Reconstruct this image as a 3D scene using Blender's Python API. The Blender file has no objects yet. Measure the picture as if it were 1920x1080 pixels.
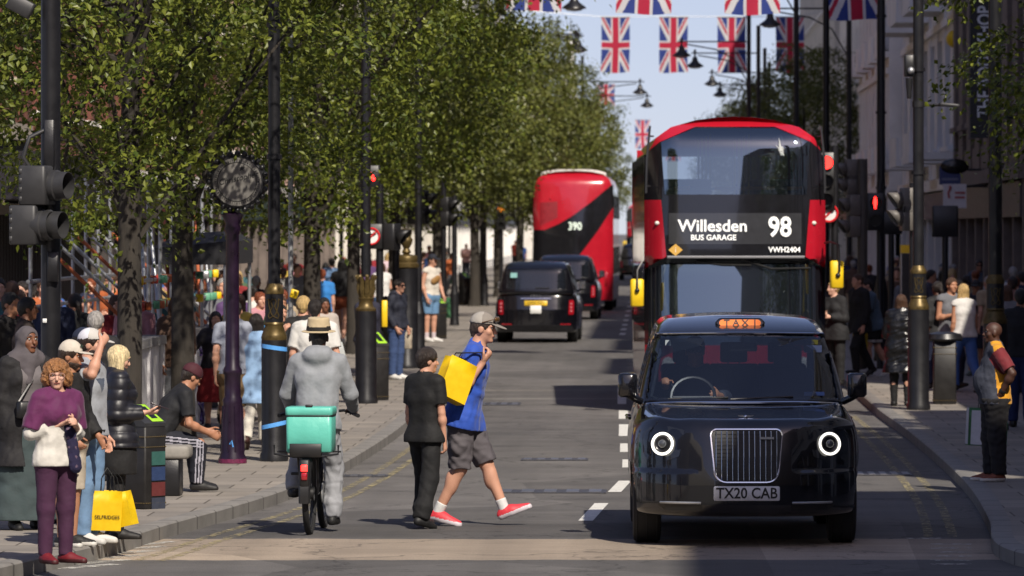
import bpy, bmesh, math, random
import numpy as np
from mathutils import Vector, Matrix
from math import sin, cos, pi, radians as R

# ------------------------------------------------------------------ camera, sky, sun
SC = bpy.context.scene
COL = SC.collection
F = 200.0 / 36.0 * 1920.0          # focal length in photo pixels
CAMH = 2.58
VX, VY = 1225.0, 429.0             # where the street's axis vanishes in the photo
cam = bpy.data.cameras.new("camera")
cam.lens = 200.0; cam.sensor_width = 36.0; cam.sensor_fit = 'HORIZONTAL'
cam.shift_x = -(VX - 960) / 1920.0
cam.shift_y = -(540 - VY) / 1920.0
cam.clip_start = 0.5; cam.clip_end = 4000
cam.dof.use_dof = True; cam.dof.focus_distance = 47.5; cam.dof.aperture_fstop = 6.3
camo = bpy.data.objects.new("camera", cam); COL.objects.link(camo)
camo.location = (0, 0, CAMH); camo.rotation_euler = (pi / 2, 0, 0)
SC.camera = camo

SUN_EL = R(44); SUN_AZ = math.atan2(0.36, -0.93)
W = bpy.data.worlds.new("World"); SC.world = W; W.use_nodes = True
nt = W.node_tree
sky = nt.nodes.new('ShaderNodeTexSky'); sky.sky_type = 'NISHITA'; sky.sun_disc = False
sky.sun_elevation = SUN_EL; sky.sun_rotation = SUN_AZ; sky.air_density = 1.0; sky.dust_density = 0.8; sky.ozone_density = 1.2
bg = nt.nodes['Background']; bg.inputs['Strength'].default_value = 0.095
_tc = nt.nodes.new('ShaderNodeTexCoord'); _va = nt.nodes.new('ShaderNodeVectorMath'); _va.operation = 'ADD'; _va.inputs[1].default_value = (0, 0, 0.075)
_vn = nt.nodes.new('ShaderNodeVectorMath'); _vn.operation = 'NORMALIZE'
nt.links.new(_tc.outputs['Generated'], _va.inputs[0]); nt.links.new(_va.outputs[0], _vn.inputs[0]); nt.links.new(_vn.outputs[0], sky.inputs[0])
_mx = nt.nodes.new('ShaderNodeVectorMath'); _mx.operation = 'MULTIPLY'; _mx.inputs[1].default_value = (1.16, 0.97, 1.05)
nt.links.new(sky.outputs[0], _mx.inputs[0]); nt.links.new(_mx.outputs[0], bg.inputs[0])
sl = bpy.data.lights.new("sun", 'SUN'); sl.energy = 5.0; sl.angle = R(0.55); sl.color = (1.0, 0.915, 0.79)
so = bpy.data.objects.new("sun", sl); COL.objects.link(so)
so.rotation_euler = Vector((-0.36 * cos(SUN_EL), 0.93 * cos(SUN_EL), -sin(SUN_EL))).to_track_quat('-Z', 'Y').to_euler()
SC.view_settings.view_transform = 'Standard'; SC.view_settings.look = 'None'
SC.view_settings.exposure = 0.22; SC.view_settings.gamma = 1.0
SC.render.engine = 'CYCLES'
SC.cycles.use_denoising = True
SC.cycles.max_bounces = 6; SC.cycles.diffuse_bounces = 3; SC.cycles.glossy_bounces = 3
SC.cycles.transmission_bounces = 4; SC.cycles.transparent_max_bounces = 10
SC.cycles.sample_clamp_indirect = 6.0

PAV = 0.12
def at(px, py, z0=0.0):
    """photo pixel on the horizontal plane z0 -> world point"""
    s = (py - VY) / (CAMH - z0)
    return Vector(((px - VX) / s, F / s, z0))
def sc_at(py, z0=0.0): return (py - VY) / (CAMH - z0)
def xat(px, Y): return (px - VX) * Y / F
def zat(py, Y): return CAMH - (py - VY) * Y / F
rng = random.Random(7)

# ------------------------------------------------------------------ materials
_M = {}
def lin(c):
    """sRGB hex/0-255 triple -> linear"""
    return tuple(((v / 255) / 12.92 if v / 255 <= 0.04045 else (((v / 255) + 0.055) / 1.055) ** 2.4) for v in c)
def mat(name, col, rough=0.6, metal=0.0, var=0.12, scale=8.0, bump=0.0, bscale=60.0, coat=0.0, emit=None, estr=0.0, spec=0.5, trans=0.0, sheen=0.0, stretch=None):
    """Principled material, base colour broken up by object-space noise"""
    if name in _M: return _M[name]
    m = bpy.data.materials.new(name); m.use_nodes = True; _M[name] = m
    n = m.node_tree.nodes; l = m.node_tree.links; b = n['Principled BSDF']
    b.inputs['Roughness'].default_value = rough; b.inputs['Metallic'].default_value = metal
    b.inputs['Coat Weight'].default_value = coat; b.inputs['Coat Roughness'].default_value = 0.03
    b.inputs['Specular IOR Level'].default_value = spec
    if sheen: b.inputs['Sheen Weight'].default_value = sheen
    if emit: b.inputs['Emission Color'].default_value = (*emit, 1); b.inputs['Emission Strength'].default_value = estr
    tc = n.new('ShaderNodeTexCoord'); src = tc.outputs['Object']
    if stretch:
        mp = n.new('ShaderNodeMapping'); mp.inputs['Scale'].default_value = stretch
        l.new(src, mp.inputs[0]); src = mp.outputs[0]
    if var > 0:
        nz = n.new('ShaderNodeTexNoise'); nz.inputs['Scale'].default_value = scale; nz.inputs['Detail'].default_value = 5; nz.inputs['Roughness'].default_value = 0.65
        l.new(src, nz.inputs['Vector'])
        mx = n.new('ShaderNodeMapRange'); mx.inputs[1].default_value = 0.3; mx.inputs[2].default_value = 0.7
        mx.inputs[3].default_value = 1 - var; mx.inputs[4].default_value = 1 + var
        l.new(nz.outputs[0], mx.inputs[0])
        vm = n.new('ShaderNodeVectorMath'); vm.operation = 'SCALE'; vm.inputs[0].default_value = col
        l.new(mx.outputs[0], vm.inputs['Scale']); l.new(vm.outputs[0], b.inputs['Base Color'])
        rr = n.new('ShaderNodeMapRange'); rr.inputs[1].default_value = 0.3; rr.inputs[2].default_value = 0.7
        rr.inputs[3].default_value = max(0, rough - 0.06); rr.inputs[4].default_value = min(1, rough + 0.06)
        l.new(nz.outputs[0], rr.inputs[0]); l.new(rr.outputs[0], b.inputs['Roughness'])
    else:
        b.inputs['Base Color'].default_value = (*col, 1)
    if bump > 0:
        n2 = n.new('ShaderNodeTexNoise'); n2.inputs['Scale'].default_value = bscale; n2.inputs['Detail'].default_value = 2 if bscale == 13 else 4
        l.new(src, n2.inputs['Vector'])
        bp = n.new('ShaderNodeBump'); bp.inputs['Strength'].default_value = bump; bp.inputs['Distance'].default_value = 0.02
        l.new(n2.outputs[0], bp.inputs['Height']); l.new(bp.outputs[0], b.inputs['Normal'])
    return m
def glass(name, tint, dens, rough=0.02, ior=1.75):
    """tinted window glass: see-through with a mirror coat (density = how much it blocks)"""
    if name in _M: return _M[name]
    m = bpy.data.materials.new(name); m.use_nodes = True; _M[name] = m
    n = m.node_tree.nodes; l = m.node_tree.links
    n.remove(n['Principled BSDF']); out = n['Material Output']
    tr = n.new('ShaderNodeBsdfTransparent'); tr.inputs[0].default_value = (*tint, 1)
    di = n.new('ShaderNodeBsdfDiffuse'); di.inputs[0].default_value = (0.012, 0.015, 0.02, 1)
    m1 = n.new('ShaderNodeMixShader'); m1.inputs[0].default_value = dens
    l.new(tr.outputs[0], m1.inputs[1]); l.new(di.outputs[0], m1.inputs[2])
    gl = n.new('ShaderNodeBsdfGlossy'); gl.inputs[0].default_value = (.78, .92, 1.0, 1) if ior > 2.5 else (1, 1, 1, 1); gl.inputs['Roughness'].default_value = rough
    fr = n.new('ShaderNodeFresnel'); fr.inputs['IOR'].default_value = ior
    m2 = n.new('ShaderNodeMixShader'); l.new(fr.outputs[0], m2.inputs[0]); l.new(m1.outputs[0], m2.inputs[1]); l.new(gl.outputs[0], m2.inputs[2])
    l.new(m2.outputs[0], out.inputs[0])
    return m
def cmat(rgb, rough=0.75, var=0.1, bump=0.12, bscale=90, name=None, **k):
    """cloth / skin style material from an sRGB colour as photographed on the thing"""
    key = name or "fabric_%02x%02x%02x_%d" % (*rgb, int(rough * 100))
    return mat(key, tuple(.74 * q for q in lin(rgb)), rough, var=var, bump=bump * 3.2 if bscale == 90 else bump, bscale=13 if bscale == 90 else bscale, scale=14, **k)

M_BLACKMETAL = mat('black_painted_metal', (0.010, 0.010, 0.012), 0.38, var=0.25, scale=5, bump=0.05)
M_GREYPLASTIC = mat('grey_signal_plastic', (0.028, 0.028, 0.030), 0.5, var=0.15)
M_BLACKPLASTIC = mat('black_plastic', (0.012, 0.012, 0.013), 0.45, var=0.2)
M_RUBBER = mat('tyre_rubber', (0.012, 0.012, 0.013), 0.8, var=0.2)
M_CHROME = mat('chrome', (0.75, 0.76, 0.78), 0.12, 1.0, var=0.03)
M_STEEL = mat('galvanised_steel', (0.42, 0.43, 0.44), 0.42, 0.75, var=0.15)
M_GOLD = mat('gold_paint', (0.115, 0.08, 0.028), 0.42, 0.55, var=0.3, scale=18)
M_YELLOW = mat('yellow_plastic', (0.78, 0.52, 0.01), 0.45, var=0.08)
M_WHITE = mat('white_paint', (0.72, 0.72, 0.70), 0.5, var=0.08)
M_REDLAMP = mat('red_signal_lens', (0.6, 0.01, 0.01), 0.4, var=0, emit=(1, 0.02, 0.015), estr=6.0)
M_DARKLENS = mat('dark_lens', (0.010, 0.010, 0.010), 0.2, var=0)

# ------------------------------------------------------------------ mesh helpers
class MB:
    """collects geometry of ONE part"""
    def __init__(s): s.v = []; s.f = []; s.mi = []; s.cur = 0; s.sm = []; s.smooth = True
    def add(s, vs, fs, smooth=None):
        o = len(s.v); s.v.extend([tuple(v) for v in vs])
        for f in fs: s.f.append(tuple(i + o for i in f)); s.mi.append(s.cur); s.sm.append(s.smooth if smooth is None else smooth)
        return s
    def box(s, c, d, rz=0.0, rx=0.0, ry=0.0, taper=1.0):
        M = Matrix.Rotation(rz, 3, 'Z') @ Matrix.Rotation(ry, 3, 'Y') @ Matrix.Rotation(rx, 3, 'X'); c = Vector(c); vs = []
        for k in (-1, 1):
            t = taper if k > 0 else 1.0
            for a, b in ((-1, -1), (1, -1), (1, 1), (-1, 1)): vs.append(c + M @ Vector((a * d[0] / 2 * t, b * d[1] / 2 * t, k * d[2] / 2)))
        return s.add(vs, [(3, 2, 1, 0), (4, 5, 6, 7), (0, 1, 5, 4), (1, 2, 6, 5), (2, 3, 7, 6), (3, 0, 4, 7)], False)
    def rbox(s, c, d, r=0.02, rz=0.0, rx=0.0, ry=0.0, n=3):
        """box with rounded vertical (local z) edges and small top/bottom chamfer"""
        M = Matrix.Rotation(rz, 3, 'Z') @ Matrix.Rotation(ry, 3, 'Y') @ Matrix.Rotation(rx, 3, 'X'); c = Vector(c)
        def ring(ins, z):
            o = []; hx, hy = d[0] / 2 - ins, d[1] / 2 - ins; rr = max(r - ins, 0.0005)
            for q, (a, b) in enumerate(((1, 1), (-1, 1), (-1, -1), (1, -1))):
                for k in range(n + 1):
                    t = q * pi / 2 + k / n * pi / 2
                    o.append(c + M @ Vector((a * (hx - rr) + rr * cos(t), b * (hy - rr) + rr * sin(t), z)))
            return o
        ch = min(r * 0.4, d[2] * 0.2)
        return s.loft([ring(ch, -d[2] / 2), ring(0, -d[2] / 2 + ch), ring(0, d[2] / 2 - ch), ring(ch, d[2] / 2)], True, True)
    def loft(s, rings, cap0=False, cap1=False, closed=True, smooth=None):
        n = len(rings[0]); vs = [v for r in rings for v in r]; fs = []
        for i in range(len(rings) - 1):
            for j in range(n if closed else n - 1):
                k = (j + 1) % n; fs.append((i * n + j, i * n + k, (i + 1) * n + k, (i + 1) * n + j))
        if cap0: fs.append(tuple(range(n - 1, -1, -1)))
        if cap1: fs.append(tuple((len(rings) - 1) * n + j for j in range(n)))
        return s.add(vs, fs, smooth)
    def tube(s, pts, r, n=8, cap=True):
        pts = [Vector(p) for p in pts]; rs = r if hasattr(r, '__len__') else [r] * len(pts); rings = []; prev = None
        for i, p in enumerate(pts):
            t = (pts[min(i + 1, len(pts) - 1)] - pts[max(i - 1, 0)]).normalized()
            if prev is None: a = t.orthogonal().normalized()
            else:
                a = prev - t * prev.dot(t)
                a = a.normalized() if a.length > 1e-6 else t.orthogonal().normalized()
            prev = a; b = t.cross(a)
            rings.append([p + (a * cos(2 * pi * k / n) + b * sin(2 * pi * k / n)) * rs[i] for k in range(n)])
        return s.loft(rings, cap, cap)
    def lathe(s, prof, c=(0, 0, 0), n=20, axis='Z', cap=True):
        c = Vector(c); rings = []
        for r, h in prof:
            rg = []
            for k in range(n):
                a = 2 * pi * k / n; x, y = r * cos(a), r * sin(a)
                rg.append(c + (Vector((x, y, h)) if axis == 'Z' else Vector((x, h, -y)) if axis == 'Y' else Vector((h, x, y))))
            rings.append(rg)
        return s.loft(rings, cap, cap)
    def quad(s, a, b, c, d): return s.add([a, b, c, d], [(0, 1, 2, 3)], False)
    def sphere(s, c, r, nu=10, nv=7):
        rr = r if hasattr(r, '__len__') else (r, r, r); c = Vector(c); rings = []
        for i in range(nv + 1):
            t = pi * i / nv; q = max(sin(t), 0.02)
            rings.append([c + Vector((rr[0] * q * cos(2 * pi * k / nu), rr[1] * q * sin(2 * pi * k / nu), -rr[2] * cos(t))) for k in range(nu)])
        return s.loft(rings, True, True)
    def prism(s, poly, f, t):
        """extrude 2D polygon: f(u,v,w) -> 3D, w from 0 to t"""
        n = len(poly); vs = [f(u, v, 0) for u, v in poly] + [f(u, v, t) for u, v in poly]
        return s.add(vs, [tuple(range(n)), tuple(range(2 * n - 1, n - 1, -1))] + [(i, i + n, (i + 1) % n + n, (i + 1) % n) for i in range(n)], False)
    def build(s, name, m, parent=None, bevel=0.0, loc=None, fix=True):
        me = bpy.data.meshes.new(name); me.from_pydata([tuple(v) for v in s.v], [], s.f)
        for x in (m if isinstance(m, (list, tuple)) else [m]): me.materials.append(x)
        me.polygons.foreach_set('material_index', s.mi); me.polygons.foreach_set('use_smooth', s.sm)
        if fix:
            bm = bmesh.new(); bm.from_mesh(me); bmesh.ops.recalc_face_normals(bm, faces=bm.faces); bm.to_mesh(me); bm.free()
        me.update()
        o = bpy.data.objects.new(name, me); COL.objects.link(o)
        if parent: o.parent = parent
        if loc is not None: o.location = loc
        if bevel:
            b = o.modifiers.new('bevel', 'BEVEL'); b.width = bevel; b.segments = 2; b.limit_method = 'ANGLE'; b.angle_limit = R(40)
        try: me.set_sharp_from_angle(angle=R(48))
        except Exception: pass
        return o
def tag(o, label=None, cat=None, group=None, kind=None):
    if label: o['label'] = label
    if cat: o['category'] = cat
    if group: o['group'] = group
    if kind: o['kind'] = kind
    return o
def thing(name, label, cat, loc=(0, 0, 0), rz=0.0, group=None):
    o = bpy.data.objects.new(name, None); COL.objects.link(o); o.location = loc; o.rotation_euler = (0, 0, rz); o.empty_display_size = 0.2
    return tag(o, label, cat, group)
def kids(o): return [c for c in bpy.data.objects if c.parent == o]
def copy_tree(o, parent=None, label=None):
    ch = list(o.children)
    c = o.copy(); COL.objects.link(c)
    if parent is not None: c.parent = parent
    for k in ch: copy_tree(k, c)
    if label: c['label'] = label
    return c
def text_mesh(txt, size, m, name, parent, loc, rot=(pi / 2, 0, 0), align='CENTER', depth=0.0, sx=1.0, bold=0.0, shear=0.0):
    """lettering as a mesh (built-in font)"""
    c = bpy.data.curves.new('lettering', 'FONT'); c.body = txt; c.size = size; c.align_x = align; c.align_y = 'CENTER'; c.extrude = depth; c.offset = bold; c.shear = shear
    c.resolution_u = 3
    o = bpy.data.objects.new('lettering_curve', c); COL.objects.link(o)
    dg = bpy.context.evaluated_depsgraph_get(); dg.update()
    me = bpy.data.meshes.new_from_object(o.evaluated_get(dg)); bpy.data.objects.remove(o)
    me.materials.clear(); me.materials.append(m)
    k = bpy.data.objects.new(name, me); COL.objects.link(k); k.parent = parent; k.location = loc; k.rotation_euler = rot; k.scale = (sx, 1, 1)
    return k
# ------------------------------------------------------------------ implicit surfaces -> meshes
def surface_nets(V, lo, h):
    S = V < 0
    nx, ny, nz = V.shape
    c = S[:-1, :-1, :-1]
    anyd = np.zeros(c.shape, bool)
    offs = [(a, b, d) for a in (0, 1) for b in (0, 1) for d in (0, 1)]
    for a, b, d in offs[1:]:
        anyd |= S[a:nx - 1 + a, b:ny - 1 + b, d:nz - 1 + d] != c
    I = np.argwhere(anyd)
    if len(I) == 0: return np.zeros((0, 3)), np.zeros((0, 4), int)
    cid = np.full(c.shape, -1, np.int32); cid[anyd] = np.arange(len(I))
    cv = np.stack([V[I[:, 0] + a, I[:, 1] + b, I[:, 2] + d] for a, b, d in offs], 1)
    acc = np.zeros((len(I), 3)); cnt = np.zeros(len(I))
    for p in range(8):
        for q in range(p + 1, 8):
            dv = np.abs(np.array(offs[p]) - np.array(offs[q]))
            if dv.sum() != 1: continue
            m = (cv[:, p] < 0) != (cv[:, q] < 0)
            t = cv[m, p] / (cv[m, p] - cv[m, q])
            acc[m] += np.array(offs[p]) + t[:, None] * (np.array(offs[q]) - np.array(offs[p])); cnt[m] += 1
    P = lo + (I + acc / cnt[:, None]) * h
    Q = []
    for ax in range(3):
        b, d = [(1, 2), (2, 0), (0, 1)][ax]
        sl0 = [slice(None)] * 3; sl1 = [slice(None)] * 3
        sl0[ax] = slice(0, -1); sl1[ax] = slice(1, None)
        E = S[tuple(sl0)] != S[tuple(sl1)]
        e = np.argwhere(E)
        lim = np.array(c.shape)
        ok = (e[:, b] > 0) & (e[:, d] > 0) & (e[:, b] < lim[b]) & (e[:, d] < lim[d])
        e = e[ok]
        if len(e) == 0: continue
        ub = np.zeros(3, int); ub[b] = 1; ud = np.zeros(3, int); ud[d] = 1
        ids = [cid[tuple((e - k).T)] for k in (ub + ud, ud, ub * 0, ub)]
        q = np.stack(ids, 1)
        inside = S[tuple(e.T)]
        q[~inside] = q[~inside][:, ::-1]
        Q.append(q)
    return P, np.concatenate(Q)
def imesh(f, lo, hi, h, B=6, marg=1.7):
    lo = np.array(lo, float) - 2 * h; hi = np.array(hi, float) + 2 * h
    nb = np.ceil((hi - lo) / (h * B)).astype(int); n = nb * B + 1
    ii = np.stack(np.meshgrid(*[np.arange(k) for k in nb], indexing='ij'), -1).reshape(-1, 3)
    cen = lo + (ii + 0.5) * B * h
    fv = f(cen)
    act = np.abs(fv) < B * h * 0.87 * marg
    V = np.repeat(np.repeat(np.repeat(fv.reshape(nb), B, 0), B, 1), B, 2).astype(np.float32)
    V = np.pad(V, ((0, 1), (0, 1), (0, 1)), mode='edge')
    g = np.stack(np.meshgrid(*[np.arange(B + 1)] * 3, indexing='ij'), -1).reshape(-1, 3)
    A = ii[act]
    for s in range(0, len(A), 400):
        idx = (A[s:s + 400, None, :] * B + g[None])
        val = f.blocks(lo + idx * h) if hasattr(f, 'blocks') else f((lo + idx * h).reshape(-1, 3))
        idx = idx.reshape(-1, 3); V[idx[:, 0], idx[:, 1], idx[:, 2]] = val
    return surface_nets(V, lo, h)
def arr2obj(name, P, Q, m, parent=None, matfn=None, normals=None):
    me = bpy.data.meshes.new(name)
    n = len(P); k = len(Q)
    me.vertices.add(n); me.vertices.foreach_set('co', np.asarray(P, np.float32).ravel())
    me.loops.add(k * 4); me.loops.foreach_set('vertex_index', np.asarray(Q, np.int32).ravel())
    me.polygons.add(k); me.polygons.foreach_set('loop_start', np.arange(0, k * 4, 4, dtype=np.int32))
    me.polygons.foreach_set('use_smooth', np.ones(k, bool))
    for x in (m if isinstance(m, (list, tuple)) else [m]): me.materials.append(x)
    if matfn is not None and k:
        me.polygons.foreach_set('material_index', np.asarray(matfn(P[Q].mean(1)), np.int32))
    me.update(calc_edges=True)
    if normals is not None: me.normals_split_custom_set_from_vertices(normals.tolist())
    o = bpy.data.objects.new(name, me); COL.objects.link(o)
    if parent: o.parent = parent
    return o
def grad(f, P, e):
    g = np.stack([f(P + np.eye(3)[a] * e) - f(P - np.eye(3)[a] * e) for a in range(3)], 1) / (2 * e)
    return g
def polish(f, P, Q, e=0.004, it=2):
    for _ in range(it):
        g = grad(f, P, e); g2 = np.maximum((g * g).sum(1), 0.05); P = P - g * np.clip(f(P) / g2, -0.02, 0.02)[:, None]
    g = grad(f, P, e); N = g / np.maximum(np.linalg.norm(g, axis=1), 1e-6)[:, None]
    return P, N
def smax(a, b, k):
    h = np.maximum(k - np.abs(a - b), 0) / k; return np.maximum(a, b) + h * h * k * 0.25
def smin(a, b, k):
    h = np.maximum(k - np.abs(a - b), 0) / k; return np.minimum(a, b) - h * h * k * 0.25
def wave_noise(P, seed, wl, n=4):
    r = np.random.RandomState(seed); v = 0
    for i in range(n):
        d = r.normal(size=3); d /= np.linalg.norm(d); d2 = r.normal(size=3); d2 /= np.linalg.norm(d2)
        w = wl * r.uniform(0.7, 1.4)
        v = v + np.sin(P @ d * (2 * pi / w) + 1.6 * np.sin(P @ d2 * (2 * pi / (w * 1.7)) + r.uniform(0, 6)) + r.uniform(0, 6))
    return v / n
class Sdf:
    """smooth union of capsules (with two radii, optional flattening) and ellipsoids, with cuts"""
    def __init__(s, k=0.03): s.pr = []; s.k = k; s.cuts = []; s.subs = []; s.noise = []
    def cap(s, a, b, r1, r2=None, k=None, cut=None, flat=None):
        s.pr.append(('c', np.array(a, float), np.array(b, float), r1, r1 if r2 is None else r2, s.k if k is None else k, cut, flat)); return s
    def ell(s, c, r, M=None, k=None, cut=None):
        s.pr.append(('e', np.array(c, float), np.array(r, float), np.eye(3) if M is None else np.array(M, float), None, s.k if k is None else k, cut, None)); return s
    def cut(s, p, n): s.cuts.append((np.array(p, float), np.array(n, float) / np.linalg.norm(n))); return s   # removes the side n points to
    def sub(s, c, r, M=None, k=0.01): s.subs.append((np.array(c, float), np.array(r, float), np.eye(3) if M is None else np.array(M, float), k)); return s
    def wrinkle(s, amp, wl, seed): s.noise.append((amp, wl, seed)); return s
    @staticmethod
    def _ell(P, c, r, M):
        q = ((P - c) @ M.T) / r; q *= q; k0 = np.sqrt(q[:, 0] + q[:, 1] + q[:, 2]); w_ = 1 / (r * r); k1 = np.sqrt(q[:, 0] * w_[0] + q[:, 1] * w_[1] + q[:, 2] * w_[2]) + 1e-9
        return np.where(k0 < 1e-4, -r.min(), k0 * (k0 - 1) / k1)
    def _one(s, P, p):
        if p[0] == 'c':
            _, a, b, r1, r2, k, cut, flat = p
            Q = P
            if flat is not None:
                n, q = flat; Q = P + ((P - a) @ n)[:, None] * n * (q - 1)
            ba = b - a; L = max(ba @ ba, 1e-12); t = np.clip((Q - a) @ ba / L, 0, 1)
            q0 = Q[:, 0] - a[0] - t * ba[0]; q1 = Q[:, 1] - a[1] - t * ba[1]; q2 = Q[:, 2] - a[2] - t * ba[2]
            d = np.sqrt(q0 * q0 + q1 * q1 + q2 * q2) - (r1 + (r2 - r1) * t)
        else:
            d = s._ell(P, p[1], p[2], p[3]); cut = p[6]
        if cut is not None:
            d = np.maximum(d, (P - np.asarray(cut[0])) @ (np.asarray(cut[1]) / np.linalg.norm(cut[1])))
        return d
    def __call__(s, P):
        D = np.full(len(P), 0.5)
        for p in s.pr:
            if p[0] == 'c': c = (p[1] + p[2]) / 2; Rr = np.linalg.norm(p[1] - p[2]) / 2 + max(p[3], p[4]) + 0.22
            else: c = p[1]; Rr = p[2].max() + 0.22
            m = ((P - c) ** 2).sum(1) < Rr * Rr
            if m.any():
                D[m] = smin(D[m], s._one(P[m], p), p[5])
        for c, r, M, k in s.subs:
            m = ((P - c) ** 2).sum(1) < (r.max() + 0.1) ** 2
            if m.any(): D[m] = smax(D[m], -s._ell(P[m], c, r, M), k)
        near = np.abs(D) < 0.08
        for amp, wl, seed in s.noise:
            if near.any(): D[near] += amp * wave_noise(P[near], seed, wl)
        for c, n in s.cuts: D = np.maximum(D, (P - c) @ n)
        return D
    def blocks(s, G):
        nb, m, _ = G.shape; cen = (G[:, 0] + G[:, -1]) / 2; br = np.linalg.norm(G[0, 0] - G[0, -1]) / 2
        D = np.full((nb, m), 0.5)
        for p in s.pr:
            if p[0] == 'c': c = (p[1] + p[2]) / 2; Rr = np.linalg.norm(p[1] - p[2]) / 2 + max(p[3], p[4]) + .07 + p[5] + br
            else: c = p[1]; Rr = p[2].max() + .07 + p[5] + br
            k = np.linalg.norm(cen - c, axis=1) < Rr
            if k.any():
                q = G[k].reshape(-1, 3); D[k] = smin(D[k], s._one(q, p).reshape(-1, m), p[5])
        for c, r, M, kk in s.subs:
            k = np.linalg.norm(cen - c, axis=1) < r.max() + .06 + br
            if k.any(): q = G[k].reshape(-1, 3); D[k] = smax(D[k], -s._ell(q, c, r, M).reshape(-1, m), kk)
        D = D.ravel(); P = G.reshape(-1, 3); near = np.abs(D) < .04
        if s.noise and near.any():
            Pn = P[near]
            for amp, wl, seed in s.noise: D[near] += amp * wave_noise(Pn, seed, wl)
        for c, n in s.cuts: D = np.maximum(D, (P - c) @ n)
        return D
    def bounds(s):
        lo = np.full(3, 1e9); hi = -lo
        for p in s.pr:
            if p[0] == 'c':
                r = max(p[3], p[4]); lo = np.minimum(lo, np.minimum(p[1], p[2]) - r); hi = np.maximum(hi, np.maximum(p[1], p[2]) + r)
            else: r = p[2].max(); lo = np.minimum(lo, p[1] - r); hi = np.maximum(hi, p[1] + r)
        return lo - 0.02, hi + 0.02
    def mesh(s, h): return imesh(s, *s.bounds(), h)

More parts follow.
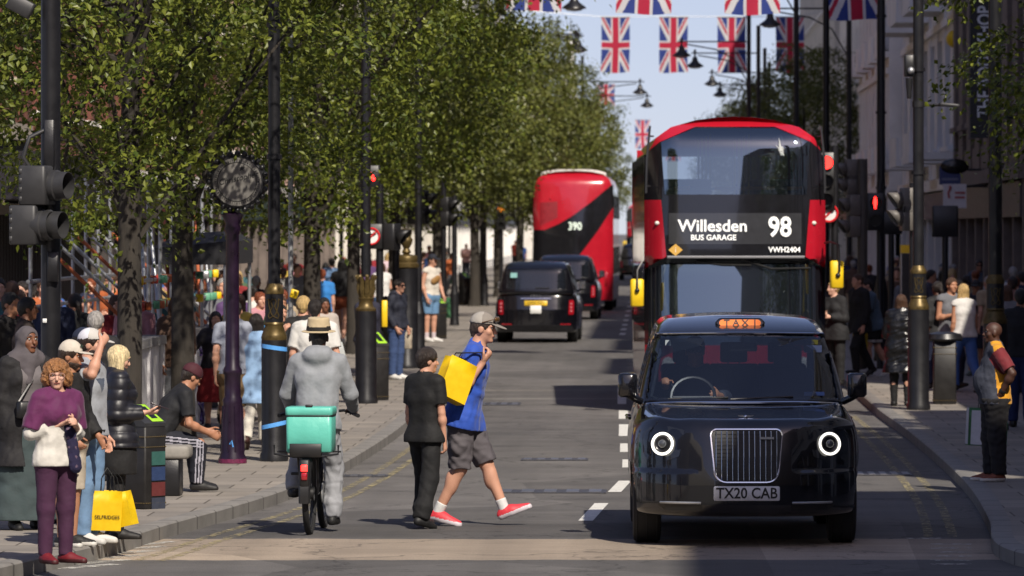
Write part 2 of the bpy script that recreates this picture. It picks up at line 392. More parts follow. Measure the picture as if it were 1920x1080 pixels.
# ------------------------------------------------------------------ people
def V3(*a): return np.array(a, float)
def unit(v): v = np.array(v, float); return v / np.linalg.norm(v)
SKIN = {'pale': (226, 176, 152), 'fair': (214, 160, 134), 'tan': (186, 132, 102), 'brown': (128, 82, 58), 'dark': (78, 48, 36)}
def skin_mat(k): return cmat(SKIN[k], 0.55, 0.07, 0.12, 120, name='skin_' + k)
DOWN = (0.10, 0.02, -1); 
def person(label, loc, rz, H=1.7, skin='fair', fat=1.0, fem=False, lean=0, side=0, twist=0, head=(0, 0), arms=None, legs=None, hands=None,
           top=None, bottom=None, over=None, shoes=((30, 30, 32), None), hair=('short', (40, 30, 24)), hat=None, socks=None, h=0.012, group=None, seed=0,
           sit=None, extras=None, face=False, base=None, bust=0.0, name='person'):
    """local frame: faces -y, person's left is +x.  arms/legs: side -> directions; angles in degrees"""
    arms = arms or {}; legs = legs or {}; hands = hands or {}
    la, sd = R(lean), R(side)
    u = unit((sin(sd), -sin(la), cos(la) * cos(sd))); fw = unit(np.array((0, -cos(la), -sin(la)))); 
    tw = R(twist); X0 = V3(1, 0, 0)
    sx = unit(V3(cos(tw), -sin(tw), 0)); fs = unit(np.cross(u, sx) * -1) if True else fw   # shoulder axis, chest forward
    fs = unit(np.cross(sx, u)); fs = fs if fs[1] < 0 else -fs
    sw = (0.098 if fem else 0.108) * H * (0.6 + 0.4 * fat); hw = (0.056 if fem else 0.05) * H
    J = {}; pel = V3(0, 0, 0); J['pel'] = pel
    waist = pel + u * 0.095 * H; chest = pel + u * 0.205 * H; shc = pel + u * 0.282 * H; neck = pel + u * 0.318 * H
    for s, sg in (('L', 1), ('R', -1)):
        J['sh' + s] = shc + sx * sw * sg
        d = arms.get(s, (DOWN, DOWN))
        f = lambda v: unit(V3(v[0] * sg, v[1], v[2]))        # x is outward
        du, df = f(d[0]), f(d[1])
        J['el' + s] = J['sh' + s] + du * 0.172 * H; J['wr' + s] = J['el' + s] + df * 0.150 * H
        J['df' + s] = df
        J['hip' + s] = pel + X0 * hw * sg - V3(0, 0, 0.02 * H)
        g = legs.get(s, ((0.02, 0, -1), (0.0, 0.03, -1), 8, 0)); gt, gs = f(g[0]), f(g[1])
        J['kn' + s] = J['hip' + s] + gt * 0.243 * H; J['an' + s] = J['kn' + s] + gs * 0.232 * H
        ya, pa = R(g[2]) * sg, R(g[3])
        ff = V3(sin(ya) * cos(pa), -cos(ya) * cos(pa), sin(pa)); J['ff' + s] = ff
        J['fu' + s] = unit(np.cross(np.cross(ff, V3(0, 0, 1)), ff)) * 1.0
        J['sole' + s] = J['an' + s] - J['fu' + s] * 0.042 * H
    zmin = min((J['sole' + s] + J['ff' + s] * q * H)[2] for s in 'LR' for q in (-0.03, 0.1)) if sit is None else -sit
    hy, hp = R(head[0]), R(head[1])
    hf = V3(sin(hy) * cos(hp), -cos(hy) * cos(hp), sin(hp)); hl = unit(np.cross(V3(0, 0, 1), hf)) * 1.0; hl = hl if hl @ V3(cos(hy), sin(hy), 0) > 0 else -hl
    hu = unit(np.cross(hf, hl)); hu = hu if hu[2] > 0 else -hu
    hc = neck + unit(u * 0.6 + V3(0, 0, 0.4)) * 0.082 * H + hf * 0.014 * H
    sh = V3(0, 0, -zmin)
    for k in J:
        if k[:2] not in ('df', 'ff', 'fu'): J[k] = J[k] + sh
    pel, waist, chest, shc, neck, hc = [q + sh for q in (pel, waist, chest, shc, neck, hc)]
    HM = np.stack([hl, hf, hu])     # head rows: x side, y front, z up
    def hp_(x, y, z): return hc + (hl * x + hf * y + hu * z) * H
    # ---- body, one surface
    def torso(S, t, lowest=0):
        S.cap(J['hipL'], J['hipR'], 0.064 * H * fat + t, k=0.05)
        S.cap(waist - sx * 0.03 * H * fat, waist + sx * 0.03 * H * fat, (0.052 if fem else 0.058) * H * fat + t, k=0.07)
        S.cap(chest - sx * 0.044 * H, chest + sx * 0.044 * H, 0.061 * H * (0.5 + 0.5 * fat) + t, k=0.06)
        S.cap(J['shL'] * 0.86 + J['shR'] * 0.14, J['shR'] * 0.86 + J['shL'] * 0.14, 0.041 * H + t * 0.8, k=0.06)
        if fat > 1.15: S.ell(waist + fw * 0.045 * H * fat - u * 0.005 * H, np.array((0.075, 0.065, 0.085)) * H * fat * 0.9 + t, k=0.06)
        if fem or bust:
            for q in (-1, 1): S.ell(chest + fs * 0.045 * H + sx * 0.04 * H * q + u * 0.01 * H, np.array((0.035, 0.034, 0.036)) * H * (1 + bust) + t, k=0.03)
        S.cap(shc - u * .01 * H, neck + u * 0.012 * H, 0.05 * H + t * .6, 0.034 * H + t * .4, k=0.05)
    B = Sdf(0.03); torso(B, 0.0)
    B.cap(neck - u * 0.02 * H, hc - hu * 0.03 * H - hf * .008 * H, 0.033 * H * (0.9 if fem else 1.0), 0.031 * H * (0.88 if fem else 1.0), k=0.025)
    B.ell(hp_(0, -0.004, 0.016), np.array((0.043, 0.054, 0.050)) * H, HM, k=0.01)
    B.ell(hp_(0, 0.012, -0.022), np.array((0.034, 0.040, 0.045)) * H, HM, k=0.02)
    B.ell(hp_(0, 0.038, -0.052), np.array((0.017, 0.014, 0.012)) * H, HM, k=0.018)
    if h < 0.014:
        B.cap(hp_(0, 0.050, 0.008), hp_(0, 0.062, -0.014), 0.0055 * H, 0.0085 * H, k=0.012)
        for q in (-1, 1):
            B.ell(hp_(q * 0.043, -0.004, -0.004), np.array((0.006, 0.014, 0.019)) * H, HM, k=0.006)
            B.cap(hp_(q * 0.008, 0.049, 0.017), hp_(q * 0.028, 0.044, 0.016), 0.006 * H, k=0.012)
            B.sub(hp_(q * 0.019, 0.052, 0.006), np.array((0.011, 0.008, 0.008)) * H, HM, k=0.012)
            B.ell(hp_(q * 0.024, 0.032, -0.012), np.array((0.014, 0.013, 0.014)) * H, HM, k=0.02)
        B.ell(hp_(0, 0.049, -0.029), np.array((0.015, 0.007, 0.005)) * H, HM, k=0.008)
        B.ell(hp_(0, 0.047, -0.036), np.array((0.012, 0.007, 0.005)) * H, HM, k=0.008)
    for s, sg in (('L', 1), ('R', -1)):
        a, e, w = J['sh' + s], J['el' + s], J['wr' + s]
        th = (0.9 if fem else 1.0) * (0.55 + 0.45 * fat)
        B.cap(a, e, 0.030 * H * th, 0.023 * H * th, k=0.02); B.cap(e, w, 0.0235 * H * th, 0.0155 * H * th, k=0.012)
        B.ell(e * 0.72 + w * 0.28, np.array((0.026,) * 3) * H * th * 0.98, k=0.03)
        kn, an = J['kn' + s], J['an' + s]
        B.cap(J['hip' + s], kn, 0.052 * H * fat, 0.034 * H, k=0.03); B.cap(kn, an, 0.033 * H, 0.021 * H, k=0.02)
        B.ell(kn * 0.7 + an * 0.3 + V3(0, 0.008 * H, 0), np.array((0.027, 0.029, 0.055)) * H, k=0.03)
        B.cap(an, an + J['ff' + s] * 0.07 * H - J['fu' + s] * .024 * H, 0.018 * H, 0.010 * H, k=0.01)
        # hand
        hd = hands.get(s, {}); d = unit(hd.get('dir', J['df' + s])) if 'dir' not in hd else unit(V3(hd['dir'][0] * sg, hd['dir'][1], hd['dir'][2]))
        nrm = V3(hd['n'][0] * sg, *hd['n'][1:]) if 'n' in hd else V3(-sg, 0, 0)
        nrm = nrm - d * (nrm @ d)
        if np.linalg.norm(nrm) < 0.1: nrm = np.cross(d, V3(0, 0, 1)) if abs(d[2]) < .9 else V3(0, -1, 0)
        nrm = unit(nrm); lat = unit(np.cross(d, nrm)) * sg
        curl = hd.get('curl', 0.45); u_ = 0.0058 * H / 1.02
        B.cap(w + d * 0.012 * H, w + d * 0.05 * H, 0.019 * H, 0.021 * H, k=0.012, flat=(nrm, 1.7))
        J['palm' + s] = w + d * 0.04 * H + nrm * 0.012 * H
        if h < 0.014:
            for i, (q, L) in enumerate(((-0.0155, 0.040), (-0.005, 0.046), (0.0055, 0.043), (0.0155, 0.034))):
                p = w + d * 0.05 * H + lat * q * H; ang = curl * 0.5
                for L2, r in ((L * 0.45, u_), (L * 0.32, u_ * 0.95), (L * 0.26, u_ * 0.88)):
                    dd = unit(d * cos(ang) + nrm * sin(ang)); p2 = p + dd * L2 * H
                    B.cap(p, p2, r, r * 0.95, k=0.004); p = p2; ang += curl * 0.95 + 0.08 * i * curl
            p = w + d * 0.018 * H - lat * 0.016 * H; ang = 0.6
            t1 = p + unit(d * 0.75 - lat * 0.62 + nrm * 0.3) * 0.03 * H; t2 = t1 + unit(d * 0.9 - lat * 0.1 + nrm * (0.2 + curl * 0.5)) * 0.027 * H
            B.cap(p, t1, u_ * 1.5, u_ * 1.1, k=0.012); B.cap(t1, t2, u_ * 1.1, u_ * 0.9, k=0.004)
        else:
            dd = unit(d * cos(curl) + nrm * sin(curl)); B.cap(w + d * 0.05 * H, w + d * 0.05 * H + dd * 0.038 * H, 0.018 * H, 0.012 * H, k=0.01, flat=(nrm, 1.8))
    P, Q = B.mesh(h)
    body = arr2obj(name, P, Q, skin_mat(skin)); body.location = loc; body.rotation_euler = (0, 0, rz)
    tag(body, label, 'person', group)
    hh = h * 1.0
    def emit(S, nm, m, matfn=None, hs=1.0):
        P, Q = S.mesh(hh * hs)
        if len(Q): return arr2obj(nm, P, Q, m, body, matfn)
    # ---- shoes
    for s, sg in (('L', 1), ('R', -1)):
        ff, fu, an, so = J['ff' + s], J['fu' + s], J['an' + s], J['sole' + s]; lat = unit(np.cross(ff, fu))
        S = Sdf(0.025)
        S.cap(so - ff * 0.018 * H + fu * 0.022 * H, so + ff * 0.03 * H + fu * 0.024 * H, 0.026 * H, 0.028 * H, flat=(lat, 1.12))
        S.cap(so + ff * 0.03 * H + fu * 0.022 * H, so + ff * 0.108 * H + fu * 0.010 * H, 0.029 * H, 0.020 * H, flat=(lat, 0.95))
        S.cap(so + fu * 0.03 * H, an + fu * (0.012 * H), 0.026 * H, 0.024 * H, cut=(an + fu * 0.004 * H, fu))
        S.cut(so, -fu)
        c1, c2 = shoes[0], shoes[1]
        m = [cmat(c1, 0.6, 0.1, 0.1)] + ([cmat(c2, 0.6, 0.06, 0.05)] if c2 else [])
        emit(S, 'shoe', m, (lambda C, so=so, fu=fu: ((C - so) @ fu < 0.021 * H).astype(int)) if c2 else None, 1.0 if h < 0.02 else 0.8)
        if socks:
            S = Sdf(0.02); kn = J['kn' + s]; tp = an * (1 - socks[1]) + kn * socks[1]
            S.cap(an - fu * .01 * H, tp, 0.0245 * H, 0.027 * H, cut=(tp, kn - an)); emit(S, 'sock', cmat(socks[0], 0.85))
    # ---- garments
    def sleeve(S, s, amt, t, th):
        a, e, w = J['sh' + s], J['el' + s], J['wr' + s]
        if amt <= 0: return
        q = min(amt, 1.0); p = a + (e - a) * q
        S.cap(a, p, 0.030 * H * th + t * 1.05, (0.030 - 0.007 * q) * H * th + t * 1.3, k=0.02, cut=(p, e - a) if amt <= 1 else None)
        if amt > 1:
            p = e + (w - e) * (amt - 1); q = amt - 1
            S.cap(e, p, 0.024 * H * th + t * 1.2, (0.024 - 0.008 * q) * H * th + t, k=0.02, cut=(p, w - e))
    th = (0.9 if fem else 1.0) * (0.55 + 0.45 * fat)
    def upper(g, nm_default, tadd=0.0):
        t = g.get('t', 0.012) + tadd; S = Sdf(0.03); torso(S, t)
        hem = g.get('hem', 0.02); hemp = pel + u * hem * H
        if hem < 0.04:
            S.cap(pel - X0 * 0.035 * H + u * (hem - .02) * H, pel + X0 * 0.035 * H + u * (hem - .02) * H, 0.062 * H * fat + t + g.get('flare', 0.004), k=0.06)
            if hem < -0.05: S.cap(pel - X0 * 0.045 * H + u * (hem - .01) * H, pel + X0 * 0.045 * H + u * (hem - .01) * H, 0.06 * H * fat + t + g.get('flare', 0.004), k=0.12)
            if hem < -0.05:
                for s in 'LR': S.cap(J['hip' + s], J['hip' + s] + (J['kn' + s] - J['hip' + s]) * min(1, -hem / .22), 0.056 * H * fat + t, k=0.08)
        for s in 'LR': sleeve(S, s, g.get('sleeve', 0.55), t, th)
        if g.get('hood'):
            S.cap(neck + fs * -0.02 * H - sx * 0.03 * H, neck - fs * 0.02 * H + sx * 0.03 * H, 0.042 * H, k=0.03)
            S.ell(neck - fs * 0.05 * H - u * 0.012 * H, np.array((0.07, 0.04, 0.045)) * H, k=0.03)
        if g.get('collar'): S.cap(neck - u * .02 * H, neck + u * (0.02 + .02 * g['collar']) * H, 0.043 * H + t * .3, 0.041 * H + t * .3, k=0.02, cut=(neck + u * (0.018 + .02 * g['collar']) * H, u))
        else: S.sub(neck + u * 0.022 * H + fs * 0.012 * H, np.array((0.041, 0.046, 0.034 + g.get('vneck', 0))) * H, np.stack([sx, -fs, u]), k=0.004)
        if g.get('fall', 1):
            for q in (-1, 1): S.cap(chest + sx * 0.036 * H * q - u * .02 * H, pel + u * max(hem, 0) * H + X0 * 0.036 * H * q * (0.8 + .2 * fat), 0.057 * H * (.5 + .5 * fat) + t, 0.058 * H * fat + t, k=0.05)
        S.cut(hemp, -u)
        if g.get('arms_cut'): pass
        S.wrinkle(g.get('wr', 0.003), g.get('wl', 0.10), seed + 3)
        if g.get('wr2'): S.wrinkle(g['wr2'], 0.045, seed + 9)
        m = [cmat(c, g.get('rough', 0.8), bump=g.get('bump', 0.15), **({'sheen': 0.12} if g.get('rough', .8) > .6 and max(c) > 90 else {})) for c in g['cols']]
        fn = g.get('fn')
        ctx = dict(H=H, u=u, fs=fs, sx=sx, J=J, pel=pel, neck=neck, chest=chest, waist=waist)
        return emit(S, g.get('name', nm_default), m, (lambda C: fn(C, ctx)) if fn else None)
    if top: upper(top, 'shirt')
    if over: upper(over, 'jacket')
    if bottom:
        g = bottom; t = g.get('t', 0.012); S = Sdf(0.03); kind = g.get('kind', 'trousers'); ctx = dict(H=H, J=J, pel=pel, u=u)
        S.cap(J['hipL'], J['hipR'], 0.064 * H * fat + t, k=0.05); S.cap(waist - u * .04 * H - sx * 0.025 * H, waist - u * .04 * H + sx * 0.025 * H, 0.050 * H * fat + t, k=0.06)
        if kind == 'skirt':
            L = g.get('len', 0.4); b = pel - V3(0, 0, L * H) + V3(*g.get('sway', (0, 0, 0)))
            fl = g.get('flare', 0.03)
            for i in range(1, 5):
                q = i / 4; c = pel * (1 - q) + b * q
                S.cap(c - X0 * (0.05 + fl * q * .6) * H, c + X0 * (0.05 + fl * q * .6) * H, (0.062 + fl * q * .5) * H * fat + t, k=0.10)
            S.cap(pel, b, 0.075 * H, (0.07 + fl) * H, k=0.06)
            S.cut(b, (0, 0, -1))
        else:
            ln = g.get('len', 2.0)
            for s in 'LR':
                hp2, kn, an = J['hip' + s], J['kn' + s], J['an' + s]; q = min(ln, 1.0); p = hp2 + (kn - hp2) * q
                S.cap(hp2, p, 0.053 * H * fat + t, (0.053 * fat - (0.053 * fat - .035) * q) * H + t * g.get('fl', 1.3), k=0.025, cut=(p, kn - hp2) if ln <= 1 else None)
                if ln > 1:
                    q = ln - 1; p = kn + (an - kn) * min(q, .97)
                    S.cap(kn, p, 0.037 * H + t * 1.1, (0.033 - .009 * q) * H + t * g.get('fl', 1.3), k=0.025, cut=(p + (an - kn) * .03, an - kn))
                    if g.get('cuff'): S.cap(kn * .25 + an * .75, kn * .12 + an * .88, 0.034 * H + t * 1.6, 0.03 * H + t * 1.2, k=0.03)
                if g.get('cargo'):
                    S.ell(hp2 * .45 + kn * .55 + V3((1 if s == 'L' else -1) * 0.05 * H, 0.0, 0), np.array((0.022, 0.04, 0.05)) * H, k=0.015)
        S.cut(pel + u * g.get('rise', 0.11 if sit is not None else 0.045 if not top or top.get('hem', .02) > 0 else max(-.01, top.get('hem') + .03)) * H, u)
        S.wrinkle(g.get('wr', 0.004), g.get('wl', 0.11), seed + 5)
        if g.get('wr2'): S.wrinkle(g['wr2'], 0.05, seed + 15)
        fn = g.get('fn')
        emit(S, g.get('name', 'skirt' if kind == 'skirt' else 'shorts' if g.get('len', 2) <= 1.1 else 'trousers'), [cmat(c, g.get('rough', 0.85)) for c in g['cols']], (lambda C: fn(C, ctx)) if fn else None)
    # ---- hair and hats
    def face_sub(S, lowz=-0.02, fwd=0.078, rx=.043, rz=.058, ry=.05): S.sub(hp_(0, fwd, lowz), np.array((rx, ry, rz)) * H, HM, k=0.008)
    hk, hcol = hair[0], hair[1]
    hm = mat('hair_%02x%02x%02x' % hcol, lin(hcol), 0.48, var=0.5, scale=70, bump=0.9, bscale=150, stretch=(1, 1, .10))
    S = Sdf(0.015)
    if hk in ('short', 'crop'):
        e = (hair[2] if len(hair) > 2 and not isinstance(hair[2], str) else 0.006) if hk == 'short' else 0.002
        S.ell(hp_(0, -0.006, 0.018), np.array((0.0445 + e, 0.0555 + e, 0.0515 + e * 1.3)) * H, HM)
        S.cap(hp_(0, -0.035, -0.01), hp_(0, -0.036, -0.035), 0.03 * H, 0.02 * H, k=0.02)
        face_sub(S, -0.026, 0.066, .052, .066, .066)
        for q in (-1, 1): S.sub(hp_(q * .05, 0.004, -0.03), np.array((.018, .03, .036)) * H, HM)
        S.cut(hp_(0, 0, -0.043), -hu); S.wrinkle(0.003, 0.03, seed + 1)
        emit(S, 'hair', hm)
    elif hk in ('long', 'bob', 'bun', 'tail'):
        S.ell(hp_(0, -0.006, 0.016), np.array((0.050, 0.061, 0.057)) * H, HM)
        if hk in ('long', 'bob'):
            L = hair[2] if len(hair) > 2 else (0.20 if hk == 'long' else 0.075)
            bk = hp_(0, -0.034, 0.0)
            for q in (-1, -0.5, 0, 0.5, 1):
                st = bk + hl * q * 0.034 * H + hf * (0.028 * abs(q) ** 2) * H; en = st - V3(0, 0, 1) * L * H - u * 0.0 + hl * q * 0.012 * H - fs * (.012 if L > .1 else 0) * H
                S.cap(st, en, 0.025 * H, 0.019 * H if hk == 'bob' else 0.014 * H, k=0.02)
        elif hk == 'bun': S.ell(hp_(0, -0.055, 0.045), np.array((0.026,) * 3) * H)
        else:
            S.cap(hp_(0, -0.055, 0.02), hp_(0, -0.078, -0.02), 0.018 * H); S.cap(hp_(0, -0.078, -0.02), hp_(0, -0.07, -0.10), 0.018 * H, 0.008 * H)
        face_sub(S, -0.028, 0.072, .040, .068, .06); S.wrinkle(0.003, 0.028, seed + 1); emit(S, 'hair', hm)
    elif hk == 'curly':
        S.ell(hp_(0, -0.012, 0.03), np.array((0.068, 0.066, 0.058)) * H, HM)
        for q in (-1, 1): S.ell(hp_(q * 0.048, -0.01, -0.012), np.array((0.034, 0.042, 0.042)) * H, HM)
        face_sub(S, -0.03, 0.062, .036, .06, .06); S.wrinkle(0.012, 0.05, seed + 1); S.wrinkle(0.008, 0.024, seed + 2); emit(S, 'hair', hm)
    elif hk == 'hijab':
        S.ell(hp_(0, -0.006, 0.014), np.array((0.053, 0.064, 0.061)) * H, HM)
        S.cap(hp_(0, -0.012, -0.03), neck + u * 0.0 - V3(0, 0, .01 * H), 0.052 * H, 0.062 * H, k=0.03)
        S.cap(neck - sx * .05 * H - u * .02 * H, neck + sx * .05 * H - u * .02 * H, 0.058 * H, k=0.04)
        S.cap(neck + fs * .03 * H, chest + fs * .05 * H - sx * .02 * H, 0.045 * H, 0.04 * H, k=0.04)
        face_sub(S, -0.012, 0.060, .035, .056, .05); S.wrinkle(0.006, 0.07, seed + 1); emit(S, 'hijab', cmat(hcol, 0.9))
    if hk == 'crop' and len(hair) > 2 and hair[2] == 'beard' or hk == 'short' and len(hair) > 2 and hair[2] == 'beard':
        S = Sdf(0.012); S.ell(hp_(0, 0.014, -0.034), np.array((0.037, 0.042, 0.036)) * H, HM); S.sub(hp_(0, 0.03, 0.012), np.array((.06, .06, .04)) * H, HM); S.wrinkle(.003, .02, seed); emit(S, 'beard', hm)
    if hat:
        k2, c = hat[0], hat[1]; hm2 = [cmat(c, 0.8)] + ([cmat(hat[2], 0.8)] if len(hat) > 2 else [])
        S = Sdf(0.012)
        if k2 in ('cap', 'flatcap'):
            S.ell(hp_(0, -0.006, 0.022), np.array((0.0505, 0.062, 0.058 if k2 == 'cap' else .064)) * H, HM); S.cut(hp_(0, 0, 0.024), -hu)
            emit(S, 'cap', hm2, (lambda C: ((C - hc) @ hf < -0.002 * H).astype(int)) if len(hat) > 2 else None)
            S = Sdf(0.01); dz = 0.026
            S.ell(hp_(0, 0.070, dz - (.006 if k2 == 'cap' else 0)), np.array((0.045, 0.045, 0.0055)) * H, np.stack([hl, unit(hf - hu * (.28 if k2 == 'cap' else .04)), unit(hu + hf * (.28 if k2 == 'cap' else .04))]))
            S.cut(hp_(0, 0.042, 0), -hf); emit(S, 'cap_brim', hm2[:1] if k2 == 'cap' else [cmat(hat[3], .8)] if len(hat) > 3 else hm2[:1], None, 0.6)
        elif k2 == 'beanie':
            S.ell(hp_(0, -0.008, 0.026), np.array((0.054, 0.065, 0.060)) * H, HM); S.cut(hp_(0, 0, 0.012), -hu); emit(S, 'beanie', hm2)
        elif k2 == 'straw':
            S.cap(hp_(0, -0.004, 0.03), hp_(0, -0.004, 0.078), 0.062 * H, 0.054 * H, cut=(hp_(0, 0, 0.098), hu)); S.cut(hp_(0, 0, 0.03), -hu)
            emit(S, 'hat_crown', hm2, (lambda C: (np.abs((C - hc) @ hu - 0.046 * H) < 0.010 * H).astype(int)) if len(hat) > 2 else None)
            S = Sdf(0.01); S.ell(hp_(0, -0.004, 0.03), np.array((0.084, 0.088, 0.006)) * H, HM); emit(S, 'hat_brim', hm2[:1], None, 0.5)
    if face:
        for q in (-1, 1):
            mb = MB(); mb.sphere(hp_(q * 0.019, 0.0455, 0.007), np.array((.0062, .005, .0042)) * H, 8, 6); mb.cur = 1; mb.sphere(hp_(q * 0.019, 0.0492, 0.007), 0.003 * H, 8, 5)
            mb.build('eye', [mat('eye_white', (.55, .53, .5), .3, var=0), mat('eye_dark', (.02, .014, .01), .2, var=0)], body)
            mb = MB(); mb.tube([hp_(q * 0.008, 0.0535, 0.021), hp_(q * 0.019, 0.053, 0.0245), hp_(q * 0.03, 0.046, 0.02)], 0.0024 * H, 5); mb.build('eyebrow', hm, body)
        mb = MB(); mb.tube([hp_(-0.014, 0.0525, -0.032), hp_(0, 0.0568, -0.0315), hp_(0.014, 0.0525, -0.032)], [0.0025 * H, 0.0042 * H, 0.0025 * H], 6); mb.build('lips', cmat((150, 88, 80) if skin in ('pale', 'fair', 'tan') else (92, 50, 46), .5), body)
    if face == 'shades' or (extras and 'shades' in extras):
        mb = MB()
        for q in (-1, 1): mb.sphere(hp_(q * 0.02, 0.054, 0.007), np.array((0.016, 0.004, 0.013)) * H, 10, 6); mb.tube([hp_(q * .036, .048, .01), hp_(q * .045, 0.0, .008)], .0022 * H, 5)
        mb.tube([hp_(-.01, .057, .011), hp_(.01, .057, .011)], .002 * H, 5); mb.build('sunglasses', M_DARKLENS, body)
    if extras and 'glasses' in extras:
        mb = MB()
        for q in (-1, 1):
            mb.tube([hp_(q * .021 + .0165 * cos(a), .058 - .004 * abs(cos(a)), .006 + .0125 * sin(a)) for a in np.linspace(0, 2 * pi, 15)], .0016 * H, 5); mb.tube([hp_(q * .037, .053, .01), hp_(q * .045, 0.0, .008)], .0014 * H, 5)
        mb.tube([hp_(-.006, .058, .01), hp_(.006, .058, .01)], .0016 * H, 5); mb.build('glasses', cmat((190, 150, 140), .3), body)
    J.update(neck=neck, chest=chest, waist=waist, hc=hc, hf=hf, hl=hl, hu=hu, u=u, fs=fs, sx=sx, H=H, shc=shc)
    body_w = lambda p: np.array(loc) + np.array((cos(rz) * p[0] - sin(rz) * p[1], sin(rz) * p[0] + cos(rz) * p[1], p[2]))
    return body, J, body_w
# ------------------------------------------------------------------ ground
LK = [(-60, 31), (-9, 32.5), (-6.4, 35.5), (-5.2, 39), (-4.62, 42.5), (-4.29, 44.7), (-4.06, 47.5), (-3.75, 50.5), (-3.45, 54.4), (-3.25, 61), (-3.16, 72), (-3.4, 95), (-4.0, 130), (-4.5, 180), (-4.7, 260), (-4.7, 900)]
RK = [(60, 40.2), (6, 40.8), (3.5, 41.8), (2.85, 43.2), (2.70, 45), (2.85, 48.2), (3.02, 54), (3.1, 61), (3.12, 70), (3.08, 78.4), (3.2, 110), (3.4, 180), (3.5, 260), (3.5, 900)]
def smooth_line(P, n=5):
    o = []
    for i in range(len(P) - 1):
        p0, p1, p2, p3 = [np.array(P[max(0, min(len(P) - 1, j))], float) for j in (i - 1, i, i + 1, i + 2)]
        for k in range(n):
            t = k / n
            m1 = (p2 - p0) * 0.5 * min(1, np.linalg.norm(p2 - p1) / max(np.linalg.norm(p2 - p0) * .5, 1e-6)); m2 = (p3 - p1) * 0.5 * min(1, np.linalg.norm(p2 - p1) / max(np.linalg.norm(p3 - p1) * .5, 1e-6))
            o.append((2 * t ** 3 - 3 * t * t + 1) * p1 + (t ** 3 - 2 * t * t + t) * m1 + (-2 * t ** 3 + 3 * t * t) * p2 + (t ** 3 - t * t) * m2)
    o.append(np.array(P[-1], float)); return o
LKS, RKS = smooth_line(LK), smooth_line(RK)
def offset_line(L, d):
    o = []
    for i in range(len(L)):
        t = L[min(i + 1, len(L) - 1)] - L[max(i - 1, 0)]; t = t / np.linalg.norm(t); o.append(L[i] + np.array((-t[1], t[0])) * d)
    return o
def kx(L, Y):
    for a, b in zip(L, L[1:]):
        if a[1] <= Y <= b[1]: return a[0] + (b[0] - a[0]) * (Y - a[1]) / (b[1] - a[1])
def nd(m, t): return m.node_tree.nodes.new(t)
